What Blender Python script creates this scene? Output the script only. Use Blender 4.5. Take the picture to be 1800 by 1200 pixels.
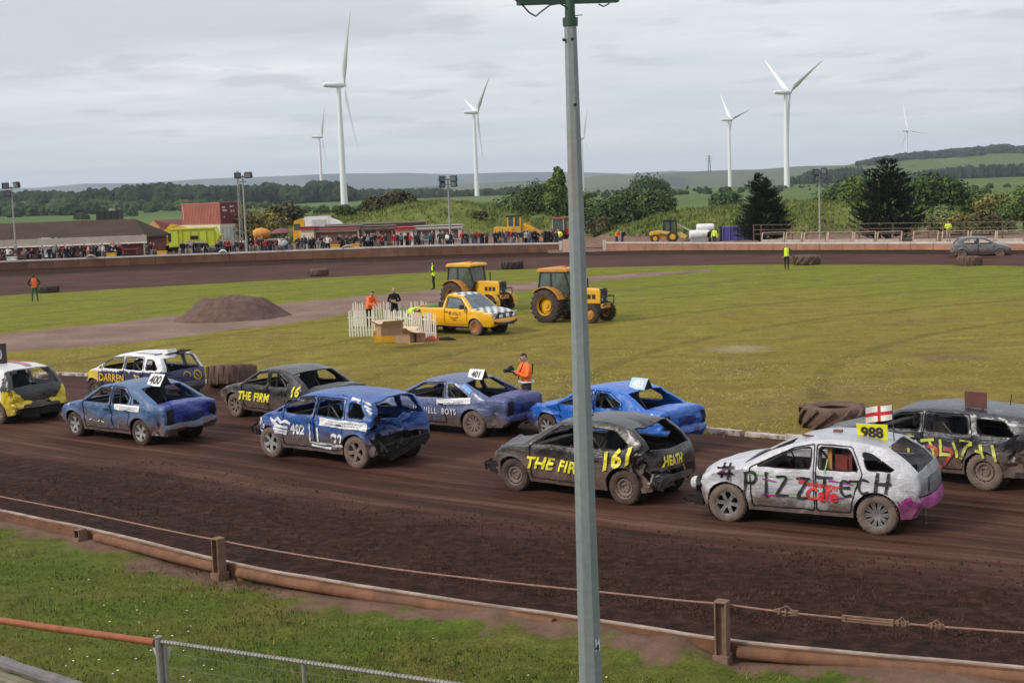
import bpy, bmesh, math, random
from math import sin, cos, pi, sqrt, atan2, radians, hypot, exp
from mathutils import Vector, Matrix, noise
from mathutils.geometry import delaunay_2d_cdt
V = Vector
SC = bpy.context.scene
COL = SC.collection
for o in list(bpy.data.objects):
	bpy.data.objects.remove(o)
R_ = random.Random(7)
# ------------------------------------------------------------ camera, sky, sun, exposure
FPX, CAMH = 2350.0, 5.6
PITCH, ROLL = math.atan(255 / FPX), radians(2.1)
c_fw = V((0, cos(PITCH), -sin(PITCH)))
_up = V((0, sin(PITCH), cos(PITCH)))
c_rt = cos(ROLL) * V((1, 0, 0)) - sin(ROLL) * _up
c_up = cos(ROLL) * _up + sin(ROLL) * V((1, 0, 0))
CAM = V((0, 0, CAMH))
cam_d = bpy.data.cameras.new('camera')
cam_d.sensor_width = 36
cam_d.lens = 36 * FPX / 1800
cam_d.clip_start = 0.1
cam_d.clip_end = 40000
cam_o = bpy.data.objects.new('camera', cam_d)
COL.objects.link(cam_o)
cam_o.matrix_world = Matrix(((c_rt.x, c_up.x, -c_fw.x, 0), (c_rt.y, c_up.y, -c_fw.y, 0), (c_rt.z, c_up.z, -c_fw.z, CAMH), (0, 0, 0, 1)))
SC.camera = cam_o
SUN_DIR = V((-0.78, -0.34, 0.62)).normalized()      # towards the sun
SUN_EL = math.asin(SUN_DIR.z)
SUN_AZ = atan2(SUN_DIR.x, SUN_DIR.y)
world = bpy.data.worlds.new("World")
SC.world = world
world.use_nodes = True
SKY_STRENGTH = 0.10
def build_sky():
	nt = world.node_tree
	N, L = nt.nodes, nt.links
	N.clear()
	out = N.new('ShaderNodeOutputWorld')
	bg = N.new('ShaderNodeBackground')
	sky = N.new('ShaderNodeTexSky')
	sky.sky_type = 'NISHITA'
	sky.sun_disc = False
	sky.sun_elevation = SUN_EL
	sky.sun_rotation = SUN_AZ
	sky.air_density = 1.2
	sky.dust_density = 2.0
	tc = N.new('ShaderNodeTexCoord')
	sep = N.new('ShaderNodeSeparateXYZ')
	L.new(tc.outputs['Generated'], sep.inputs[0])
	def math_(op, a, b=None, c=None):
		n = N.new('ShaderNodeMath')
		n.operation = op
		for i, q in enumerate((a, b, c)):
			if q is None:
				continue
			if isinstance(q, (int, float)):
				n.inputs[i].default_value = q
			else:
				L.new(q, n.inputs[i])
		return n.outputs[0]
	def ramp(src, stops):
		r = N.new('ShaderNodeValToRGB')
		e = r.color_ramp.elements
		while len(e) < len(stops):
			e.new(0.5)
		for el, (p, c) in zip(e, stops):
			el.position = p
			el.color = (*c, 1) if len(c) == 3 else c
		L.new(src, r.inputs[0])
		return r.outputs[0]
	zz = math_('MAXIMUM', sep.outputs['Z'], 0.0)
	za = math_('ADD', zz, 0.075)
	cx = math_('DIVIDE', sep.outputs['X'], za)
	cyv = math_('DIVIDE', sep.outputs['Y'], za)
	comb = N.new('ShaderNodeCombineXYZ')
	L.new(cx, comb.inputs[0])
	L.new(cyv, comb.inputs[1])
	def nz(scale, detail, rough, off, sx=1.0):
		m = N.new('ShaderNodeMapping')
		m.inputs['Location'].default_value = off
		m.inputs['Scale'].default_value = (sx, 1, 1)
		L.new(comb.outputs[0], m.inputs[0])
		t = N.new('ShaderNodeTexNoise')
		t.inputs['Scale'].default_value = scale
		t.inputs['Detail'].default_value = detail
		t.inputs['Roughness'].default_value = rough
		L.new(m.outputs[0], t.inputs[0])
		return t.outputs[0]
	n_big = nz(0.42, 7, 0.55, (3.1, 8.7, 0), 0.75)      # broad banks of cloud
	n_wisp = nz(0.95, 8, 0.58, (11.3, 2.1, 4), 0.8)       # wisps
	n_small = nz(2.1, 6, 0.5, (5.0, 21.0, 1), 1.0)     # small low cumulus
	# veil of high cloud: pale blue-grey to near white
	veil = ramp(n_wisp, [(0.32, (0.585, 0.635, 0.700)), (0.46, (0.655, 0.685, 0.725)), (0.56, (0.73, 0.745, 0.765)), (0.66, (0.84, 0.84, 0.84))])
	# grey undersides of the broad banks
	bank = ramp(n_big, [(0.50, (0, 0, 0)), (0.585, (1, 1, 1))])
	mixb = N.new('ShaderNodeMix')
	mixb.data_type = 'RGBA'
	L.new(math_('MULTIPLY', bank, 0.75), mixb.inputs['Factor'])
	L.new(veil, mixb.inputs['A'])
	mixb.inputs['B'].default_value = (0.525, 0.535, 0.58, 1)
	# small darker puffs low over the land
	puff = ramp(n_small, [(0.57, (0, 0, 0)), (0.66, (1, 1, 1))])
	low = ramp(zz, [(0.03, (0, 0, 0)), (0.055, (1, 1, 1)), (0.13, (1, 1, 1)), (0.22, (0, 0, 0))])
	pm_ = math_('MULTIPLY', math_('MULTIPLY', puff, low), 0.6)
	mixp = N.new('ShaderNodeMix')
	mixp.data_type = 'RGBA'
	L.new(pm_, mixp.inputs['Factor'])
	L.new(mixb.outputs['Result'], mixp.inputs['A'])
	mixp.inputs['B'].default_value = (0.47, 0.50, 0.56, 1)
	# haze near the horizon
	hz = ramp(zz, [(0.0, (0.85, 0.85, 0.85)), (0.05, (0.4, 0.4, 0.4)), (0.10, (0.12, 0.12, 0.12)), (0.2, (0, 0, 0))])
	mixh = N.new('ShaderNodeMix')
	mixh.data_type = 'RGBA'
	L.new(hz, mixh.inputs['Factor'])
	L.new(mixp.outputs['Result'], mixh.inputs['A'])
	mixh.inputs['B'].default_value = (0.665, 0.69, 0.715, 1)
	# the cloud cover transmits more light high up, as an overcast sky does
	gain = math_('ADD', math_('MULTIPLY', zz, 0.6), 1.15)
	sc_ = N.new('ShaderNodeVectorMath')
	sc_.operation = 'SCALE'
	L.new(mixh.outputs['Result'], sc_.inputs[0])
	L.new(gain, sc_.inputs['Scale'])
	# clear-sky light between the clouds (Nishita) at SKY_STRENGTH
	sks = N.new('ShaderNodeVectorMath')
	sks.operation = 'SCALE'
	L.new(sky.outputs[0], sks.inputs[0])
	sks.inputs['Scale'].default_value = SKY_STRENGTH * 10
	cls = N.new('ShaderNodeVectorMath')
	cls.operation = 'SCALE'
	L.new(sc_.outputs[0], cls.inputs[0])
	cls.inputs['Scale'].default_value = 10.0
	mx = N.new('ShaderNodeMix')
	mx.data_type = 'RGBA'
	mx.inputs['Factor'].default_value = 0.93
	L.new(sks.outputs[0], mx.inputs['A'])
	L.new(cls.outputs[0], mx.inputs['B'])
	L.new(mx.outputs['Result'], bg.inputs['Color'])
	bg.inputs['Strength'].default_value = 0.1
	L.new(bg.outputs[0], out.inputs[0])
build_sky()
sun_d = bpy.data.lights.new('sun', 'SUN')
sun_d.energy = 2.9
sun_d.angle = radians(10)
sun_d.color = (1.0, 0.93, 0.83)
sun_o = bpy.data.objects.new('sun', sun_d)
COL.objects.link(sun_o)
sun_o.rotation_euler = SUN_DIR.to_track_quat('Z', 'Y').to_euler()
sun_o.location = (-30, -10, 40)
SC.view_settings.view_transform = 'Standard'
SC.view_settings.look = 'None'
SC.view_settings.gamma = 1
SC.view_settings.use_curve_mapping = False
SC.view_settings.exposure = 0.0
SC.render.engine = 'CYCLES'
SC.cycles.max_bounces = 5
SC.cycles.diffuse_bounces = 2
SC.cycles.glossy_bounces = 2
SC.cycles.transmission_bounces = 3
SC.cycles.transparent_max_bounces = 8
SC.cycles.volume_bounces = 0
SC.cycles.use_denoising = True
def ray(px, py):
	return c_fw * FPX + c_rt * (px - 900) + c_up * (600 - py)
def P(px, py, z=0.0):
	"""point of the horizontal plane at height z seen at photo pixel px, py"""
	d = ray(px, py)
	return CAM + d * ((z - CAMH) / d.z)
def AT(px, py, Y):
	"""point at distance Y down the view, seen at photo pixel px, py"""
	d = ray(px, py)
	return CAM + d * (Y / d.y)
# ------------------------------------------------------------ mesh helper
class MB:
	def __init__(s):
		s.v, s.f, s.m, s.uv = [], [], [], None
	def add(s, vs, fs, m=0):
		b = len(s.v)
		s.v.extend([tuple(q) for q in vs])
		for f in fs:
			s.f.append(tuple(b + i for i in f))
			s.m.append(m)
	def box(s, c, d, m=0, rz=0.0, taper=(1, 1), rot=None):
		cx, cy, cz = c
		hx, hy, hz = d[0] / 2, d[1] / 2, d[2] / 2
		vs = []
		for (sx, sy, sz) in ((-1, -1, -1), (1, -1, -1), (1, 1, -1), (-1, 1, -1), (-1, -1, 1), (1, -1, 1), (1, 1, 1), (-1, 1, 1)):
			kx, ky = (taper if sz > 0 else (1, 1))
			p = V((sx * hx * kx, sy * hy * ky, sz * hz))
			if rot is not None:
				p = rot @ p
			elif rz:
				p = V((p.x * cos(rz) - p.y * sin(rz), p.x * sin(rz) + p.y * cos(rz), p.z))
			vs.append((cx + p.x, cy + p.y, cz + p.z))
		s.add(vs, [(0, 3, 2, 1), (4, 5, 6, 7), (0, 1, 5, 4), (1, 2, 6, 5), (2, 3, 7, 6), (3, 0, 4, 7)], m)
	def bar(s, p, q, w, h, m=0, up=(0, 0, 1)):
		p, q = V(p), V(q)
		d = (q - p)
		L = d.length
		if L < 1e-6:
			return
		d.normalize()
		u = V(up)
		sd = d.cross(u)
		if sd.length < 1e-3:
			sd = d.cross(V((0, 1, 0)))
		sd.normalize()
		u = sd.cross(d).normalized()
		vs = []
		for e in (p, q):
			for a, b in ((-1, -1), (1, -1), (1, 1), (-1, 1)):
				vs.append(e + sd * (a * w / 2) + u * (b * h / 2))
		s.add(vs, [(0, 1, 2, 3), (7, 6, 5, 4), (0, 4, 5, 1), (1, 5, 6, 2), (2, 6, 7, 3), (3, 7, 4, 0)], m)
	def tube(s, pts, r, n=8, m=0, caps=True):
		pts = [V(p) for p in pts]
		k = len(pts)
		rs = r if isinstance(r, (list, tuple)) else [r] * k
		rings = []
		prev = None
		for i, p in enumerate(pts):
			d = (pts[min(i + 1, k - 1)] - pts[max(i - 1, 0)])
			if d.length < 1e-9:
				d = V((0, 0, 1))
			d.normalize()
			if prev is None:
				a = V((0, 0, 1)) if abs(d.z) < 0.9 else V((1, 0, 0))
				sd = d.cross(a).normalized()
			else:
				sd = (prev - d * prev.dot(d))
				sd = sd.normalized() if sd.length > 1e-6 else d.orthogonal().normalized()
			prev = sd
			up = d.cross(sd)
			rings.append([p + (sd * cos(2 * pi * j / n) + up * sin(2 * pi * j / n)) * rs[i] for j in range(n)])
		vs = [q for rg in rings for q in rg]
		fs = []
		for i in range(k - 1):
			for j in range(n):
				a, b = i * n + j, i * n + (j + 1) % n
				fs.append((a, b, b + n, a + n))
		if caps:
			fs.append(tuple(range(n - 1, -1, -1)))
			fs.append(tuple((k - 1) * n + j for j in range(n)))
		s.add(vs, fs, m)
	def lathe(s, prof, n=16, m=0, M=None, caps=False):
		"""profile [(r, h)] turned about Z, then moved by matrix M"""
		vs, fs = [], []
		k = len(prof)
		for (r, h) in prof:
			for j in range(n):
				a = 2 * pi * j / n
				p = V((r * cos(a), r * sin(a), h))
				vs.append(M @ p if M is not None else p)
		for i in range(k - 1):
			for j in range(n):
				a, b = i * n + j, i * n + (j + 1) % n
				fs.append((a, b, b + n, a + n))
		if caps:
			fs.append(tuple(range(n - 1, -1, -1)))
			fs.append(tuple((k - 1) * n + j for j in range(n)))
		s.add(vs, fs, m)
	def prism(s, poly, a0, a1, axis='y', m=0):
		"""2-D outline pushed along an axis; axis y: outline is (x, z)"""
		n = len(poly)
		vs = []
		for a in (a0, a1):
			for (p, q) in poly:
				vs.append({'y': (p, a, q), 'x': (a, p, q), 'z': (p, q, a)}[axis])
		fs = [tuple(range(n)), tuple(range(2 * n - 1, n - 1, -1))]
		for i in range(n):
			j = (i + 1) % n
			fs.append((i, i + n, j + n, j))
		s.add(vs, fs, m)
	def mesh(s, name, mats=None, smooth=False, angle=None):
		me = bpy.data.meshes.new(name)
		me.from_pydata(s.v, [], s.f)
		for q in (mats if isinstance(mats, (list, tuple)) else [mats]):
			me.materials.append(q)
		if any(s.m):
			me.polygons.foreach_set('material_index', s.m)
		bm = bmesh.new()
		bm.from_mesh(me)
		if len(bm.faces) < 60000:
			bmesh.ops.recalc_face_normals(bm, faces=bm.faces)
		bm.to_mesh(me)
		bm.free()
		if smooth:
			me.polygons.foreach_set('use_smooth', [True] * len(me.polygons))
			if angle:
				me.set_sharp_from_angle(angle=radians(angle))
		me.update()
		return me
	def build(s, name, mats, parent=None, smooth=False, angle=35, bevel=0, loc=None, **props):
		o = bpy.data.objects.new(name, s.mesh(name, mats, smooth, angle))
		COL.objects.link(o)
		if parent is not None:
			o.parent = parent
		if loc is not None:
			o.location = loc
		if bevel:
			b = o.modifiers.new('bevel', 'BEVEL')
			b.width = bevel
			b.segments = 2
			b.limit_method = 'ANGLE'
		for k, q in props.items():
			o[k] = q
		return o
def thing(name, label, cat, loc=(0, 0, 0), rz=0.0, group=None):
	o = bpy.data.objects.new(name, None)
	o.empty_display_size = 0.3
	COL.objects.link(o)
	o.location = loc
	o.rotation_euler = (0, 0, rz)
	o['label'] = label
	o['category'] = cat
	if group:
		o['group'] = group
	return o
def tag(o, label, cat, group=None):
	o['label'] = label
	o['category'] = cat
	if group:
		o['group'] = group
	return o
def copy_tree(o, parent=None):
	c = o.copy()
	COL.objects.link(c)
	c.parent = parent
	for ch in list(o.children):
		copy_tree(ch, c)
	return c
def catmull(pts, n=6, closed=False):
	out = []
	k = len(pts)
	rng = range(k) if closed else range(k - 1)
	for i in rng:
		if closed:
			p0, p1, p2, p3 = pts[(i - 1) % k], pts[i], pts[(i + 1) % k], pts[(i + 2) % k]
		else:
			p0, p1, p2, p3 = pts[max(i - 1, 0)], pts[i], pts[i + 1], pts[min(i + 2, k - 1)]
		for j in range(n):
			t = j / n
			out.append(tuple(0.5 * (2 * b + (c - a) * t + (2 * a - 5 * b + 4 * c - d) * t * t + (3 * b - a - 3 * c + d) * t ** 3)
							 for a, b, c, d in zip(p0, p1, p2, p3)))
	if not closed:
		out.append(tuple(pts[-1]))
	return out
def lerp_tab(x, tab):
	if x <= tab[0][0]:
		return tab[0][1]
	for (a, p), (b, q) in zip(tab, tab[1:]):
		if x <= b:
			return p + (q - p) * (x - a) / (b - a)
	return tab[-1][1]
# ------------------------------------------------------------ materials
MATS = {}
class NB:
	"""tiny node builder"""
	def __init__(s, name):
		s.mat = bpy.data.materials.new(name)
		s.mat.use_nodes = True
		s.nt = s.mat.node_tree
		s.b = s.nt.nodes['Principled BSDF']
	def n(s, t, **kw):
		q = s.nt.nodes.new(t)
		for k, v in kw.items():
			setattr(q, k, v)
		return q
	def link(s, a, b):
		s.nt.links.new(a, b)
	def coord(s, kind='Object', scale=(1, 1, 1), loc=(0, 0, 0), rot=(0, 0, 0)):
		t = s.n('ShaderNodeTexCoord')
		m = s.n('ShaderNodeMapping')
		m.inputs['Scale'].default_value = scale
		m.inputs['Location'].default_value = loc
		m.inputs['Rotation'].default_value = rot
		s.link(t.outputs[kind], m.inputs[0])
		return m.outputs[0]
	def noise(s, vec, scale, detail=4, rough=0.55, dist=0.0):
		t = s.n('ShaderNodeTexNoise')
		t.inputs['Scale'].default_value = scale
		t.inputs['Detail'].default_value = detail
		t.inputs['Roughness'].default_value = rough
		t.inputs['Distortion'].default_value = dist
		s.link(vec, t.inputs['Vector'])
		return t.outputs[0]
	def ramp(s, src, stops, interp='LINEAR'):
		r = s.n('ShaderNodeValToRGB')
		r.color_ramp.interpolation = interp
		e = r.color_ramp.elements
		while len(e) < len(stops):
			e.new(0.5)
		for el, (p, c) in zip(e, stops):
			el.position = p
			el.color = (c, c, c, 1) if isinstance(c, (int, float)) else (*c, 1)
		s.link(src, r.inputs[0])
		return r.outputs[0]
	def math(s, op, a, b=None, clamp=False):
		q = s.n('ShaderNodeMath', operation=op, use_clamp=clamp)
		for i, x in enumerate((a, b)):
			if x is None:
				continue
			if isinstance(x, (int, float)):
				q.inputs[i].default_value = x
			else:
				s.link(x, q.inputs[i])
		return q.outputs[0]
	def mix(s, f, a, b, blend='MIX'):
		q = s.n('ShaderNodeMix', data_type='RGBA', blend_type=blend)
		for k, x in (('Factor', f), ('A', a), ('B', b)):
			if isinstance(x, (int, float)):
				q.inputs[k].default_value = x if k == 'Factor' else (x, x, x, 1)
			elif isinstance(x, tuple):
				q.inputs[k].default_value = (*x, 1)
			else:
				s.link(x, q.inputs[k])
		return q.outputs['Result']
	def bump(s, h, strength=0.3, dist=0.02):
		q = s.n('ShaderNodeBump')
		q.inputs['Strength'].default_value = strength
		q.inputs['Distance'].default_value = dist
		s.link(h, q.inputs['Height'])
		s.link(q.outputs[0], s.b.inputs['Normal'])
	def set(s, **kw):
		for k, v in kw.items():
			q = s.b.inputs[{'color': 'Base Color', 'rough': 'Roughness', 'metal': 'Metallic', 'coat': 'Coat Weight', 'spec': 'Specular IOR Level',
							'alpha': 'Alpha', 'trans': 'Transmission Weight'}[k]]
			if isinstance(v, (int, float)):
				q.default_value = v
			elif isinstance(v, tuple):
				q.default_value = (*v, 1)
			else:
				s.link(v, q)
		return s.mat
def pm(name, col, rough=0.6, metal=0.0, var=0.25, scale=6.0, bump=0.0, dirt=0.0, dirtcol=(0.13, 0.085, 0.06), detail=5, spec=0.5, coat=0.0):
	"""everyday procedural material: mottled colour, grain, wear blotches"""
	if name in MATS:
		return MATS[name]
	b = NB(name)
	v = b.coord()
	nz = b.noise(v, scale, detail, 0.6)
	lo = tuple(max(0, c * (1 - var)) for c in col)
	hi = tuple(min(1, c * (1 + var)) for c in col)
	c = b.ramp(nz, [(0.3, lo), (0.7, hi)])
	if dirt > 0:
		n2 = b.noise(v, scale * 0.45, 6, 0.65, 0.4)
		f = b.ramp(n2, [(0.62 - 0.3 * dirt, 0.0), (0.72, min(1, 0.35 + dirt * 0.6))])
		c = b.mix(f, c, dirtcol)
	if bump:
		b.bump(b.noise(v, scale * 3, 4, 0.6), bump, 0.02)
	MATS[name] = b.set(color=c, rough=rough, metal=metal, spec=spec, coat=coat)
	return MATS[name]
def glass(name='window_glass', col=(0.05, 0.06, 0.06), alpha=1.0, rough=0.08):
	if name in MATS:
		return MATS[name]
	b = NB(name)
	v = b.coord()
	nz = b.noise(v, 3.0, 3)
	c = b.ramp(nz, [(0.35, tuple(x * 0.7 for x in col)), (0.65, tuple(x * 1.3 for x in col))])
	MATS[name] = b.set(color=c, rough=rough, alpha=alpha, spec=0.6)
	return MATS[name]
# ------------------------------------------------------------ setting: ground, track, infield, bank, pits, hills
def struct(o):
	o['kind'] = 'structure'
	return o
def fbm(x, y, s, oct=4, seed=0.0):
	t, a, f = 0.0, 1.0, 1.0 / s
	for _ in range(oct):
		t += a * noise.noise(V((x * f + seed, y * f - seed, seed * 1.7)))
		a *= 0.5
		f *= 2.03
	return t
# far wall: photo column -> (distance, base height, top height)
WALL_L = [(-260, 106, 0.65, 1.5), (0, 112, 0.60, 1.45), (230, 114, 0.55, 1.40), (450, 115, 0.50, 1.36), (700, 114, 0.45, 1.42), (870, 113, 0.42, 1.34), (986, 112, 0.40, 1.25)]
WALL_R = [(1063, 111, 0.38, 1.20), (1200, 108, 0.34, 1.06), (1400, 102, 0.30, 0.95), (1600, 96, 0.30, 0.92), (1800, 90, 0.30, 0.92), (2000, 84, 0.3, 0.92)]
WALL_L = [(a, y * 1.09, b, c) for a, y, b, c in WALL_L]
WALL_R = [(a, y * 1.09, b, c) for a, y, b, c in WALL_R]
def wallpt(px, Y, z):
	# X of the column where it meets height z at distance Y
	lo, hi = 0.0, 1200.0
	for _ in range(40):
		m = (lo + hi) / 2
		if AT(px, m, Y).z > z:
			lo = m
		else:
			hi = m
	return V((AT(px, lo, Y).x, Y, z))
wl = [wallpt(a, Y, zb) for a, Y, zb, zt in WALL_L]
wr = [wallpt(a, Y, zb) for a, Y, zb, zt in WALL_R]
# near barrier, base of the wall on the grass side
BAR_PX = [(-150, 885), (0, 915), (160, 950), (405, 1012), (640, 1056), (860, 1090), (1060, 1120), (1280, 1155), (1500, 1178), (1800, 1206), (2150, 1236)]
bar = [P(a, b, -0.10) for a, b in BAR_PX]
outer_c = [(p.x, p.y, 0.10) for p in reversed(bar)][:]          # right to left along the near straight
left_end = [(-19.0, 33, 0.12), (-33, 48, 0.35), (-50, 69, 0.5), (-62, 92, 0.6), (-63, 109, 0.65)]
right_end = [(50, 76, 0.35), (56, 58, 0.35), (55, 38, 0.35), (45, 21, 0.35), (28, 12, 0.3), (14, 11.0, 0.12)]
outer_pts = outer_c + left_end + [tuple(p) for p in wl] + [tuple(p) for p in wr] + right_end
outer = catmull(outer_pts, 8, True)
inner_pts = [(16, 22.6), (10.7, 24.0), (8.6, 24.9), (6.4, 26.4), (4.6, 27.6), (0.9, 31.0), (-3.5, 34.6), (-9.8, 38.2), (-16.3, 41.6), (-18.6, 41.9),
			 (-32, 53), (-41, 66), (-42, 78), (-36.9, 84.1), (-31.3, 85.8), (-25.8, 88.0), (-13.2, 91.3), (-5.3, 92.9), (4.7, 91.8), (17.6, 88.2), (26.4, 82.8),
			 (33.9, 76.5), (40, 64), (42, 48), (37, 32), (26, 23)]
inner_pts = [(x * 0.966, y * 1.11) for x, y in inner_pts]
inner = catmull(inner_pts, 8, True)
CX, CY = -0.5, 66.0
def polar_hit(curve, ang):
	d = V((cos(ang), sin(ang)))
	best = None
	n = len(curve)
	for i in range(n):
		a, b = curve[i], curve[(i + 1) % n]
		ax, ay, bx, by = a[0] - CX, a[1] - CY, b[0] - CX, b[1] - CY
		ca = d.x * ay - d.y * ax
		cb = d.x * by - d.y * bx
		if ca * cb <= 0 and ca != cb:
			t = ca / (ca - cb)
			x, y = ax + (bx - ax) * t, ay + (by - ay) * t
			if x * d.x + y * d.y > 0:
				r = hypot(x, y)
				if best is None or r > best[0]:
					z = a[2] + (b[2] - a[2]) * t if len(a) > 2 else 0.0
					best = (r, z)
	return best
angs = []
a0 = 0.0
while a0 < 2 * pi - 1e-4:
	near = (-pi / 2 - 0.75 + 2 * pi) < a0 < (-pi / 2 + 0.55 + 2 * pi)
	angs.append(a0)
	a0 += radians(0.22 if near else 0.6)
o_hit = [polar_hit(outer, a) for a in angs]
i_hit = [polar_hit(inner, a) for a in angs]
def rut(s, u, near):
	"""small ridges and ruts that run along the track; s across (0 inside), u along (m)"""
	z = 0.022 * noise.noise(V((s * 21, u * 0.035, 3.0))) + 0.016 * noise.noise(V((s * 55, u * 0.06, 7.0)))
	if near:
		z += 0.05 * max(0, s - 0.72) * noise.noise(V((s * 40, u * 1.3, 1.0))) + 0.03 * max(0, s - 0.75) * noise.noise(V((s * 120, u * 4.0, 9.0)))
	return z
def build_track():
	rows = [0, 0.01] + [0.02 + 0.98 * (i / 70) for i in range(1, 70)] + [1.0]
	vs, uvs, fs = [], [], []
	u = 0.0
	prev = None
	for a, (ro, zo), (ri, _) in zip(angs, o_hit, i_hit):
		mid = V((CX + cos(a) * (ro + ri) / 2, CY + sin(a) * (ro + ri) / 2))
		if prev is not None:
			u += (mid - prev).length
		prev = mid
		near = sin(a) < -0.4
		for s in rows:
			r = ri + (ro - ri) * s
			x, y = CX + cos(a) * r, CY + sin(a) * r
			z = zo * s ** (5 if near else 2.0) + 0.004
			z += rut(s, u, near) * min(1, s * 8) * (1 if s < 1 else 0)
			vs.append((x, y, z))
			uvs.append((u, s))
	k, n = len(rows), len(angs)
	for i in range(n):
		j = (i + 1) % n
		for q in range(k - 1):
			fs.append((i * k + q, i * k + q + 1, j * k + q + 1, j * k + q))
	me = bpy.data.meshes.new('track')
	me.from_pydata(vs, [], fs)
	uvl = me.uv_layers.new(name='UVMap')
	for p in me.polygons:
		wrap = p.vertices[0] // k == n - 1
		for li in p.loop_indices:
			vi = me.loops[li].vertex_index
			uu, ss = uvs[vi]
			if wrap and vi // k == 0:
				uu = u + 0.5
			uvl.data[li].uv = (uu, ss)
	me.polygons.foreach_set('use_smooth', [True] * len(me.polygons))
	# shale material: brown, streaked along the line the cars take, wet dark at the outside
	b = NB('track_shale')
	uvc = b.coord('UV', scale=(0.05, 13, 1))
	st = b.noise(uvc, 2.2, 6, 0.62, 0.15)
	uvc2 = b.coord('UV', scale=(0.10, 30, 1), loc=(7, 3, 0))
	st2 = b.noise(uvc2, 2.6, 5, 0.6, 0.1)
	oc = b.coord('Object')
	cl = b.noise(oc, 5.0, 8, 0.68)
	bl = b.noise(oc, 0.22, 4, 0.6)
	base = b.ramp(st, [(0.34, (0.022, 0.0105, 0.0075)), (0.46, (0.058, 0.0255, 0.0175)), (0.56, (0.086, 0.041, 0.029)), (0.70, (0.142, 0.078, 0.058))])
	base = b.mix(b.ramp(st2, [(0.40, 0.55), (0.56, 0.0)]), base, (0.026, 0.0125, 0.009))
	base = b.mix(b.ramp(st2, [(0.60, 0.0), (0.72, 0.55)]), base, (0.150, 0.092, 0.074))
	base = b.mix(b.math('MULTIPLY', b.ramp(bl, [(0.42, 0.0), (0.62, 1.0)]), 0.35), base, (0.105, 0.054, 0.040))
	sepn = b.n('ShaderNodeSeparateXYZ')
	uv = b.n('ShaderNodeTexCoord')
	b.link(uv.outputs['UV'], sepn.inputs[0])
	edge = b.math('ADD', sepn.outputs['Y'], b.math('MULTIPLY', b.math('SUBTRACT', b.noise(oc, 0.9, 5, 0.6), 0.5), 0.16))
	wet = b.ramp(edge, [(0.70, 0.0), (0.78, 0.92)])
	loose = b.ramp(cl, [(0.36, (0.009, 0.0042, 0.003)), (0.50, (0.027, 0.0118, 0.008)), (0.72, (0.066, 0.032, 0.022))])
	base = b.mix(wet, base, loose)
	grain = b.ramp(b.noise(oc, 30, 4, 0.7), [(0.3, 0.72), (0.7, 1.25)])
	base = b.mix(1.0, base, grain, 'MULTIPLY')
	hgt = b.math('ADD', b.math('MULTIPLY', cl, b.math('ADD', b.math('MULTIPLY', wet, 1.6), 0.35)), b.math('MULTIPLY', st2, 0.9))
	b.bump(hgt, 0.55, 0.06)
	rg = b.ramp(st, [(0.3, 0.62), (0.7, 0.92)])
	b.set(color=base, rough=rg, spec=0.06)
	me.materials.append(b.mat)
	o = bpy.data.objects.new('track', me)
	COL.objects.link(o)
	return struct(o)
def grass_mat(name, lush, dry, dirt=None, dirt_amt=0.0, daisies=0.0, stripes=0.0):
	b = NB(name)
	oc = b.coord('Object')
	n1 = b.noise(oc, 0.16, 6, 0.62, 0.3)
	n2 = b.noise(oc, 1.5, 6, 0.65)
	n3 = b.noise(oc, 16, 5, 0.7)
	hx = b.coord('Object', scale=(0.35, 1.6, 1), rot=(0, 0, -0.25))
	n4 = b.noise(hx, 1.0, 5, 0.6)
	c = b.ramp(n1, [(0.34, lush), (0.62, dry)])
	c = b.mix(b.ramp(n4, [(0.45, 0.0), (0.7, 0.6)]), c, tuple(x * 1.18 for x in dry))
	c = b.mix(b.ramp(n4, [(0.28, 0.5), (0.42, 0.0)]), c, tuple(x * 0.72 for x in lush))
	c = b.mix(1.0, c, b.ramp(n2, [(0.3, 0.70), (0.7, 1.28)]), 'MULTIPLY')
	c = b.mix(1.0, c, b.ramp(n3, [(0.28, 0.55), (0.72, 1.45)]), 'MULTIPLY')
	if dirt_amt:
		nd = b.noise(oc, 0.55, 6, 0.65, 0.5)
		c = b.mix(b.ramp(nd, [(0.70 - dirt_amt, 0.0), (0.80 - dirt_amt, 0.85)]), c, dirt)
	if daisies:
		vo = b.n('ShaderNodeTexVoronoi')
		vo.inputs['Scale'].default_value = 5.5
		b.link(oc, vo.inputs['Vector'])
		dm = b.ramp(b.noise(oc, 0.35, 3), [(0.5, 0.0), (0.6, daisies)])
		c = b.mix(b.math('MULTIPLY', b.ramp(vo.outputs['Distance'], [(0.07, 1.0), (0.11, 0.0)]), dm), c, (0.55, 0.56, 0.42))
	b.bump(b.math('ADD', n3, b.math('MULTIPLY', n2, 0.8)), 0.6, 0.06)
	return b.set(color=c, rough=0.95, spec=0.15)
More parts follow.
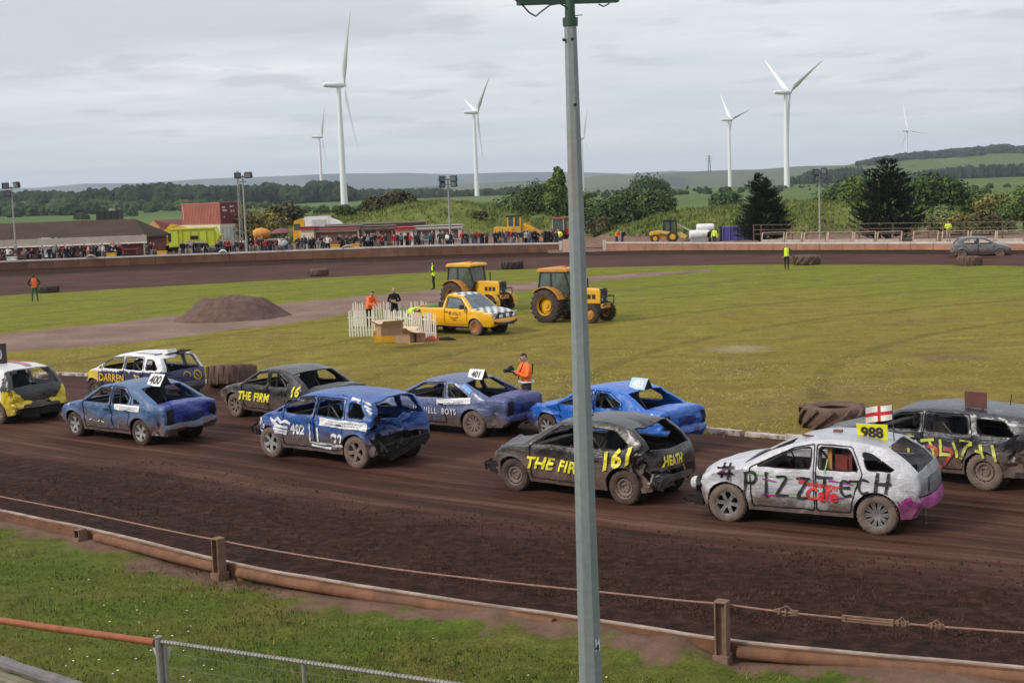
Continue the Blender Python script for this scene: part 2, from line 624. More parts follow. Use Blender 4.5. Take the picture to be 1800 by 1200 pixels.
def build_infield():
	# graded rings from the kerb line towards the middle
	rings = [1.0, 0.992, 0.985, 0.97, 0.95, 0.9, 0.8, 0.65, 0.5, 0.35, 0.2, 0.08]
	vs, fs = [], []
	st = 2
	aa, hh = angs[::st], i_hit[::st]
	n = len(aa)
	for s in rings:
		for a, (r, _) in zip(aa, hh):
			x, y = CX + cos(a) * r * s, CY + sin(a) * r * s
			vs.append((x, y, 0.03 * min(1, (1 - s) * 30) + 0.03 * fbm(x, y, 6) * min(1, (1 - s) * 20) + (0.012 if s < 1 else -0.05)))
	vs.append((CX, CY, 0.04))
	for q in range(len(rings) - 1):
		for i in range(n):
			j = (i + 1) % n
			fs.append((q * n + i, q * n + j, (q + 1) * n + j, (q + 1) * n + i))
	q = len(rings) - 1
	for i in range(n):
		fs.append((q * n + i, q * n + (i + 1) % n, len(vs) - 1))
	me = bpy.data.meshes.new('infield_grass')
	me.from_pydata(vs, [], fs)
	me.polygons.foreach_set('use_smooth', [True] * len(fs))
	uvl = me.uv_layers.new(name='UVMap')
	for lp in me.loops:
		vi = lp.vertex_index
		uvl.data[lp.index].uv = (0, rings[min(vi // n, len(rings) - 1)])
	b = NB('infield_turf')
	oc = b.coord('Object')
	n1 = b.noise(oc, 0.11, 6, 0.62, 0.3)
	n2 = b.noise(oc, 0.9, 6, 0.65)
	n3 = b.noise(oc, 9, 6, 0.72)
	hx = b.coord('Object', scale=(0.28, 1.3, 1), rot=(0, 0, 0.15))
	n4 = b.noise(hx, 0.9, 6, 0.62)
	sp = b.n('ShaderNodeSeparateXYZ')
	b.link(oc, sp.inputs[0])
	# the far part is greener, the near part sun-dried olive
	far = b.math('ADD', b.math('MULTIPLY', sp.outputs['Y'], 0.014), b.math('MULTIPLY', b.math('SUBTRACT', n1, 0.5), 1.1))
	c = b.ramp(far, [(0.44, (0.180, 0.130, 0.034)), (0.82, (0.182, 0.156, 0.028)), (1.15, (0.142, 0.162, 0.020))])
	c = b.mix(b.ramp(n4, [(0.50, 0.0), (0.70, 0.7)]), c, (0.235, 0.190, 0.052))
	c = b.mix(b.ramp(n4, [(0.30, 0.35), (0.44, 0.0)]), c, (0.095, 0.086, 0.018))
	worn = b.noise(oc, 0.35, 6, 0.66, 0.4)
	c = b.mix(b.ramp(worn, [(0.53, 0.0), (0.68, 0.7)]), c, (0.15, 0.10, 0.055))
	# old wheel tracks that curve over the turf
	wv = b.n('ShaderNodeTexWave', wave_type='RINGS', rings_direction='Z')
	wv.inputs['Scale'].default_value = 0.045
	wv.inputs['Distortion'].default_value = 3.0
	wv.inputs['Detail'].default_value = 2
	wv.inputs['Detail Scale'].default_value = 0.12
	b.link(b.coord('Object', loc=(-32, -30, 0)), wv.inputs['Vector'])
	uv = b.n('ShaderNodeTexCoord')
	su = b.n('ShaderNodeSeparateXYZ')
	b.link(uv.outputs['UV'], su.inputs[0])
	fr = b.math('ADD', su.outputs['Y'], b.math('MULTIPLY', b.math('SUBTRACT', b.noise(oc, .7, 6, .65), .5), .06))
	c = b.mix(b.ramp(fr, [(0.972, 0.0), (0.992, 0.9)]), c, (0.105, 0.062, 0.042))
	pc = P(1300, 613, .04)
	ln = b.n('ShaderNodeVectorMath', operation='LENGTH')
	b.link(b.coord('Object', scale=(.42, .42, 1), loc=(-pc.x * .42, -pc.y * .42, 0)), ln.inputs[0])
	pd = b.math('ADD', ln.outputs['Value'], b.math('MULTIPLY', b.math('SUBTRACT', n2, .5), 1.1))
	c = b.mix(b.ramp(pd, [(0.15, 0.5), (0.60, 0.0)]), c, (.34, .31, .22))
	trk = b.math('MULTIPLY', b.ramp(wv.outputs['Fac'], [(0.972, 0.0), (0.994, 1.0)]), b.ramp(n2, [(0.42, 0.0), (0.55, 0.6)]))
	c = b.mix(trk, c, (0.075, 0.072, 0.022))
	c = b.mix(1.0, c, b.ramp(n2, [(0.3, 0.80), (0.7, 1.18)]), 'MULTIPLY')
	c = b.mix(1.0, c, b.ramp(n3, [(0.28, 0.55), (0.72, 1.42)]), 'MULTIPLY')
	b.bump(b.math('ADD', n3, n2), 0.5, 0.06)
	b.set(color=c, rough=0.95, spec=0.05)
	me.materials.append(b.mat)
	o = bpy.data.objects.new('infield_grass', me)
	COL.objects.link(o)
	return struct(o)
def infield_z(x, y):
	return 0.042
DIRT_M = pm('bare_earth', (0.175, 0.108, 0.082), 0.95, var=0.22, scale=1.6, bump=0.35, dirt=0.35, dirtcol=(0.115, 0.072, 0.055), spec=0.15)
def build_dirt_road():
	top = [(-60, 589), (0, 585), (150, 571), (300, 553), (500, 531), (640, 519), (760, 508), (880, 499), (1000, 489), (1120, 480), (1250, 474)]
	bot = [(-60, 631), (0, 622), (150, 611), (300, 597), (520, 566), (640, 550), (760, 534), (880, 519), (1000, 500), (1120, 488), (1250, 477)]
	tp = catmull([P(a, b, 0.05)[:2] for a, b in top], 8)
	bp = catmull([P(a, b, 0.05)[:2] for a, b in bot], 8)
	vs, fs = [], []
	K = 12
	for i, (t, q) in enumerate(zip(tp, bp)):
		for j in range(K + 1):
			s = j / K
			x, y = t[0] + (q[0] - t[0]) * s, t[1] + (q[1] - t[1]) * s
			if j in (0, K):
				w = 0.45 * noise.noise(V((x * 0.7, y * 0.7, 5)))
				y += w * (1 + 0.02 * y)
			edge = min(s, 1 - s)
			z = 0.012 + 0.07 * min(1, edge * 9) + 0.02 * fbm(x, y, 2.5)
			vs.append((x, y, z))
	n = len(tp)
	for i in range(n - 1):
		for j in range(K):
			a = i * (K + 1) + j
			fs.append((a, a + 1, a + K + 2, a + K + 1))
	me = bpy.data.meshes.new('dirt_road')
	me.from_pydata(vs, [], fs)
	me.polygons.foreach_set('use_smooth', [True] * len(fs))
	b = NB('dirt_road')
	oc = b.coord('Object')
	n1 = b.noise(oc, 0.3, 6, 0.6)
	n2 = b.noise(oc, 7, 6, 0.7)
	c = b.ramp(n1, [(0.32, (0.150, 0.092, 0.072)), (0.52, (0.200, 0.128, 0.102)), (0.70, (0.245, 0.165, 0.135))])
	c = b.mix(1.0, c, b.ramp(n2, [(0.3, 0.75), (0.7, 1.2)]), 'MULTIPLY')
	b.bump(n2, 0.4, 0.05)
	me.materials.append(b.set(color=c, rough=0.95, spec=0.15))
	o = bpy.data.objects.new('dirt_road', me)
	COL.objects.link(o)
	return struct(o)
def soil_heap():
	c = P(408, 560, 0.05)
	vs, fs = [], []
	N, K = 48, 14
	for k in range(K + 1):
		s = k / K
		for i in range(N):
			a = 2 * pi * i / N
			rr = 1 + 0.16 * noise.noise(V((cos(a) * 1.6, sin(a) * 1.6, 2.0)))
			x, y = cos(a) * s * 2.95 * rr, sin(a) * s * 2.6 * rr
			h = 2.1 * max(0, 1 - (s * 1.02)) ** 1.05
			cap = 1.02 + .10 * noise.noise(V((x * .8, y * .8, 4)))
			h = (cap - .12 * max(0, cap + .12 - h) if False else min(h, cap + .10 * (h - cap))) if h > cap else h
			h *= (1 if s < 1 else 0)
			h += (0.16 * fbm(x, y, 0.9, 4, 3.3) + 0.05 * fbm(x, y, 0.25, 3, 1.3)) * (1 - s ** 4)
			vs.append((c.x + x, c.y + y, 0.03 + h if s < 1 else -0.02))
	for k in range(K):
		for i in range(N):
			j = (i + 1) % N
			fs.append((k * N + i, k * N + j, (k + 1) * N + j, (k + 1) * N + i))
	fs.append(tuple(range(N)))
	me = bpy.data.meshes.new('soil_heap')
	me.from_pydata(vs, [], fs)
	me.polygons.foreach_set('use_smooth', [True] * len(fs))
	me.materials.append(pm('heap_soil', (0.118, 0.075, 0.062), 0.95, var=0.3, scale=3.0, bump=0.6, dirt=0.3, dirtcol=(0.16, 0.105, 0.085), spec=0.12))
	o = bpy.data.objects.new('soil_heap', me)
	COL.objects.link(o)
	tag(o, 'low heap of brown shale dumped on the dirt road across the infield', 'soil heap')
# ---- near grass bank
BAR_XY = catmull([(p.x, p.y) for p in bar], 10)
def bank_point(i, off):
	i = max(0, min(len(BAR_XY) - 1, i))
	n = len(BAR_XY)
	a, b = BAR_XY[max(0, i - 1)], BAR_XY[min(n - 1, i + 1)]
	t = V((b[0] - a[0], b[1] - a[1])).normalized()
	nr = V((t.y, -t.x))                       # towards the spectators
	if nr.y > 0:
		nr = -nr
	p = V(BAR_XY[i]) + nr * off
	return p
def bank_h(off, x, y):
	return -0.12 + 0.062 * off + 0.03 * fbm(x, y, 1.4, 4, 2.0) * min(1, off)
def build_bank():
	offs = [-0.25, 0.0, 0.12, 0.3, 0.55, 0.85, 1.2, 1.6, 2.1, 2.7, 3.4, 4.2, 5.1, 6.2, 7.5, 9, 11, 13, 16]
	vs, fs, uv = [], [], []
	n = len(BAR_XY)
	for i in range(n):
		for o_ in offs:
			p = bank_point(i, o_)
			z = bank_h(max(0, o_), p.x, p.y)
			# soil spilled over the barrier here and there
			sp = max(0, noise.noise(V((p.x * 0.33, 4.0, 1.0))) + 0.25)
			sp = max(sp, 1.15 * max(0, min(1, (1.1 - abs(p.x - 0.5) * .55) * 3)) * (.85 + .5 * noise.noise(V((p.x * 1.7, 1, 1)))), 0.35 * max(0, min(1, (-7.9 - p.x) * 2)))
			z += 0.20 * sp * exp(-((o_ / 0.7) ** 2)) + .05 * sp * noise.noise(V((p.x * 5, p.y * 5, 3))) * exp(-o_) if o_ >= 0 else 0
			vs.append((p.x, p.y, z))
			uv.append((p.x, max(0, o_)))
	k = len(offs)
	for i in range(n - 1):
		for j in range(k - 1):
			fs.append((i * k + j, i * k + j + 1, (i + 1) * k + j + 1, (i + 1) * k + j))
	me = bpy.data.meshes.new('grass_bank')
	me.from_pydata(vs, [], fs)
	uvl = me.uv_layers.new(name='UVMap')
	for lp in me.loops:
		uvl.data[lp.index].uv = uv[lp.vertex_index]
	me.polygons.foreach_set('use_smooth', [True] * len(fs))
	b = NB('bank_turf')
	oc = b.coord('Object')
	n1 = b.noise(oc, 0.45, 6, 0.62, 0.3)
	n2 = b.noise(oc, 3.0, 6, 0.65)
	n3 = b.noise(oc, 26, 5, 0.7)
	c = b.ramp(n1, [(0.36, (0.066, 0.098, 0.011)), (0.56, (0.094, 0.102, 0.018)), (0.74, (0.135, 0.102, 0.030))])
	c = b.mix(1.0, c, b.ramp(n2, [(0.3, 0.65), (0.7, 1.3)]), 'MULTIPLY')
	c = b.mix(1.0, c, b.ramp(n3, [(0.28, 0.5), (0.72, 1.45)]), 'MULTIPLY')
	u = b.n('ShaderNodeTexCoord')
	sp = b.n('ShaderNodeSeparateXYZ')
	b.link(u.outputs['UV'], sp.inputs[0])
	e = b.math('ADD', sp.outputs['Y'], b.math('MULTIPLY', b.math('SUBTRACT', b.noise(oc, 0.8, 6, 0.65), 0.5), 3.2))
	soil = b.ramp(n2, [(0.3, (0.105, 0.060, 0.042)), (0.7, (0.185, 0.112, 0.082))])
	c = b.mix(b.ramp(e, [(0.30, 1.0), (0.62, 0.0)]), c, soil)
	b.bump(b.math('ADD', n3, b.math('MULTIPLY', n2, 1.2)), 0.6, 0.05)
	me.materials.append(b.set(color=c, rough=0.95, spec=0.12))
	o = bpy.data.objects.new('grass_bank', me)
	COL.objects.link(o)
	struct(o)
	# blades
	rr = random.Random(3)
	bv, bf, bmi = [], [], []
	cnt = 0
	while cnt < 62000:
		i = rr.randrange(8, n - 8)
		off = 0.15 + 8.5 * rr.random() ** 1.25
		p = bank_point(i, off)
		x, y = p.x + rr.uniform(-.35, .35), p.y + rr.uniform(-.35, .35)
		q = 0.45 + 0.9 * noise.noise(V((x * 0.8, y * 0.8, 0.5))) + off * 0.35
		cnt += 1
		if rr.random() > q:
			continue
		z = bank_h(off, x, y)
		h = rr.uniform(0.02, 0.065) * (1 + 0.6 * noise.noise(V((x, y, 9))))
		a = rr.uniform(0, 2 * pi)
		w = rr.uniform(0.006, 0.014)
		lean = rr.uniform(0.0, 0.06)
		la = rr.uniform(0, 2 * pi)
		k = len(bv)
		bv += [(x - w * cos(a), y - w * sin(a), z - 0.01), (x + w * cos(a), y + w * sin(a), z - 0.01), (x + lean * cos(la), y + lean * sin(la), z + h)]
		bf.append((k, k + 1, k + 2))
		bmi.append(0 if rr.random() < 0.62 else (1 if rr.random() < 0.8 else 2))
	me = bpy.data.meshes.new('grass_blades')
	me.from_pydata(bv, [], bf)
	for nm, cc in (('blade_green', (0.080, 0.112, 0.013)), ('blade_olive', (0.128, 0.122, 0.024)), ('blade_straw', (0.24, 0.19, 0.075))):
		me.materials.append(pm(nm, cc, 0.8, var=0.4, scale=2.0, spec=0.2))
	me.polygons.foreach_set('material_index', bmi)
	g = bpy.data.objects.new('grass', me)
	COL.objects.link(g)
	g['kind'] = 'stuff'
	g['label'] = 'rough grass growing on the bank in front of the spectators'
	# daisies
	db = MB()
	for _ in range(420):
		i = rr.randrange(20, n - 20)
		off = 1.2 + 6.5 * rr.random()
		p = bank_point(i, off)
		x, y = p.x + rr.uniform(-.4, .4), p.y + rr.uniform(-.4, .4)
		if noise.noise(V((x * 0.5, y * 0.5, 3.0))) < 0.05:
			continue
		z = bank_h(off, x, y) + rr.uniform(0.04, 0.08)
		r = rr.uniform(0.009, 0.018)
		db.add([(x + r * cos(t * pi / 3), y + r * sin(t * pi / 3), z + 0.004 * (t % 2)) for t in range(6)] + [(x, y, z + 0.008)],
			   [(t, (t + 1) % 6, 6) for t in range(6)])
	d = db.build('daisies', pm('daisy_petal', (0.62, 0.62, 0.48), 0.7, var=0.1))
	d['kind'] = 'stuff'
	d['label'] = 'small white daisies scattered through the bank grass'
# ---- pit ground behind the wall with its mounds, fields, hills
def mound(x, y, px, d, hw, hd, hgt):
	d *= 1.09
	c = AT(px, 400, d)
	u, w = (x - c.x) / hw, (y - d) / hd
	q = u * u + w * w
	return hgt * max(0.0, 1 - q) ** 0.8 if q < 1 else 0.0
def pit_h(x, y, base):
	t = 0
	t = max(t, mound(x, y, 765, 158, 15, 20, 4.3))
	t = max(t, mound(x, y, 690, 168, 17, 20, 3.4))
	t = max(t, mound(x, y, 1395, 138, 22.5, 19, 3.3))
	t = max(t, mound(x, y, 1262, 134, 11, 16, 2.9))
	t = max(t, mound(x, y, 590, 172, 16, 20, 3.2))
	t = max(t, mound(x, y, 1005, 165, 14, 14, 2.4))
	t = max(t, mound(x, y, 480, 176, 12, 18, 3.0))
	return base + t * 1.0 + (0.35 * fbm(x, y, 4.0, 4, 6.0) * min(1, t))
def build_pits():
	pts = [tuple(p) for p in wl] + [tuple(p) for p in wr]
	zt = [q[3] for q in WALL_L] + [q[3] for q in WALL_R]
	line = catmull([(p[0], p[1], z) for p, z in zip(pts, zt)], 14)
	offs = [0.0, 0.5] + [1.5 * i for i in range(1, 68)]
	vs, fs, mi = [], [], []
	for i, (x, y, z) in enumerate(line):
		for o_ in offs:
			# outward is away from the view: mostly +y
			dx = x * 0.0042 * o_
			X, Y = x + dx, y + 0.2 + o_
			b = z - 0.52 - 0.001 * o_
			h = pit_h(X, Y, b)
			if o_ > 85:
				h -= (o_ - 85) * 0.22
			vs.append((X, Y, h))
	k, n = len(offs), len(line)
	for i in range(n - 1):
		for j in range(k - 1):
			fs.append((i * k + j, i * k + j + 1, (i + 1) * k + j + 1, (i + 1) * k + j))
			c = vs[i * k + j]
			mi.append(1 if (offs[j] > 34 or pit_h(c[0], c[1], 0) > 0.25) else 0)
	me = bpy.data.meshes.new('pit_ground')
	me.from_pydata(vs, [], fs)
	me.polygons.foreach_set('use_smooth', [True] * len(fs))
	me.materials.append(DIRT_M)
	me.materials.append(grass_mat('rough_mound_grass', (0.085, 0.112, 0.022), (0.140, 0.152, 0.036), (0.11, 0.09, 0.035), 0.08))
	me.polygons.foreach_set('material_index', mi)
	o = bpy.data.objects.new('pit_ground', me)
	COL.objects.link(o)
	struct(o)
	return line
def land_h(x, y):
	r = hypot(x, y)
	z = -0.45
	if r > 230:
		z += 0.0075 * (min(r, 1050) - 230)
		z += 1.2 * fbm(x, y, 420, 3, 5.0) * min(1, (r - 230) / 500)
	return z
def build_land():
	rads = [0, 40, 80, 120, 160, 200, 240, 280, 330, 390, 460, 540, 640, 760, 900, 1080, 1300, 1600, 2000, 2600, 3500, 5000, 7000, 9500, 12500]
	n = 150
	vs, fs = [(0, 0, -0.45)], []
	for r in rads[1:]:
		for i in range(n):
			a = 2 * pi * i / n
			x, y = r * sin(a), r * cos(a)
			vs.append((x, y, land_h(x, y)))
	for i in range(n):
		fs.append((0, 1 + i, 1 + (i + 1) % n))
	for k in range(len(rads) - 2):
		for i in range(n):
			j = (i + 1) % n
			a = 1 + k * n
			fs.append((a + i, a + n + i, a + n + j, a + j))
	me = bpy.data.meshes.new('ground')
	me.from_pydata(vs, [], fs)
	me.polygons.foreach_set('use_smooth', [True] * len(fs))
	b = NB('farmland')
	oc = b.coord('Object')
	vo = b.n('ShaderNodeTexVoronoi')
	vo.inputs['Scale'].default_value = 0.0042
	b.link(oc, vo.inputs['Vector'])
	n1 = b.noise(oc, 0.012, 5, 0.6)
	n2 = b.noise(oc, 0.15, 5, 0.65)
	c = b.ramp(vo.outputs['Color'], [(0.2, (0.070, 0.115, 0.030)), (0.5, (0.098, 0.140, 0.040)), (0.8, (0.130, 0.150, 0.055))])
	c = b.mix(b.ramp(n1, [(0.5, 0.0), (0.65, 0.5)]), c, (0.075, 0.095, 0.035))
	c = b.mix(1.0, c, b.ramp(n2, [(0.3, 0.8), (0.7, 1.2)]), 'MULTIPLY')
	me.materials.append(b.set(color=c, rough=0.95, spec=0.1))
	o = bpy.data.objects.new('ground', me)
	COL.objects.link(o)
	struct(o)
def ridge(name, D, depth, prof, matl, rough=1.0, seed=1.0):
	"""a range of hills: prof = photo columns and skyline rows of its crest at distance D"""
	xs = []
	for i in range(len(prof) - 1):
		(a, b), (c, d) = prof[i], prof[i + 1]
		m = max(2, int((c - a) / 9))
		for q in range(m):
			t = q / m
			xs.append((a + (c - a) * t, b + (d - b) * t))
	xs.append(prof[-1])
	rows = [(-1.0, 0.0), (-0.8, 0.10), (-0.6, 0.28), (-0.45, 0.46), (-0.3, 0.65), (-0.15, 0.86), (-0.06, 0.97), (0, 1.0), (0.2, 0.9), (0.6, 0.4), (1.0, 0.0)]
	vs, fs = [], []
	for (a, b) in xs:
		crest = AT(a, b, D)
		for (t, h) in rows:
			y = D + t * depth
			x = crest.x * (y / D)
			g = land_h(x, y) - 2
			z = g + (crest.z - g) * h
			z += rough * D * 0.0011 * fbm(x, y, D * 0.05, 4, seed) * (0.25 + 0.75 * (1 - abs(t))) * (0.4 if t > -0.1 else 1)
			vs.append((x, y, z))
	k, n = len(rows), len(xs)
	for i in range(n - 1):
		for j in range(k - 1):
			fs.append((i * k + j, (i + 1) * k + j, (i + 1) * k + j + 1, i * k + j + 1))
	me = bpy.data.meshes.new(name)
	me.from_pydata(vs, [], fs)
	me.polygons.foreach_set('use_smooth', [True] * len(fs))
	me.materials.append(matl)
	o = bpy.data.objects.new(name, me)
	COL.objects.link(o)
	struct(o)
def hill_mat(name, field, wood, scale, wood_amt):
	b = NB(name)
	oc = b.coord('Object')
	vo = b.n('ShaderNodeTexVoronoi')
	vo.inputs['Scale'].default_value = scale
	b.link(b.coord('Object', scale=(1, 0.5, 2.2)), vo.inputs['Vector'])
	n1 = b.noise(b.coord('Object', scale=(1, 0.35, 3)), scale * 1.6, 6, 0.62, 0.6)
	n2 = b.noise(oc, scale * 30, 5, 0.7)
	c = b.ramp(vo.outputs['Color'], [(0.15, tuple(x * 0.8 for x in field)), (0.5, field), (0.85, (field[0] * 1.4, field[1] * 1.25, field[2] * 1.2))])
	c = b.mix(b.ramp(n1, [(0.58 - wood_amt, 0.0), (0.62 - wood_amt, 1.0)]), c, wood)
	c = b.mix(1.0, c, b.ramp(n2, [(0.3, 0.72), (0.7, 1.28)]), 'MULTIPLY')
	return b.set(color=c, rough=1.0, spec=0.05)
def build_clods():
	rr = random.Random(11)
	vs, fs = [], []
	n = len(BAR_XY)
	for _ in range(9000):
		i = rr.randrange(4, n - 4)
		f = rr.random()
		off = -.55 - 4.2 * f * f
		p = bank_point(i, off) + V((rr.uniform(-.4, .4), rr.uniform(-.15, .3)))
		r = rr.uniform(.010, .030) * (1.7 if rr.random() < .05 else 1)
		s = max(0, 1 + off / 13.5)
		z = .10 * s ** 5 + .006
		k = len(vs)
		a = rr.uniform(0, 6.28)
		for j in range(4):
			q = a + j * 1.57
			vs.append((p.x + r * cos(q) * rr.uniform(.7, 1.3), p.y + r * sin(q) * rr.uniform(.7, 1.3), z - .01))
		vs.append((p.x + rr.uniform(-.3, .3) * r, p.y, z + r * rr.uniform(.7, 1.3)))
		fs += [(k, k + 1, k + 4), (k + 1, k + 2, k + 4), (k + 2, k + 3, k + 4), (k + 3, k, k + 4)]
	me = bpy.data.meshes.new('clods')
	me.from_pydata(vs, [], fs)
	me.materials.append(pm('shale_clod', (.050, .027, .020), .95, var=.5, scale=1.5, spec=.05))
	o = bpy.data.objects.new('clods', me)
	COL.objects.link(o)
	o['kind'] = 'stuff'
	o['label'] = 'loose clods of dark shale thrown against the near barrier'
	# short tufts on the near part of the infield
	vs, fs, mi = [], [], []
	run = [p for p in inner if p[1] < 62]
	for _ in range(26000):
		q = rr.choice(run)
		f = rr.random()
		x, y = q[0] + rr.uniform(-1.5, 1.5), q[1] + .3 + 16 * f * f
		if noise.noise(V((x * .5, y * .5, 2))) < -.12 or not (-22 < x < 26):
			continue
		ri = hypot(x - CX, y - CY)
		hit = polar_hit(inner, atan2(y - CY, x - CX)) if f < .08 else None
		if hit and ri > hit[0] - .15:
			continue
		h, w, a = rr.uniform(.008, .03), rr.uniform(.015, .04), rr.uniform(0, 6.28)
		z = .05
		k = len(vs)
		vs += [(x - w * cos(a), y - w * sin(a), z - .02), (x + w * cos(a), y + w * sin(a), z - .02), (x + rr.uniform(-.07, .07), y + .03 + rr.uniform(0, .08), z + h)]
		fs.append((k, k + 1, k + 2))
		mi.append(rr.choice((0, 0, 1)))
	me = bpy.data.meshes.new('turf_tufts')
	me.from_pydata(vs, [], fs)
	me.materials.append(pm('tuft_olive', (.185, .165, .036), .9, var=.35, scale=1.5, spec=.1))
	me.materials.append(pm('tuft_straw', (.30, .245, .085), .9, var=.3, scale=1.5, spec=.1))
	me.polygons.foreach_set('material_index', mi)
	o = bpy.data.objects.new('turf_tufts', me)
	COL.objects.link(o)
	o['kind'] = 'stuff'
	o['label'] = 'short dry tufts in the near part of the infield turf'
def gateway():
	a, b = wl[-1], wr[0]
	m = MB()
	vs = []
	for k in range(5):
		t = k / 4
		for (p) in (a, b):
			vs.append((p.x + (1.2 if p is b else -1.2), p.y - .8 + 3.2 * t, .36 + .86 * t))
	m.add(vs, [(2 * k, 2 * k + 1, 2 * k + 3, 2 * k + 2) for k in range(4)])
	struct(m.build('gateway_ramp', [DIRT_M]))
build_land()
ridge('hills', 8600, 1700, [(-200, 330), (0, 331), (70, 330), (150, 323), (250, 322), (350, 315), (480, 310), (600, 305), (720, 304), (800, 306), (900, 303), (1000, 302), (1100, 305), (1180, 300), (1260, 303), (1340, 300), (1500, 304), (2000, 300)],
	  hill_mat('far_hills', (0.060, 0.080, 0.060), (0.028, 0.042, 0.036), 0.0011, 0.08), 0.5, 2.0)
ridge('hills', 3900, 900, [(560, 345), (640, 338), (740, 328), (840, 322), (950, 318), (1010, 316), (1060, 307), (1090, 307), (1130, 309), (1180, 303), (1250, 300), (1330, 298), (1400, 293), (1500, 290), (1560, 286), (1700, 276), (2000, 268)],
	  hill_mat('moor_hills', (0.088, 0.098, 0.048), (0.034, 0.052, 0.032), 0.0020, 0.03), 0.6, 4.0)
ridge('hills', 2350, 620, [(1380, 312), (1440, 300), (1500, 288), (1560, 277), (1610, 270), (1680, 265), (1740, 261), (1790, 258), (1830, 262), (2000, 270), (2200, 290)],
	  hill_mat('wooded_hills', (0.085, 0.125, 0.035), (0.030, 0.050, 0.024), 0.0030, -0.03), 0.6, 7.0)
build_track()
build_infield()
build_dirt_road()
soil_heap()
build_bank()
PIT_LINE = build_pits()
build_clods()
gateway()
def pit_z(x, y):
	best = min(PIT_LINE, key=lambda q: abs(q[0] + q[0] * 0.0042 * max(0, y - q[1]) - x))
	o_ = max(0, y - best[1] - 0.2)
	return pit_h(x, y, best[2] - 0.52 - 0.001 * o_)
def on_pit(px, d):
	"""point of the pit ground in photo column px at distance d"""
	z = 1.2
	for _ in range(4):
		p = wallpt(px, d, z)
		z = pit_z(p.x, p.y)
	return V((p.x, p.y, z))
def haze():
	m = bpy.data.materials.new('haze')
	m.use_nodes = True
	nt = m.node_tree
	nt.nodes.clear()
	out = nt.nodes.new('ShaderNodeOutputMaterial')
	pv = nt.nodes.new('ShaderNodeVolumePrincipled')
	pv.inputs['Color'].default_value = (0.74, 0.86, 1.0, 1)
	pv.inputs['Density'].default_value = HAZE_DENSITY
	pv.inputs['Anisotropy'].default_value = 0.0
	nt.links.new(pv.outputs[0], out.inputs['Volume'])
	b = MB()
	b.box((0, 0, 174), (26400, 26400, 352))
	o = b.build('haze', m)
	o['kind'] = 'stuff'
	o['label'] = 'thin bluish haze over the land'
HAZE_DENSITY = 9.0e-5
# ------------------------------------------------------------ banger cars
def pip(x, y, poly):
	c = False
	n = len(poly)
	j = n - 1
	for i in range(n):
		xi, yi = poly[i]
		xj, yj = poly[j]
		if (yi > y) != (yj > y) and x < (xj - xi) * (y - yi) / (yj - yi) + xi:
			c = not c
		j = i
	return c
def seg_d(x, y, a, b):
	dx, dy = b[0] - a[0], b[1] - a[1]
	l2 = dx * dx + dy * dy
	t = max(0, min(1, ((x - a[0]) * dx + (y - a[1]) * dy) / l2)) if l2 else 0
	return hypot(x - a[0] - dx * t, y - a[1] - dy * t)
def line_d(x, y, pts, closed=False):
	n = len(pts)
	return min(seg_d(x, y, pts[i], pts[(i + 1) % n]) for i in range(n if closed else n - 1))
def dens(pts, step, closed=True):
	out = []
	n = len(pts)
	for i in range(n if closed else n - 1):
		a, b = pts[i], pts[(i + 1) % n]
		k = max(1, int(hypot(b[0] - a[0], b[1] - a[1]) / step + 0.5))
		for q in range(k):
			out.append((a[0] + (b[0] - a[0]) * q / k, a[1] + (b[1] - a[1]) * q / k))
	if not closed:
		out.append(pts[-1])
	return out
def round_poly(poly, r, k=4):
	out = []
	n = len(poly)
	for i in range(n):
		p, a, b = V(poly[i]), V(poly[i - 1]), V(poly[(i + 1) % n])
		da, db = (a - p), (b - p)
		q = min(r, da.length * 0.45, db.length * 0.45)
		s, e = p + da.normalized() * q, p + db.normalized() * q
		for j in range(k + 1):
			t = j / k
			w = s * (1 - t) ** 2 + p * 2 * t * (1 - t) + e * t * t
			out.append((w.x, w.y))
	return out
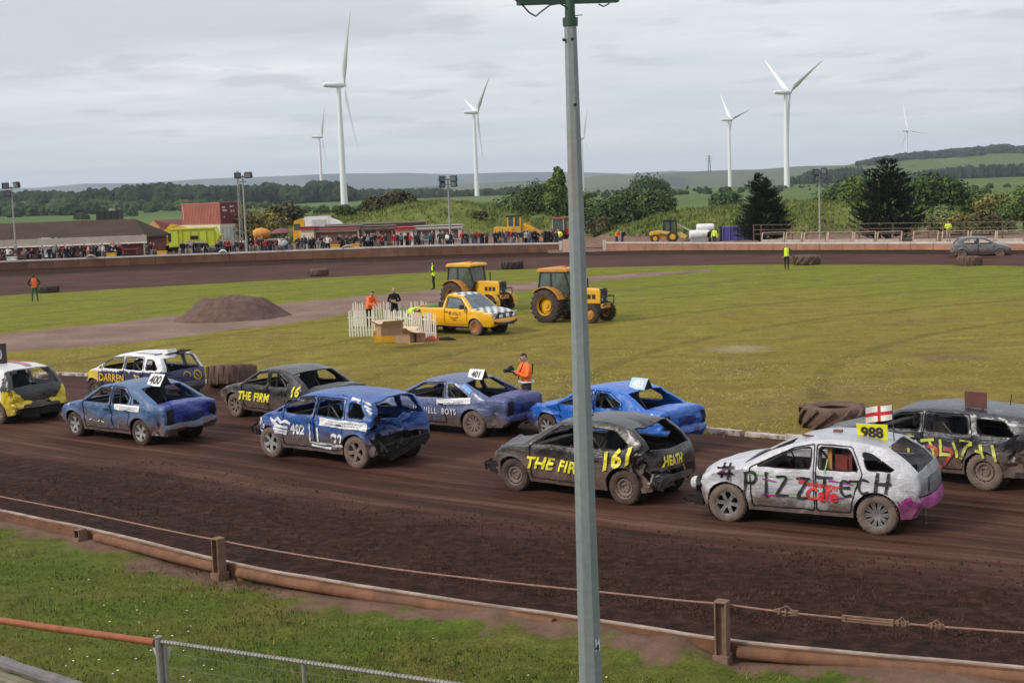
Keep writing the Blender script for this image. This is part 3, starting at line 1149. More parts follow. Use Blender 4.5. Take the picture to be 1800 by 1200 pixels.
TPL = {
	'hatch': dict(wb=2.47, W=0.83, sill=0.23, belt=(0.93, 0.97), R=0.305,
				  segs=[('front_bumper', [(1.90, .26), (1.96, .42), (1.93, .58)]), ('bonnet', [(1.93, .58), (1.84, .71), (1.45, .86), (1.02, .95)]),
						('-ws', [(1.02, .95), (.66, 1.17), (.28, 1.36)]), ('roof', [(.28, 1.36), (-.10, 1.43), (-.7, 1.45), (-1.32, 1.38)]),
						('-rw', [(-1.32, 1.38), (-1.56, 1.18), (-1.72, .97)]), ('tailgate', [(-1.72, .97), (-1.80, .80), (-1.82, .60)]),
						('rear_bumper', [(-1.82, .60), (-1.87, .45), (-1.78, .28)])],
				  wins=[[(.76, .97), (.20, 1.285), (-.36, 1.35), (-.36, .98)], [(-.48, .985), (-.48, 1.35), (-1.02, 1.32), (-1.34, 1.10), (-1.22, 1.0)]],
				  doors=[[(.80, .31), (.84, .93), (.20, 1.325), (-.40, 1.39), (-.41, .93), (-.43, .31)]]),
	'hatch5': dict(wb=2.55, W=0.85, sill=0.24, belt=(0.95, 0.99), R=0.31,
				   segs=[('front_bumper', [(1.96, .26), (2.03, .43), (1.99, .60)]), ('bonnet', [(1.99, .60), (1.88, .73), (1.48, .89), (1.04, .98)]),
						 ('-ws', [(1.04, .98), (.68, 1.21), (.30, 1.40)]), ('roof', [(.30, 1.40), (-.10, 1.47), (-.8, 1.48), (-1.45, 1.41)]),
						 ('-rw', [(-1.45, 1.41), (-1.68, 1.20), (-1.82, 1.00)]), ('tailgate', [(-1.82, 1.00), (-1.92, .80), (-1.94, .60)]),
						 ('rear_bumper', [(-1.94, .60), (-2.0, .45), (-1.9, .28)])],
				   wins=[[(.80, .99), (.22, 1.32), (-.12, 1.37), (-.12, 1.0)], [(-.24, 1.0), (-.24, 1.37), (-.85, 1.36), (-1.20, 1.18), (-1.10, 1.02)]],
				   doors=[[(.84, .31), (.88, .95), (.22, 1.36), (-.155, 1.41), (-.17, .95), (-.17, .31)],
						  [(-.20, .31), (-.20, 1.41), (-.88, 1.40), (-1.25, 1.18), (-1.16, .95), (-.93, .70), (-.86, .5), (-.84, .31)]]),
	'estate': dict(wb=2.50, W=0.86, sill=0.25, belt=(0.96, 1.01), R=0.315,
				   segs=[('front_bumper', [(1.76, .30), (1.82, .45), (1.80, .62)]), ('bonnet', [(1.80, .62), (1.73, .76), (1.42, .90), (.98, .99)]),
						 ('-ws', [(.98, .99), (.58, 1.20), (.16, 1.37)]), ('roof', [(.16, 1.37), (-.3, 1.46), (-.9, 1.455), (-1.38, 1.37)]),
						 ('-rw', [(-1.38, 1.37), (-1.66, 1.20), (-1.86, 1.0)]), ('tailgate', [(-1.86, 1.0), (-1.93, .82), (-1.94, .62)]),
						 ('rear_bumper', [(-1.94, .62), (-1.99, .45), (-1.88, .30)])],
				   wins=[[(.74, 1.0), (.12, 1.30), (-.18, 1.36), (-.18, 1.01)], [(-.30, 1.01), (-.30, 1.36), (-.80, 1.35), (-.97, 1.02)],
						 [(-1.10, 1.04), (-1.0, 1.32), (-1.14, 1.305), (-1.52, 1.08), (-1.48, 1.04)]],
				   doors=[[(.80, .33), (.85, .97), (.10, 1.335), (-.225, 1.40), (-.235, .97), (-.24, .33)],
						  [(-.27, .33), (-.265, 1.40), (-.84, 1.39), (-1.04, .97), (-.92, .72), (-.86, .5), (-.83, .33)]]),
	'bigestate': dict(wb=2.70, W=0.88, sill=0.25, belt=(0.95, 1.0), R=0.325,
				   segs=[('front_bumper', [(2.18, .27), (2.26, .45), (2.21, .62)]), ('bonnet', [(2.21, .62), (2.10, .73), (1.62, .88), (1.14, .96)]),
						 ('-ws', [(1.14, .96), (.74, 1.20), (.38, 1.385)]), ('roof', [(.38, 1.385), (-.2, 1.47), (-1.1, 1.48), (-2.05, 1.42)]),
						 ('-rw', [(-2.05, 1.42), (-2.20, 1.22), (-2.32, .98)]), ('tailgate', [(-2.32, .98), (-2.38, .82), (-2.39, .62)]),
						 ('rear_bumper', [(-2.39, .62), (-2.44, .45), (-2.32, .30)])],
				   wins=[[(.95, .98), (.32, 1.31), (-.10, 1.375), (-.10, .99)], [(-.22, .99), (-.22, 1.375), (-.98, 1.375), (-1.06, 1.0)],
						 [(-1.22, 1.02), (-1.16, 1.355), (-1.70, 1.34), (-1.90, 1.06), (-1.86, 1.02)]],
				   doors=[[(.92, .33), (.98, .95), (.30, 1.352), (-.145, 1.418), (-.155, .95), (-.16, .33)],
						  [(-.19, .33), (-.185, 1.418), (-1.03, 1.415), (-1.13, .95), (-1.02, .72), (-.95, .5), (-.93, .33)]]),
	'sedan': dict(wb=2.62, W=0.85, sill=0.24, belt=(0.91, 0.95), R=0.31,
				  segs=[('front_bumper', [(2.12, .26), (2.19, .43), (2.14, .58)]), ('bonnet', [(2.14, .58), (2.02, .70), (1.55, .84), (1.05, .92)]),
						('-ws', [(1.05, .92), (.68, 1.13), (.32, 1.30)]), ('roof', [(.32, 1.30), (-.15, 1.375), (-.65, 1.37), (-1.10, 1.29)]),
						('-rw', [(-1.10, 1.29), (-1.42, 1.13), (-1.70, .97)]), ('boot_lid', [(-1.70, .97), (-1.98, .965), (-2.19, .950), (-2.235, .925), (-2.255, .86), (-2.27, .72), (-2.26, .56)]),
						('rear_bumper', [(-2.26, .56), (-2.33, .45), (-2.22, .29)])],
				  wins=[[(.86, .94), (.26, 1.235), (-.14, 1.29), (-.14, .95)], [(-.26, .95), (-.26, 1.29), (-.62, 1.275), (-1.02, 1.08), (-.98, .97)]],
				  doors=[[(.86, .32), (.92, .91), (.24, 1.275), (-.175, 1.33), (-.19, .91), (-.19, .32)],
						 [(-.22, .32), (-.215, 1.33), (-.66, 1.315), (-1.08, 1.09), (-1.06, .92), (-.98, .71), (-.91, .5), (-.89, .32)]]),
	'liftback': dict(wb=2.64, W=0.85, sill=0.24, belt=(0.92, 0.96), R=0.31,
				  segs=[('front_bumper', [(2.10, .26), (2.17, .43), (2.12, .58)]), ('bonnet', [(2.12, .58), (2.0, .70), (1.55, .85), (1.05, .93)]),
						('-ws', [(1.05, .93), (.68, 1.16), (.32, 1.34)]), ('roof', [(.32, 1.34), (-.15, 1.41), (-.65, 1.40), (-1.12, 1.32)]),
						('-rw', [(-1.12, 1.32), (-1.50, 1.16), (-1.86, 1.00)]), ('boot_lid', [(-1.86, 1.00), (-2.06, .985), (-2.16, .972), (-2.205, .945), (-2.225, .88), (-2.24, .72), (-2.23, .56)]),
						('rear_bumper', [(-2.23, .56), (-2.30, .45), (-2.19, .29)])],
				  wins=[[(.84, .95), (.26, 1.27), (-.14, 1.325), (-.14, .96)], [(-.28, .96), (-.28, 1.325), (-.66, 1.31), (-.92, 1.13), (-.88, .98)],
						[(-1.10, 1.0), (-1.08, 1.13), (-1.36, 1.0)]],
				  doors=[[(.86, .32), (.92, .92), (.24, 1.31), (-.18, 1.367), (-.20, .92), (-.20, .32)],
						 [(-.23, .32), (-.225, 1.367), (-.70, 1.35), (-1.0, 1.14), (-.99, .93), (-.97, .71), (-.91, .5), (-.89, .32)]]),
	'coupe': dict(wb=2.66, W=0.86, sill=0.24, belt=(0.89, 0.94), R=0.315,
				  segs=[('front_bumper', [(2.16, .26), (2.24, .43), (2.18, .58)]), ('bonnet', [(2.18, .58), (2.06, .69), (1.6, .82), (1.06, .90)]),
						('-ws', [(1.06, .90), (.66, 1.12), (.26, 1.29)]), ('roof', [(.26, 1.29), (-.18, 1.355), (-.6, 1.35), (-.98, 1.28)]),
						('-rw', [(-.98, 1.28), (-1.36, 1.12), (-1.72, .97)]), ('boot_lid', [(-1.72, .97), (-2.0, .97), (-2.22, .955), (-2.27, .93), (-2.295, .86), (-2.31, .72), (-2.30, .56)]),
						('rear_bumper', [(-2.30, .56), (-2.36, .45), (-2.25, .29)])],
				  wins=[[(.86, .92), (.20, 1.225), (-.42, 1.275), (-.48, .94)], [(-.60, .95), (-.54, 1.27), (-.72, 1.255), (-1.18, 1.0), (-1.16, .965)]],
				  doors=[[(.88, .32), (.94, .90), (.20, 1.265), (-.46, 1.315), (-.535, .93), (-.53, .32)]]),
	'mpv': dict(wb=2.70, W=0.88, sill=0.26, belt=(1.01, 1.05), R=0.325,
				segs=[('front_bumper', [(2.03, .28), (2.11, .48), (2.06, .66)]), ('bonnet', [(2.06, .66), (1.95, .80), (1.62, .95), (1.25, 1.05)]),
					  ('-ws', [(1.25, 1.05), (.83, 1.30), (.42, 1.52)]), ('roof', [(.42, 1.52), (-.1, 1.61), (-1.0, 1.61), (-1.82, 1.52)]),
					  ('-rw', [(-1.82, 1.52), (-1.97, 1.28), (-2.06, 1.02)]), ('tailgate', [(-2.06, 1.02), (-2.13, .84), (-2.15, .65)]),
					  ('rear_bumper', [(-2.15, .65), (-2.20, .48), (-2.10, .30)])],
				wins=[[(1.10, 1.05), (.94, 1.17), (.92, 1.05)], [(.82, 1.06), (.80, 1.24), (.38, 1.455), (-.08, 1.51), (-.08, 1.06)],
					  [(-.20, 1.06), (-.20, 1.51), (-.98, 1.50), (-1.02, 1.06)], [(-1.16, 1.08), (-1.16, 1.48), (-1.5, 1.45), (-1.74, 1.14), (-1.68, 1.08)]],
				doors=[[(.87, .34), (.87, 1.02), (.86, 1.27), (.38, 1.50), (-.125, 1.555), (-.135, 1.02), (-.14, .34)],
					   [(-.165, .34), (-.16, 1.555), (-1.03, 1.545), (-1.08, 1.02), (-1.02, .78), (-.93, .55), (-.90, .34)]]),
}
for _k in ('mpv',):
	_T = TPL[_k]
	_kx = .98
	_f = lambda x: (1.35 + (x - 1.35) * .78 if x > 1.35 else (-1.35 + (x + 1.35) * .80 if x < -1.35 else x)) * _kx
	_T['wb'] *= _kx
	_T['segs'] = [(n, [(_f(x), z) for x, z in p]) for n, p in _T['segs']]
	_T['wins'] = [[(_f(x), z) for x, z in p] for p in _T['wins']]
	_T['doors'] = [[(_f(x), z) for x, z in p] for p in _T['doors']]
_T = TPL['mpv']
_g = lambda z: z if z < 1.05 else 1.05 + (z - 1.05) * .80
_T['segs'] = [(n, [(x, _g(z)) for x, z in p]) for n, p in _T['segs']]
_T['wins'] = [[(x, _g(z)) for x, z in p] for p in _T['wins']]
_T['doors'] = [[(x, _g(z)) for x, z in p] for p in _T['doors']]
_T = TPL['bigestate']
_g = lambda z: z if z < 1.0 else 1.0 + (z - 1.0) * .82
_T['segs'] = [(n, [(x, _g(z)) for x, z in p]) for n, p in _T['segs']]
_T['wins'] = [[(x, _g(z)) for x, z in p] for p in _T['wins']]
_T['doors'] = [[(x, _g(z)) for x, z in p] for p in _T['doors']]
TPL['pickup'] = dict(wb=2.80, W=0.85, sill=0.36, belt=(1.04, 1.08), R=0.335,
				segs=[('front_bumper', [(2.22, .36), (2.34, .50), (2.30, .70)]), ('bonnet', [(2.30, .70), (2.24, .88), (1.75, 1.0), (1.20, 1.06)]),
					  ('-ws', [(1.20, 1.06), (.88, 1.34), (.56, 1.58)]), ('roof', [(.56, 1.58), (.2, 1.65), (-.25, 1.63)]),
					  ('-rw', [(-.25, 1.63), (-.36, 1.40), (-.42, 1.10)]), ('load_bed', [(-.42, 1.10), (-1.2, 1.085), (-2.02, 1.07)]),
					  ('tailgate', [(-2.02, 1.07), (-2.08, .85), (-2.08, .62)]), ('rear_bumper', [(-2.08, .62), (-2.16, .52), (-2.06, .38)])],
				wins=[[(1.0, 1.08), (.50, 1.49), (-.16, 1.54), (-.20, 1.09)]],
				doors=[[(.98, .42), (1.03, 1.04), (.50, 1.54), (-.20, 1.585), (-.265, 1.04), (-.27, .42)]])
MUD = (0.105, 0.066, 0.050)
def car_paint(name, col, mud_z=0.52, dust=0.35, rough=0.38, metal=0.0, scr=(0.32, 0.31, 0.30), scratch=0.5, crease=0.7):
	"""old paint: mud thrown up from the sills, dust film, scratches down to the metal"""
	b = NB(name)
	oc = b.coord('Object')
	sp = b.n('ShaderNodeSeparateXYZ')
	b.link(oc, sp.inputs[0])
	n1 = b.noise(oc, 2.2, 7, 0.65, 0.5)
	n2 = b.noise(oc, 11.0, 6, 0.7)
	n3 = b.noise(b.coord('Object', scale=(1.2, 1.2, 9)), 2.5, 5, 0.6)
	c = b.ramp(n1, [(0.3, tuple(x * 0.8 for x in col)), (0.7, tuple(min(1, x * 1.15) for x in col))])
	# scuffs, mostly sideways
	sc = b.ramp(b.noise(b.coord('Object', scale=(1.0, 1.0, 6.5), loc=(3, 1, 2)), 3.0, 8, 0.72, 0.4), [(0.62, 0.0), (0.665, scratch)])
	c = b.mix(sc, c, scr)
	big = b.ramp(b.noise(b.coord('Object', scale=(1, 1, 1.6), loc=(7, 2, 5)), 1.7, 8, 0.7, 0.8), [(0.60, 0.0), (0.63, scratch * 0.75)])
	c = b.mix(big, c, tuple(min(1, x * 0.45 + 0.07) for x in col) if sum(col) > .9 else tuple(min(1, x * 1.5 + 0.05) for x in col))
	spk = b.ramp(b.noise(oc, 34.0, 3, 0.6), [(0.64, 0.0), (0.69, 0.8)])
	c = b.mix(spk, c, MUD)
	du = b.math('MULTIPLY', b.ramp(n2, [(0.42, 0.0), (0.75, 1.0)]), dust * 0.75)
	c = b.mix(du, c, (0.20, 0.145, 0.115))
	h = b.math('ADD', sp.outputs['Z'], b.math('MULTIPLY', b.math('SUBTRACT', n1, 0.5), 0.75))
	h = b.math('ADD', h, b.math('MULTIPLY', b.math('SUBTRACT', n2, 0.5), 0.30))
	h = b.math('SUBTRACT', mud_z + 0.20, h)
	mf = b.math('MULTIPLY', h, 3.2, clamp=True)
	mudc = b.ramp(n2, [(0.3, tuple(x * 0.75 for x in MUD)), (0.7, tuple(x * 1.5 for x in MUD))])
	c = b.mix(b.math('MULTIPLY', mf, 0.93), c, mudc)
	r = b.math('ADD', b.math('MULTIPLY', mf, 0.5), rough, clamp=True)
	r = b.math('ADD', r, b.math('MULTIPLY', du, 0.5), clamp=True)
	vo = b.n('ShaderNodeTexVoronoi', feature='DISTANCE_TO_EDGE')
	vo.inputs['Scale'].default_value = 3.1
	wob = b.mix(0.12, oc, b.n('ShaderNodeTexNoise').outputs['Color'])
	b.link(wob, vo.inputs['Vector'])
	fold = b.math('MULTIPLY', b.ramp(vo.outputs['Distance'], [(0.0, 0.0), (0.16, 1.0)]), b.ramp(n1, [(0.45, 0.0), (0.6, 1.0)]))
	b.bump(b.math('ADD', b.math('ADD', n3, b.math('MULTIPLY', fold, crease)), b.math('MULTIPLY', n2, 0.6)), 0.32, 0.05)
	b.set(color=c, rough=r, metal=metal, spec=0.5, coat=0.25)
	b.b.inputs['Coat Roughness'].default_value = 0.2
	return b.mat
BLACKM = pm('sooty_black', (0.012, 0.011, 0.011), 0.8, var=0.5, scale=4, dirt=0.3, dirtcol=(0.05, 0.035, 0.028), spec=0.3)
INNERM = pm('cabin_dark', (0.022, 0.020, 0.020), 0.85, var=0.6, scale=5, dirt=0.25, dirtcol=(0.075, 0.055, 0.045), spec=0.25)
CAGEM = pm('cage_steel', (0.075, 0.072, 0.070), 0.5, var=0.4, scale=7, spec=0.4)
SEATM = pm('seat_cloth', (0.045, 0.045, 0.05), 0.9, var=0.4, scale=9)
RAWM = pm('bent_metal', (0.16, 0.155, 0.15), 0.5, 0.6, var=0.4, scale=7, dirt=0.5, dirtcol=(0.09, 0.06, 0.045))
TYREM = pm('muddy_tyre', (0.075, 0.052, 0.043), 0.95, var=0.35, scale=9, bump=0.5, dirt=0.35, dirtcol=(0.028, 0.024, 0.022), spec=0.15)
TYREM2 = pm('dusty_tyre', (0.150, 0.112, 0.092), 0.95, var=0.3, scale=9, bump=0.4, dirt=0.25, dirtcol=(0.05, 0.04, 0.035), spec=0.15)
ALLOY = pm('alloy_rim', (0.38, 0.37, 0.36), 0.45, 0.5, var=0.3, scale=8, dirt=0.4, dirtcol=(0.14, 0.10, 0.08))
ALLOYD = pm('muddy_rim', (0.165, 0.120, 0.098), 0.85, 0.0, var=0.3, scale=8, dirt=0.3, dirtcol=(0.09, 0.06, 0.05))
GUNM = pm('gunmetal_rim', (0.20, 0.19, 0.18), 0.5, 0.4, var=0.4, scale=10, dirt=0.45, dirtcol=(0.10, 0.07, 0.055))
WHITE = pm('white_paint', (0.70, 0.70, 0.70), 0.5, var=0.08, scale=4, dirt=0.15, dirtcol=(0.42, 0.37, 0.33))
YELLOWL = pm('yellow_lettering', (0.74, 0.65, 0.035), 0.55, var=0.12, scale=9, dirt=0.42, dirtcol=(0.16, 0.12, 0.05))
WHITEL = pm('white_lettering', (0.62, 0.62, 0.64), 0.6, var=0.12, scale=10, dirt=0.5, dirtcol=(0.16, 0.17, 0.26))
BLACKL = pm('black_lettering', (0.015, 0.014, 0.016), 0.6, var=0.4, scale=6)
GREYL = pm('grey_print', (0.22, 0.22, 0.25), 0.6, var=0.2, scale=6)
REDL = pm('red_lettering', (0.55, 0.02, 0.025), 0.6, var=0.2, scale=6)
DEEP = pm('wheel_dark', (0.008, 0.008, 0.008), 0.9, var=0.3, scale=4, spec=0.2)
LAMPR = pm('lamp_red', (0.22, 0.012, 0.012), 0.25, var=0.3, scale=9, dirt=0.2)
LAMPC = pm('lamp_clear', (0.45, 0.46, 0.46), 0.2, var=0.25, scale=12, dirt=0.3)
WHEELS = {}
RY = Matrix.Rotation(-pi / 2, 4, 'X')          # lathe axis z -> +y
def wheel_meshes(style, R, tyrem, rimm):
	key = (style, R, tyrem.name, rimm.name)
	if key in WHEELS:
		return WHEELS[key]
	r = R * 0.63
	w = 0.20
	t = MB()
	prof = [(r, -w * .46), (r + .03, -w * .52), (R * .93, -w * .5), (R * .985, -w * .42), (R, -w * .25), (R, w * .25), (R * .985, w * .42), (R * .93, w * .5), (r + .03, w * .52), (r, w * .46)]
	t.lathe(prof, 28, 0, RY)
	# shallow tread blocks
	for j in range(28):
		a = 2 * pi * (j + .5) / 28
		for s in (-1, 1):
			M = Matrix.Rotation(a, 4, 'Z')
			c = M @ V((R + .002, 0, s * w * .22))
			t.box(RY @ c, (.016, .05, .028), 0, rot=(RY @ M @ Matrix.Rotation(pi / 2, 4, 'X')).to_3x3())
	tm = t.mesh('wheel', [tyrem], True, 40)
	m = MB()
	m.lathe([(r + .004, -w * .45), (r - .02, -w * .40), (r - .03, w * .2), (r - .012, w * .40), (r + .008, w * .47)], 28, 0, RY)
	m.lathe([(.001, -.03), (r - .02, -.03)], 24, 1, RY)
	if style.startswith('spoke'):
		k = int(style[5:])
		for j in range(k):
			a = 2 * pi * j / k
			wd = {5: .075, 6: .06, 7: .05, 10: .03}[k]
			da = (0.0,) if k < 10 else (-.12, .12)
			for q in da:
				M = RY @ Matrix.Rotation(a, 4, 'Z')
				p0 = M @ V((.03, 0, w * .26))
				M2 = RY @ Matrix.Rotation(a + q, 4, 'Z')
				p1 = M2 @ V((r - .01, 0, w * .36))
				m.bar(p0, p1, wd, .03, 0, up=(0, 1, 0))
				if k < 7:
					pm_ = M2 @ V((r - .035, 0, w * .36))
					m.bar(pm_, p1, wd * 1.9, .028, 0, up=(0, 1, 0))
		m.lathe([(.001, w * .34), (.05, w * .34), (.065, w * .24), (.065, 0)], 14, 0, RY)
	else:
		m.lathe([(.001, w * .12), (.045, w * .12), (.055, w * .22), (.085, w * .22), (.10, w * .10), (r * .66, w * .30), (r * .78, w * .32), (r - .02, w * .14)], 28, 0, RY)
		k = 14
		for j in range(k):
			a = 2 * pi * j / k
			M = RY @ Matrix.Rotation(a, 4, 'Z')
			c = M @ V((r * .84, 0, w * .255))
			m.lathe([(.001, .006), (.019, .006), (.021, -.02)], 8, 1, Matrix.Translation(c) @ RY)
		for j in range(4):
			a = 2 * pi * j / 4
			c = (RY @ Matrix.Rotation(a, 4, 'Z')) @ V((.07, 0, w * .235))
			m.lathe([(.001, .008), (.011, .008), (.012, -.01)], 6, 1, Matrix.Translation(c) @ RY)
	rm = m.mesh('rim', [rimm, DEEP], True, 35)
	WHEELS[key] = (tm, rm)
	return tm, rm
def add_wheel(parent, x, y, R, style, tyrem, rimm, steer=0.0, z=None, flip=None):
	tm, rm = wheel_meshes(style, R, tyrem, rimm)
	o = bpy.data.objects.new('wheel', tm)
	COL.objects.link(o)
	o.parent = parent
	o.location = (x, y, R if z is None else z)
	o.rotation_euler = (0, R_.uniform(0, 1.2) * 0, (0 if y > 0 else pi) + steer)
	q = bpy.data.objects.new('rim', rm)
	COL.objects.link(q)
	q.parent = o
	o.rotation_euler.y = R_.uniform(0, 6.28)
	o.rotation_mode = 'ZXY'
	return o
def text2d(txt, size=0.2, shear=0.0, bold=0.0, sx=1.0, space=1.0):
	cu = bpy.data.curves.new('lettering', 'FONT')
	cu.body = txt
	cu.size = size
	cu.shear = shear
	cu.offset = bold
	cu.space_character = space
	cu.resolution_u = 3
	ob = bpy.data.objects.new('lettering', cu)
	COL.objects.link(ob)
	bpy.context.view_layer.update()
	me = bpy.data.meshes.new_from_object(ob.evaluated_get(bpy.context.evaluated_depsgraph_get()))
	vs = [(v.co.x * sx, v.co.y) for v in me.vertices]
	fs = [tuple(p.vertices) for p in me.polygons]
	bpy.data.objects.remove(ob)
	bpy.data.curves.remove(cu)
	bpy.data.meshes.remove(me)
	return vs, fs
def ribbon2d(lines, w):
	"""freehand brush strokes"""
	vs, fs = [], []
	for ln in lines:
		pts = catmull(ln, 4) if len(ln) > 2 else dens(ln, 0.06, False)
		b = len(vs)
		n = len(pts)
		for i, p in enumerate(pts):
			a, c = pts[max(0, i - 1)], pts[min(n - 1, i + 1)]
			d = V((c[0] - a[0], c[1] - a[1]))
			d = d.normalized() if d.length else V((1, 0))
			ww = w / 2 * (0.8 + 0.35 * noise.noise(V((p[0] * 9, p[1] * 9, w * 50))))
			vs.append((p[0] - d.y * ww, p[1] + d.x * ww))
			vs.append((p[0] + d.y * ww, p[1] - d.x * ww))
		for i in range(n - 1):
			fs.append((b + 2 * i, b + 2 * i + 1, b + 2 * i + 3, b + 2 * i + 2))
	return vs, fs
def grid2d(w, h, step=0.08):
	nx, ny = max(1, int(w / step)), max(1, int(h / step))
	vs = [(w * i / nx, h * j / ny) for j in range(ny + 1) for i in range(nx + 1)]
	fs = [(j * (nx + 1) + i, j * (nx + 1) + i + 1, (j + 1) * (nx + 1) + i + 1, (j + 1) * (nx + 1) + i) for j in range(ny) for i in range(nx)]
	return vs, fs
def slice2d(vs, fs, step=0.09):
	bm = bmesh.new()
	bv = [bm.verts.new((x, y, 0)) for x, y in vs]
	for f in fs:
		try:
			bm.faces.new([bv[i] for i in f])
		except ValueError:
			pass
	xs, ys = [v[0] for v in vs], [v[1] for v in vs]
	for lo, hi, nrm in ((min(xs), max(xs), (1, 0, 0)), (min(ys), max(ys), (0, 1, 0))):
		k = int((hi - lo) / step)
		for i in range(1, k + 1):
			c = lo + (hi - lo) * i / (k + 1)
			bmesh.ops.bisect_plane(bm, geom=bm.verts[:] + bm.edges[:] + bm.faces[:], plane_co=V(nrm) * c, plane_no=nrm)
	bm.verts.index_update()
	out = [(v.co.x, v.co.y) for v in bm.verts], [tuple(v.index for v in f.verts) for f in bm.faces]
	bm.free()
	return out
class Car:
	def __init__(s, tpl, label, pos, head, paint, cat='banger car', dents=(), crumple=0.012, seed=1.0, group='banger cars lined up on the track', name='banger_car',
				 skip=(), mats=None, wheels=('spoke5', ALLOY), tyre=TYREM, doors2=True, R=None, cage=True, ride=0.0, pitch=0.0, glassm=None, strip=None):
		T = s.T = TPL[tpl]
		s.dents, s.crumple, s.seed = dents, crumple, seed
		s.wb, s.W = T['wb'], T['W']
		s.R = R or T['R']
		s.prof = []
		s.segr = []
		for nm, pts in T['segs']:
			pts = catmull(pts, 4)
			st = len(s.prof) - 1 if s.prof else 0
			s.prof += pts if not s.prof else pts[1:]
			s.segr.append((nm, st, len(s.prof) - 1))
		s.top = [p for p in s.prof]
		s.hl = max(abs(s.prof[0][0]), abs(s.prof[-1][0])) + 0.05
		s.root = thing(name, label, cat, (pos[0], pos[1], ride), head, group)
		s.root.rotation_euler.y = pitch
		mats = mats or {}
		s.paint = paint
		g = lambda k: mats.get(k, paint)
		# ---- side sheets
		s.build_sides(g, doors2)
		# ---- top sheets
		for nm, a, b in s.segr:
			if nm in skip:
				continue
			if nm.startswith('-'):
				s.sheet('pillar', a, b, [(-1, -.90)], g('pillar'))
				s.sheet('pillar', a, b, [(.90, 1)], g('pillar'))
				if glassm:
					s.sheet('windscreen' if nm == '-ws' else 'rear_window', a, b, [(-.90, .90)], glassm)
			else:
				s.sheet(nm, a, b, [(-1, 1)], g(nm))
		s.interior(cage)
		s.seams(skip)
		if glassm:
			for w in T['wins']:
				for sg in (1, -1):
					s.letters((w, [tuple(range(len(w)))]), 0, 0, glassm, -.028, 'side_window', -sg if False else sg, raw=True)
		if strip:
			for sg in (1, -1):
				s.letters(ribbon2d([[(-s.wb / 2 + s.R + .1, strip), (s.wb / 2 - s.R - .1, strip)]], .05), 0, 0, BLACKM, .012, 'rubbing_strip', sg, raw=True)
		for (x, st) in ((s.wb / 2, 0.0), (-s.wb / 2, 0.0)):
			for y in (1, -1):
				ww = wheels[2:4] if (len(wheels) > 2 and x < 0) else wheels[:2]
				add_wheel(s.root, x, y * (s.W - 0.115), s.R, ww[0], tyre, ww[1], R_.uniform(-.03, .03) if x > 0 else 0)
	def belt(s, x):
		b = s.T['belt']
		return b[0] + (b[1] - b[0]) * (s.hl - x) / (2 * s.hl)
	def sy(s, x, z):
		"""half width of the body at station x, height z"""
		u = abs(x) / s.hl
		w = s.W * (1 - (0.15 if x > 0 else 0.075) * max(0, (u - 0.55) / 0.45) ** 2.6)
		bz = s.belt(x)
		sill = s.T['sill']
		if z > bz:
			w -= (z - bz) * 0.36 + 0.012
		else:
			t = (bz - z) / (bz - sill)
			w += 0.022 * sin(pi * min(1, t)) - 0.055 * max(0, t - 0.55) ** 1.5 * 3 - 0.012 * (t < 0.12)
		w += 0.014 / (1 + exp(-(z - (bz - 0.10)) * 90)) * (z <= bz) - 0.010 / (1 + exp(-((sill + 0.24) - z) * 90))
		# wheel-arch lips
		for ax in (s.wb / 2, -s.wb / 2):
			rr = hypot(x - ax, z - s.R)
			w += 0.020 * exp(-((rr - (s.R + 0.065)) / 0.05) ** 2)
		d = min(line_d(x, z, s.top[max(0, k - 1):k + 2]) for k in s.near_idx(x, z))
		r = 0.058
		if d < r:
			w -= r - sqrt(max(0, r * r - (r - d) ** 2))
		return w
	def near_idx(s, x, z):
		k = min(range(len(s.top)), key=lambda i: (s.top[i][0] - x) ** 2 + (s.top[i][1] - z) ** 2)
		return (k,)
	def D(s, p):
		"""dents and crumpling, the same for every sheet so they stay joined"""
		q = V(p)
		d = V((0, 0, 0))
		for (c, R, mv) in s.dents:
			e = (q - V(c))
			f = e.length / R
			if f < 1:
				k = (1 - f * f) ** 2
				d += V(mv) * k
				L = V(mv).length
				n = noise.noise_vector(q * 5.5 + V((s.seed, 0, 0)))
				rg = abs(noise.noise(q * 6.5 + V((0, s.seed, 2)))) - .18
				d += n * (0.45 * L * k) + V(mv) * (rg * 1.5 * k)
		n = noise.noise_vector(q * 2.6 + V((s.seed * 3, 5, 1)))
		n2 = noise.noise_vector(q * 7.0 + V((s.seed, 9, 4)))
		end = max(0, abs(q.x) / s.hl - 0.6)
		rg = abs(noise.noise(q * V((3.4, 3.4, 6.0)) + V((s.seed * 2, 1, 8)))) - .2
		d.y += (1 if q.y > 0 else -1) * rg * s.crumple * -1.9
		rg2 = abs(noise.noise(q * 8.0 + V((s.seed, 4, 1)))) - .2
		d += n * s.crumple * (1.0 + 3.0 * end) + n2 * s.crumple * (0.5 + 1.8 * end)
		d.y += (-1 if q.y > 0 else 1) * rg2 * s.crumple * (1.1 + 2 * end)
		return q + d
	def side(s, x, z, sg, off=0.0):
		p = V((x, sg * (s.sy(x, z)), z))
		p = s.D(p)
		p.y += sg * off
		return p
	def arch(s, ax, n=12):
		r = s.R + 0.055
		z0 = s.T['sill'] + 0.02
		a0 = math.asin(max(-1, min(1, (z0 - s.R) / r)))
		return [(ax + r * cos(a), s.R + r * sin(a)) for a in [a0 + (pi - 2 * a0) * i / n for i in range(n + 1)]]
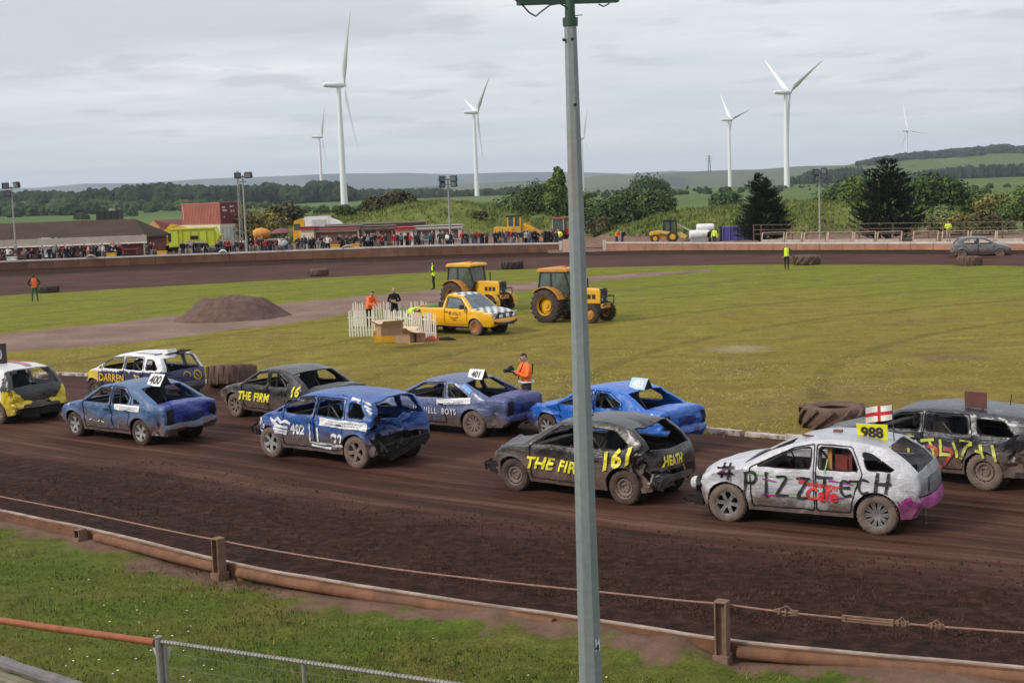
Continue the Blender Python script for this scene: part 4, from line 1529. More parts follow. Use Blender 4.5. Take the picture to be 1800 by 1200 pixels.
	def build_sides(s, g, doors2):
		T = s.T
		af = s.arch(s.wb / 2)
		ar = s.arch(-s.wb / 2)
		poly = list(s.prof)                            # front bottom -> over -> rear bottom
		low = [(p[0], p[1]) for p in reversed(ar)]     # rear arch from its rear foot to its front foot
		sl = [(low[-1][0] - 0.0, T['sill']), (af[-1][0], T['sill'])]
		low2 = [(p[0], p[1]) for p in reversed(af)]
		poly = poly + low + sl + low2
		poly = dens(poly, 0.09)
		wins = [dens(round_poly(w, 0.07), 0.08) for w in T['wins']]
		drs = [dens(round_poly(w, 0.035, 2), 0.08) for w in T['doors']]
		verts, edges = [], []
		def addloop(pl):
			b = len(verts)
			n = len(pl)
			verts.extend([V(p) for p in pl])
			edges.extend([(b + i, b + (i + 1) % n) for i in range(n)])
		for pl in [poly] + wins + drs:
			addloop(pl)
		allp = [poly] + wins + drs
		rr = random.Random(int(s.seed * 100))
		x = -s.hl
		while x < s.hl:
			z = T['sill']
			while z < 1.7:
				px, pz = x + rr.uniform(-.02, .02), z + rr.uniform(-.02, .02)
				if pip(px, pz, poly) and not any(pip(px, pz, w) for w in wins) and all(line_d(px, pz, q, True) > 0.035 for q in allp):
					verts.append(V((px, pz)))
				z += 0.068
			x += 0.068
		n = len(s.prof)
		for i in range(2, n - 2):
			a, b = s.prof[i - 1], s.prof[i + 1]
			t = V((b[0] - a[0], b[1] - a[1])).normalized()
			nr = V((t.y, -t.x))
			if nr.y > 0 and False:
				nr = -nr
			for dd in (0.018, 0.045):
				for sg in (1, -1):
					p = V(s.prof[i]) + nr * dd * sg
					if pip(p.x, p.y, poly) and not any(pip(p.x, p.y, w) for w in wins) and all(line_d(p.x, p.y, q, True) > 0.012 for q in allp):
						verts.append(p)
		rv, _, rf, _, _, _ = delaunay_2d_cdt(verts, edges, [], 0, 1e-4)
		faces = []
		for f in rf:
			cx = sum(rv[i].x for i in f) / len(f)
			cz = sum(rv[i].y for i in f) / len(f)
			if not pip(cx, cz, poly) or any(pip(cx, cz, w) for w in wins):
				continue
			k = -1
			for q, dpl in enumerate(drs):
				if pip(cx, cz, dpl):
					k = q
			faces.append((k, cx, cz, f))
		for sg in (1, -1):
			mapped = {}
			def mp(i):
				if i not in mapped:
					mapped[i] = s.side(rv[i].x, rv[i].y, sg)
				return mapped[i]
			for k in range(-1, len(drs)):
				ff = [q for q in faces if q[0] == k]
				used = sorted({i for q in ff for i in q[3]})
				ix = {v: j for j, v in enumerate(used)}
				mb = MB()
				vs = []
				if k >= 0:
					dc = [sum(v[0] for v in drs[k]) / len(drs[k]), sum(v[1] for v in drs[k]) / len(drs[k])]
					onb = {i for i in used if line_d(rv[i].x, rv[i].y, drs[k], True) < 0.002}
				for i in used:
					p = mp(i).copy()
					if k >= 0 and i in onb:
						t = V((dc[0] - rv[i].x, 0, dc[1] - rv[i].y)).normalized()
						p += t * 0.014
						p.y -= sg * 0.006
					vs.append(p)
				zones = getattr(s, 'zones', None)
				mb.add(vs, [tuple(ix[i] for i in q[3]) for q in ff])
				nm = 'side_panel' if k < 0 else 'door'
				mats = [g(nm)]
				zf = g('zone')
				if callable(zf):
					mats = [g(nm)] + list(zf('mats'))
					mb.m = [zf((q[1], q[2])) for q in ff]
				o = mb.build(nm, mats, s.root, True, 30)
				so = o.modifiers.new('solid', 'SOLIDIFY')
				so.thickness = 0.024
				so.offset = -1.0
				so.use_quality_normals = True
				es = o.modifiers.new('split', 'EDGE_SPLIT')
				es.split_angle = radians(38)
				# the sheet must thicken inwards whichever way it was wound
				me = o.data
				nsum = sum(p.normal.y * p.area for p in me.polygons)
				if nsum * sg < 0:
					me.flip_normals()
		for w in T['wins']:
			pl = round_poly(w, 0.07)
			for sg in (1, -1):
				s.letters(ribbon2d([[(a, b) for a, b in pl] + [pl[0]]], .026), 0, 0, BLACKM, -.004, 'window_seal', sg, raw=True)
		for w in T['doors']:
			pl = round_poly(w, .035, 2)
			for sg in (1, -1):
				s.letters(ribbon2d([[(a, b) for a, b in dens(pl, .12)] + [pl[0]]], .019), 0, 0, DEEP, .0005, 'door_gap', sg, raw=True)
		for dpl in T['doors']:
			xb = min(p[0] for p in dpl)
			zb = s.belt(xb) - .13
			for sg in (1, -1):
				m = MB()
				m.bar(s.side(xb + .06, zb, sg, .014), s.side(xb + .22, zb, sg, .014), .03, .026)
				m.build('door_handle', [BLACKM], s.root)
	def top_pt(s, i, t, off=0.0):
		p = s.prof[i]
		a, b = s.prof[max(0, i - 1)], s.prof[min(len(s.prof) - 1, i + 1)]
		tg = V((b[0] - a[0], b[1] - a[1])).normalized()
		nr = V((-tg.y, tg.x))
		if nr.x * p[0] < 0 and abs(nr.y) < 0.5:
			nr = -nr
		if nr.y < -0.2:
			nr = -nr
		u = abs(p[0]) / s.hl
		c = (0.042 + 0.035 * max(0, u - .7) / .3) * (1 - abs(t) ** 2.6) + off
		q = V((p[0] + nr.x * c, t * s.sy(p[0], p[1]), p[1] + nr.y * c))
		return s.D(q)
	def sheet(s, nm, a, b, spans, m):
		mb = MB()
		for (t0, t1) in spans:
			n = max(1, int((t1 - t0) * 8 + .5))
			base = len(mb.v)
			vs = []
			for i in range(a, b + 1):
				for j in range(n + 1):
					vs.append(s.top_pt(i, t0 + (t1 - t0) * j / n))
			fs = []
			for i in range(b - a):
				for j in range(n):
					q = i * (n + 1) + j
					fs.append((q, q + 1, q + n + 2, q + n + 1))
			mb.add(vs, fs)
		o = mb.build(nm, [m], s.root, True, 40)
		me = o.data
		mid = V((0, 0, 0.7))
		if sum((p.center - mid).dot(p.normal) * p.area for p in me.polygons) < 0:
			me.flip_normals()
		so = o.modifiers.new('solid', 'SOLIDIFY')
		so.thickness = 0.03
		so.offset = -1
		es = o.modifiers.new('split', 'EDGE_SPLIT')
		es.split_angle = radians(40)
		return o
	def seams(s, skip):
		segs = {n: (a, b) for n, a, b in s.segr}
		for nm in ('rear_bumper', 'bonnet'):
			if nm in skip or nm not in segs or ('front_bumper' in skip and nm == 'bonnet'):
				continue
			i = segs[nm][0]
			mb = MB()
			vs = []
			for k in range(17):
				t = -.97 + 1.94 * k / 16
				p = s.top_pt(i, t, .006)
				vs += [p + V((0, 0, .010)), p - V((0, 0, .012))]
			mb.add(vs, [(2 * k, 2 * k + 1, 2 * k + 3, 2 * k + 2) for k in range(16)])
			mb.build('panel_gap', [BLACKM], s.root)
		if 'boot_lid' in segs:
			a, b = segs['boot_lid']
			for sg in (1, -1):
				mb = MB()
				vs = []
				for i in range(a, b + 1):
					p = s.top_pt(i, sg * .80, .007)
					q = s.top_pt(i, sg * .785, .007)
					vs += [p, q]
				mb.add(vs, [(2 * k, 2 * k + 1, 2 * k + 3, 2 * k + 2) for k in range(b - a)])
				mb.build('panel_gap', [BLACKM], s.root)
	def interior(s, cage):
		T = s.T
		W = s.W
		m = MB()
		xr = s.prof[-1][0] + 0.25
		m.box(((xr + 1.15) / 2, 0, 0.33), (1.15 - xr, W * 1.72, 0.10))
		m.box((1.0, 0, 0.62), (0.06, W * 1.70, 0.55))                                # bulkhead
		m.box((1.45, 0, 0.50), (0.85, W * 1.05, 0.42))                               # engine bay
		m.box((xr + .05, 0, 0.48), (.06, W * 1.5, 0.32))
		m.box((-0.95, 0, 0.50), (0.45, W * 1.5, 0.30))                               # rear seat pan
		for sg in (1, -1):
			m.box((-0.02, sg * (W - .115), 0.60), (1.75, 0.03, 0.55))                # door linings
			m.box((-s.wb / 2, sg * (W - .22), 0.60), (0.66, 0.03, 0.55))
			for ax in (s.wb / 2, -s.wb / 2):
				m.lathe([(s.R + .045, -.30), (s.R + .045, .0)], 18, 0, Matrix.Translation((ax, sg * (W - .08) if sg > 0 else sg * (W - .38), s.R)) @ RY)
		m.box((-s.wb / 2, 0, s.R), (0.10, W * 1.5, 0.10))
		m.box((s.wb / 2, 0, s.R), (0.10, W * 1.5, 0.10))
		m.build('interior', [INNERM], s.root)
		d = MB()
		d.box((.82, 0, s.belt(.8) - .10), (.34, W * 1.62, .16), rot=Matrix.Rotation(.2, 3, 'Y'))
		d.build('dashboard', [INNERM], s.root, bevel=.03)
		q = MB()
		q.box((.02, -.38, .56), (.52, .48, .16), rot=Matrix.Rotation(-.12, 3, 'Y'))
		q.box((-.30, -.38, .88), (.14, .48, .62), rot=Matrix.Rotation(-.25, 3, 'Y'))
		q.box((-.40, -.38, 1.20), (.08, .26, .16), rot=Matrix.Rotation(-.2, 3, 'Y'))
		q.build('seat', [SEATM], s.root, bevel=.04)
		w = MB()
		c = V((.50, -.38, .90))
		w.tube([c + V((.07 * sin(a), .18 * cos(a), .17 * sin(a))) for a in [2 * pi * i / 16 for i in range(17)]], .014, 6)
		w.bar(c + V((0, .17, 0)), c + V((0, -.17, 0)), .03, .015)
		w.bar(c, c + V((.3, 0, -.14)), .05, .05)
		w.build('steering_wheel', [BLACKM], s.root)
		if cage:
			k = MB()
			hr = min(1.28, max(p[1] for p in s.prof) - .12)
			k.tube([(-.30, .64, .36), (-.28, .60, .9), (-.26, .50, hr), (-.26, -.50, hr), (-.28, -.60, .9), (-.30, -.64, .36)], .028, 8)
			k.tube([(-.26, .50, hr), (-.95, .52, .50)], .022, 6)
			k.tube([(-.26, -.50, hr), (-.95, -.52, .50)], .022, 6)
			k.tube([(-.30, .63, .5), (-.26, -.48, hr - .02)], .022, 6)
			k.build('roll_cage', [CAGEM], s.root, True)
	# ---- writing and plates on the body
	def letters(s, shape, x0, z0, m, off=0.006, name='lettering', sg=1, rot=0.0, raw=False):
		vs, fs = slice2d(*shape, .055)
		off = off + .009 if off > .001 else off + .006 * (off > -.01)
		c, sn = cos(rot), sin(rot)
		out = []
		for (u, v) in vs:
			u, v = u * c - v * sn, u * sn + v * c
			out.append(s.side(u if raw else x0 - u * sg, z0 + v, sg, off))
		mb = MB()
		mb.add(out, fs)
		o = mb.build(name, [m], s.root)
		if name in ('painted_patch', 'spray_mark', 'small_print', 'scraped_patch'):
			o['kind'] = 'stuff'
		return o
	def tail_pt(s, y, z, off=0.006):
		"""point of the rear face at height z, y across"""
		pr = s.prof
		k = len(pr)
		best = None
		for i in range(k - 2, 0, -1):
			a, b = pr[i], pr[i + 1]
			if pr[i][0] > -1.2:
				break
			lo, hi = min(a[1], b[1]), max(a[1], b[1])
			if lo <= z <= hi and hi > lo:
				t = (z - a[1]) / (b[1] - a[1])
				hw = s.sy(a[0], z)
				tt = max(-1, min(1, y / hw))
				p0, p1 = s.top_pt(i, tt, off), s.top_pt(i + 1, tt, off)
				return p0 + (p1 - p0) * t
		return V((pr[-1][0] - off, y, z))
	def rear_letters(s, shape, y0, z0, m, off=0.012, name='lettering'):
		vs, fs = slice2d(*shape, 0.05)
		mb = MB()
		mb.add([s.tail_pt(y0 - u, z0 + v, off) for u, v in vs], fs)
		return mb.build(name, [m], s.root)
	def roof_z(s, x):
		pr = s.prof
		for a, b in zip(pr, pr[1:]):
			if b[0] <= x <= a[0] and a[1] > 0.7:
				return a[1] + (b[1] - a[1]) * (x - a[0]) / (b[0] - a[0] - 1e-9) + 0.05
		return 1.45
	def board(s, txt, x, y=0.0, w=0.62, h=0.30, lean=0.5, body=WHITE, ink=BLACKL, size=0.24, rz=0.0, back=BLACKM, sx=0.95):
		"""tent-shaped roof board; its two faces look to the sides of the car"""
		z = s.roof_z(x) - 0.02
		dp = h * math.tan(lean)
		mb = MB()
		M = Matrix.Translation((x, y, z)) @ Matrix.Rotation(rz, 4, 'Z')
		L = w / 2
		vs = [M @ V(p) for p in ((-L, dp, 0), (L, dp, 0), (L, -dp, 0), (-L, -dp, 0), (-L, 0, h), (L, 0, h))]
		mb.add(vs, [(0, 1, 5, 4)], 0)
		mb.add(vs, [(2, 3, 4, 5)], 0)
		mb.add(vs, [(0, 4, 3), (1, 2, 5), (0, 3, 2, 1)], 1)
		o = mb.build('number_board', [body, back], s.root)
		tv, tf = text2d(txt, size, 0, 0.008, sx)
		wx = max(v[0] for v in tv)
		t2 = MB()
		out = []
		nrm = V((0, cos(lean), sin(lean)))
		for (u, v) in tv:
			sl = (v + 0.05) / cos(lean)
			p = V((wx / 2 - u, dp - math.tan(lean) * (v + .05), v + .05)) + nrm * 0.006
			out.append(M @ p)
		t2.add(out, tf)
		t2.build('lettering', [ink], o)
		return o
	def plate(s, txt, x, y, w, h, z, rz=0.0, body=None, ink=BLACKL, size=0.2, bold=0.012, tilt=0.0, sx=1.0, rev=False):
		"""upright thin roof plate that faces the left of the car"""
		mb = MB()
		M = Matrix.Translation((x, y, z)) @ Matrix.Rotation(rz, 4, 'Z') @ Matrix.Rotation(tilt, 4, 'X')
		mb.box((0, 0, h / 2), (w, .012, h))
		mb.box((-w * .3, -.02, -.06), (.03, .03, .2), 1)
		mb.box((w * .3, -.02, -.06), (.03, .03, .2), 1)
		mb.v = [tuple(M @ V(p)) for p in mb.v]
		o = mb.build('number_board', [body, RAWM], s.root)
		if txt:
			tv, tf = text2d(txt, size, 0, bold, sx)
			wx = max(v[0] for v in tv)
			hy = max(v[1] for v in tv)
			t2 = MB()
			t2.add([M @ V((wx / 2 - u, .011, h / 2 - hy / 2 + v)) for u, v in tv], tf)
			t2.build('lettering', [ink], o)
		return o
	def part(s, name, mb, m, **kw):
		o = mb.build(name, m if isinstance(m, list) else [m], s.root, **kw)
		if name in ('torn_metal', 'roof_scrap', 'door_padding', 'crash_beam', 'bumper_grille'):
			o['kind'] = 'stuff'
		return o
	def sticker(s, x0, z0, w, h, rot=0.0):
		"""white sponsor strip with small grey print"""
		o = s.letters(grid2d(w, h), x0, z0, WHITE, 0.005, 'sticker', rot=rot)
		rr = random.Random(int(x0 * 100))
		ln = []
		for row, y in ((0, h * .66), (1, h * .30)):
			x = w * (.12 + .1 * row)
			while x < w * (.9 - .1 * row):
				q = rr.uniform(.03, .075)
				ln.append([(x, y), (x + q, y)])
				x += q + .022
		t = s.letters(ribbon2d(ln, h * .17), x0, z0, GREYL, 0.009, 'small_print', rot=rot)
		t.parent = o
		return o
def place(front, rear, W, wb):
	"""car centre and heading from the ground points of its left wheels"""
	f, r = P(*front), P(*rear)
	d = (f - r)
	h = atan2(d.y, d.x)
	c = (f + r) / 2
	rt = V((sin(h), -cos(h)))
	return (c.x + rt.x * (W - .06), c.y + rt.y * (W - .06)), h
# ------------------------------------------------------------ the ten cars near the camera and the one far off
BLUE_C = car_paint('paint_steel_blue', (0.032, 0.096, 0.225), 0.54, 0.34)
BLUE_C_SHADE = car_paint('paint_steel_blue_shaded', (0.005, 0.022, 0.215), 0.30, 0.08, 0.3, scratch=0.15)  # steel blue darkened: shade on the saloon's tail is put into the paint
BLUE_E = car_paint('paint_mid_blue', (0.012, 0.074, 0.285), 0.62, 0.16, scratch=0.8)
BLUE_F = car_paint('paint_lilac_blue', (0.066, 0.096, 0.215), 0.48, 0.30, metal=0.1, scratch=0.35)
BLUE_F_SHADE = car_paint('paint_deep_blue_shaded', (0.006, 0.022, 0.170), 0.34, 0.12, 0.3)  # coupe's tail, its blue darkened in the colour for the shaded rear
BLUE_G = car_paint('paint_bright_blue', (0.008, 0.110, 0.470), 0.36, 0.10, 0.3, scratch=0.45)
BLACK_D = car_paint('paint_dusty_black', (0.010, 0.010, 0.0105), 0.55, 0.14, 0.30, scratch=0.3)
BLACK_H = car_paint('paint_matt_black', (0.009, 0.009, 0.0095), 0.62, 0.14, 0.32, scratch=0.35)
SILVER_I = car_paint('paint_silver_white', (0.49, 0.49, 0.52), 0.50, 0.18, 0.33, scratch=0.6, scr=(0.12, 0.11, 0.11))
SILVER_I_SHADE = car_paint('paint_silver_shaded', (0.30, 0.315, 0.345), 0.40, 0.12, 0.3, metal=0.2)  # greyer silver: shade on the tailgate is put into the colour
SLATE_J = car_paint('paint_slate', (0.015, 0.018, 0.028), 0.62, 0.16, 0.30, scratch=0.45)
WHITE_B = car_paint('paint_white_top', (0.66, 0.66, 0.68), 0.30, 0.06, 0.4, scratch=0.3, scr=(0.2, 0.19, 0.19))
NAVY_B = car_paint('paint_navy', (0.010, 0.012, 0.075), 0.45, 0.25, 0.4, scratch=0.7)
YEL_A = car_paint('paint_yellow', (0.60, 0.44, 0.012), 0.30, 0.06, 0.4, scratch=0.3, scr=(0.12, 0.09, 0.03))
GREY_K = car_paint('paint_pewter', (0.135, 0.135, 0.14), 0.55, 0.25, 0.35, metal=0.2)
MAGENTA = car_paint('paint_magenta', (0.33, 0.014, 0.22), 0.40, 0.20, 0.45, scratch=0.6, scr=(0.45, 0.42, 0.46))
BUMPM = car_paint('bare_plastic', (0.022, 0.022, 0.024), 0.5, 0.35, 0.6)
def light_hole(car, sg=1, z0=.62, z1=.88, w=.26):
	"""dark socket of a missing rear lamp that wraps the corner"""
	x = car.prof[-1][0] + .06
	pts = [(0, 0), (w, 0), (w, z1 - z0), (w * .25, z1 - z0)]
	vs = [(u, v) for u, v in pts]
	y1 = sg * .74
	mb = MB()
	n = 5
	out, fs = [], []
	for j in range(n + 1):
		z = z0 + (z1 - z0) * j / n
		for i in range(4):
			y = sg * (.84 - i * .075)
			hw = car.sy(car.prof[-6][0], z)
			out.append(car.tail_pt(min(1, max(-1, y / .86)) * hw, z, .012))
	for j in range(n):
		for i in range(3):
			q = j * 4 + i
			fs.append((q, q + 1, q + 5, q + 4))
	mb.add(out, fs)
	return mb.build('lamp_socket', [BLACKM], car.root)
def boot_recess(car, z0=.60, z1=.76, m=None):
	mb = MB()
	vs = []
	for j in range(4):
		for i in range(6):
			vs.append(car.tail_pt(.30 - .12 * i, z0 + (z1 - z0) * j / 3, .012))
	mb.add(vs, [(q * 6 + k, q * 6 + k + 1, q * 6 + k + 7, q * 6 + k + 6) for q in range(3) for k in range(5)])
	car.part('plate_recess', mb, m or BLACKM)
# --- white estate 988 with spray-painted words
def zone_i(q):
	if q == 'mats':
		return [MAGENTA]
	x, z = q
	return 1 if (x < -1.45 and z < .56 + .05 * sin(x * 17) + .10 * (-1.45 - x)) else 0
pos, hd = place((1284, 917), (1538, 939), .86, 2.50)
I = Car('estate', 'silver white estate with black graffiti and yellow board 988 on its roof', pos, hd, SILVER_I, seed=1.3, crumple=.009,
		dents=[((1.9, .6, .5), .5, (-.08, -.05, .02)), ((1.2, .86, .6), .38, (0, -.07, 0)), ((-.1, .9, .6), .5, (0, -.03, 0)), ((-2.0, .7, .5), .5, (.06, -.03, 0)), ((1.0, .85, .6), .3, (0, -.06, 0))],
		skip=('front_bumper',), mats={'tailgate': SILVER_I_SHADE, 'rear_bumper': MAGENTA, 'roof': car_paint('paint_silver_roof', (0.36, 0.37, 0.40), 0.1, 0.1, 0.35), 'zone': zone_i},
		wheels=('spoke6', GUNM, 'spoke10', GUNM), tyre=TYREM2, R=.325)
STROKES = {'#': [[(.06, .02), (.13, .3)], [(.17, .0), (.22, .3)], [(0, .2), (.28, .22)], [(0, .1), (.26, .11)]],
		   'P': [[(.0, -.12), (.03, .3)], [(.0, .28), (.16, .3), (.20, .2), (.14, .12), (.02, .12)]],
		   'I': [[(.03, -.10), (.03, .32)]],
		   'Z': [[(.0, .26), (.16, .27), (.1, .12), (.0, -.06)], [(.0, -.06), (.2, -.05)]],
		   'T': [[(-.04, .28), (.22, .28)], [(.1, .28), (.09, -.08)]],
		   'e': [[(.16, .20), (.04, .22), (.0, .10), (.06, -.02), (.17, .0)], [(.02, .11), (.15, .12)]],
		   'c': [[(.15, .2), (.04, .22), (.0, .10), (.05, .0), (.15, .02)]],
		   'H': [[(0, .0), (.04, .34)], [(.16, .0), (.2, .34)], [(-.01, .15), (.24, .17)]]}
u = 0
lines = []
for ch, gap, dz in (('#', .46, .14), ('P', .36, 0), ('I', .20, .01), ('Z', .34, 0), ('Z', .36, -.02), ('T', .36, .02), ('e', .30, .04), ('c', .26, .08), ('H', .3, .09)):
	for st in STROKES[ch]:
		lines.append([(u + a * 1.05, b * .98 + dz) for a, b in st])
	u += gap
I.letters(ribbon2d(lines, .058), 1.40, .60, BLACKL, .007)
PURP = pm('purple_spray', (0.30, 0.03, 0.24), 0.6, var=.2)
I.letters(ribbon2d([[(.0, .25), (.25, .22)], [(.0, 0), (.3, -.02)], [(1.05, .0), (1.35, .04)], [(1.1, .30), (1.5, .26)], [(-.75, .32), (-.6, .4)]], .03), .62, .55, PURP, .0055, 'spray_mark')
GRN = pm('green_spray', (0.22, 0.42, 0.14), 0.6, var=.2)
I.letters(ribbon2d([[(-.25, .30), (.2, .29), (.5, .27)], [(.1, .0), (.6, -.02), (1.15, -.03)], [(1.02, .4), (1.05, .62)], [(1.3, .28), (1.55, .27)]], .022), .60, .56, GRN, .0055, 'spray_mark')
I.letters(text2d('Breakwater', .15, .1, .003, .92, 1.05), .02, .76, REDL, .012, rot=-.10)
I.letters(text2d('Cafe', .29, .1, .008, .95, 1.04), -.10, .51, REDL, .012)
YELB = pm('board_yellow', (0.80, 0.76, 0.02), 0.5, var=.06)
I.plate('988', -1.05, .22, .50, .27, I.roof_z(-1.05) - .05, 0.02, YELB, pm('board_ink', (.04, .025, .03), .6), .25, .012, -.25, .95)
f = MB()
f.tube([(-1.37, .10, 1.38), (-1.34, .12, 1.97)], .009, 6)
fl = I.part('flag_pole', f, CAGEM)
f2 = MB()
N = 14
for i in range(N + 1):
	for j in range(9):
		a, b = i / N, j / 8
		f2.v.append((-1.34 + .42 * a, .12 + .035 * sin(a * 7) + .01 * b, 1.73 + .245 * b - .05 * a * (1 - .3 * b) + .03 * (1 - a)))
for i in range(N):
	for j in range(8):
		red = (3 <= j <= 4) or (6 <= i <= 7)
		f2.f.append((i * 9 + j, i * 9 + j + 1, (i + 1) * 9 + j + 1, (i + 1) * 9 + j))
		f2.m.append(1 if red else 0)
o = f2.build('flag', [pm('flag_white', (.72, .72, .72), .8, var=.05), pm('flag_red', (.55, .02, .03), .8, var=.1)], fl)
# bare front end: headlamp, bent beam, brackets
f = MB()
f.bar((1.84, .62, .48), (1.84, -.6, .46), .10, .12)
f.bar((1.86, .66, .32), (1.82, .3, .50), .05, .06)
f.bar((1.76, .55, .30), (2.0, .58, .36), .06, .05)
f.tube([(1.9, .66, .28), (2.02, .7, .30), (2.08, .74, .35)], .02, 6)
f.box((1.72, .45, .45), (.2, .25, .3))
f.box((1.79, .66, .33), (.16, .16, .18))
I.part('crash_beam', f, BLACKM)
f = MB()
f.lathe([(.001, .05), (.07, .04), (.095, .0), (.10, -.05)], 12, 0, Matrix.Translation((1.90, .62, .60)) @ Matrix.Rotation(pi / 2, 4, 'Y') @ Matrix.Scale(1.15, 4))
I.part('headlight', f, LAMPC)
f = MB()
f.box((-.44, .58, 1.16), (.07, .05, .36), 1)
f.box((-.78, .60, 1.14), (.05, .04, .34), 2)
f.box((-.62, .56, 1.10), (.20, .03, .26), 2)
I.part('door_padding', f, [BLACKM, pm('padding_ochre', (.42, .22, .05), .8), pm('padding_red', (.16, .025, .02), .8)])
f = MB()
f.tube([(-1.85, .1, .34), (-1.87, .12, .18), (-1.86, .1, .06)], .012, 6)
f.lathe([(.001, .03), (.03, 0), (.001, -.03)], 8, 0, Matrix.Translation((-1.86, .1, .08)))
I.part('tow_chain', f, RAWM)
f = MB()
f.box((-.05, .35, 1.46), (.26, .05, .03), rot=Matrix.Rotation(-.1, 3, 'Y'))
f.box((-.45, .1, 1.52), (.14, .10, .05))
I.part('roof_scrap', f, pm('rusty_scrap', (.16, .06, .04), .8))
mb = MB()
vs = []
for z in (.66, .72, .80, .88):
	for y in (.46, .2, -.1, -.40):
		vs.append(I.tail_pt(y, z, .016))
mb.add(vs, [(q * 4 + k, q * 4 + k + 1, q * 4 + k + 5, q * 4 + k + 4) for q in range(3) for k in range(3)])
I.part('plate_recess', mb, pm('recess_grey', (.13, .135, .15), .5))
# --- black hatchback THE FIRM 161
pos, hd = place((910, 863), (1096, 887), .83, 2.47)
H = Car('hatch', 'black hatchback lettered THE FIRM 161 in yellow with HEATH on its tailgate', pos, hd, BLACK_H, seed=2.7, crumple=.014,
		dents=[((2.0, .4, .55), .8, (-.15, -.05, .03)), ((-1.75, .85, .70), .50, (.22, -.12, .03)), ((-1.8, .6, .55), .35, (.10, 0, -.02)), ((.3, .84, .7), .4, (0, -.05, 0)), ((-1.5, .1, 1.4), .6, (.02, 0, -.10)), ((1.6, .3, .9), .5, (0, 0, .07)), ((-1.85, -.5, .4), .4, (.12, 0, 0))],
		skip=('front_bumper', 'rear_bumper'), wheels=('steel', ALLOYD), tyre=TYREM, R=.32)
H.letters(text2d('THE FIRM', .30, .28, .010, 1.05, 1.08), .93, .52, YELLOWL, .012, rot=-.015)
H.letters(text2d('161', .43, .34, .016, 1.10, 1.05), -.76, .60, YELLOWL, .018, rot=.26)
H.rear_letters(text2d('HEATH', .205, .15, .008, .90, 1.04), .47, .69, YELLOWL, .034)
f = MB()
f.bar((1.82, .66, .46), (1.82, -.6, .44), .10, .12)
f.bar((1.80, .58, .36), (2.02, .62, .42), .05, .08)
f.box((1.78, .62, .42), (.22, .2, .22))
f.tube([(1.85, .7, .56), (2.0, .72, .48), (1.98, .7, .34)], .025, 6)
H.part('crash_beam', f, BLACKM)
f = MB()
rr = random.Random(5)
for k in range(16):
	a = V((-1.72 + rr.uniform(-.08, .06), rr.uniform(-.2, .78), rr.uniform(.28, .58)))
	f.bar(a, a + V((rr.uniform(-.12, .1), rr.uniform(-.25, .25), rr.uniform(-.15, .15))), rr.uniform(.015, .05), rr.uniform(.01, .04))
f.bar((-1.76, .62, .42), (-1.78, -.68, .40), .06, .10)
f.box((-1.5, .2, .36), (.5, .55, .2))
f.tube([(-1.4, .35, .30), (-1.8, .40, .26)], .035, 8)
f.tube([(-1.70, .55 + .08, .5), (-1.82, .55, .55), (-1.85, .47, .5), (-1.82, .50, .44), (-1.72, .6, .45)], .022, 6)
H.part('torn_metal', f, RAWM)
f = MB()
f.box((-.1, .2, H.roof_z(-.1)), (.2, .05, .03), rot=Matrix.Rotation(.4, 3, 'Z'))
H.part('roof_scrap', f, BLACKM)
# --- blue people carrier with crushed tail
pos, hd = place((479, 803), (628, 823), .88, 2.70)
E_ = Car('mpv', 'blue people carrier with crushed tail and white painted numbers on its doors', pos, hd, BLUE_E, seed=3.1, crumple=.016,
		 dents=[((2.05, .5, .6), .75, (-.16, -.08, .03)), ((-2.1, .6, .7), .62, (.30, -.10, .05)), ((-2.1, -.2, .75), .6, (.20, 0, .04)), ((.3, .88, .62), .5, (0, -.05, 0)), ((-.7, .88, .55), .45, (0, -.06, 0)), ((-1.6, .5, 1.58), .4, (0, 0, -.06)), ((.95, .86, 1.0), .3, (0, -.04, .02)), ((-2.05, .0, 1.5), .5, (.05, 0, -.05))],
		 skip=('rear_bumper', 'front_bumper'), wheels=('spoke5', ALLOY, 'spoke5', ALLOYD), tyre=TYREM2, R=.345)
E_.sticker(-.33, .86, 1.42, .17, -.02)
E_.letters(ribbon2d([[(0, 0), (0, .42)], [(.26, 0), (.26, .30)], [(-.02, -.03), (.62, -.05)], [(.02, -.10), (.58, -.13)]], .06), .0, .50, WHITEL, .008, 'painted_patch')
E_.letters(text2d('22', .40, .25, .012, 1.0), -.58, .42, WHITEL, .010, rot=.04)
E_.letters(text2d('402', .28, .0, .010, .9, 1.05), .60, .62, WHITEL, .010)
E_.letters(ribbon2d([[(0, .22), (.1, .14), (.2, .2), (.32, .12), (.48, .17), (.62, .12)], [(.12, .05), (.55, .03)], [(.10, -.02), (.52, -.05)], [(.14, -.09), (.5, -.10)], [(.05, .12), (.2, .06)]], .075), 1.22, .70, WHITEL, .008, 'painted_patch')
E_.letters(ribbon2d([[(0, .1), (.05, -.05), (.14, .12)], [(.16, .12), (.2, -.12), (.3, -.02)], [(.0, -.16), (.2, -.2)]], .05), 1.72, .78, WHITEL, .008, 'painted_patch')
E_.letters(ribbon2d([[(0, .06), (.25, .05)], [(.3, .06), (.45, .03), (.6, -.03)], [(.4, -.06), (.62, -.12)], [(.5, -.14), (.64, -.20)]], .065), -1.16, 1.405, WHITEL, .010, 'painted_patch')
f = MB()
rr = random.Random(8)
for k in range(16):
	a = V((-2.0 + rr.uniform(-.1, .08), rr.uniform(-.3, .8), rr.uniform(.30, .62)))
	f.bar(a, a + V((rr.uniform(-.12, .1), rr.uniform(-.25, .25), rr.uniform(-.18, .15))), rr.uniform(.015, .05), rr.uniform(.01, .04))
f.bar((-2.02, .55, .22), (-2.10, -.55, .50), .06, .08)
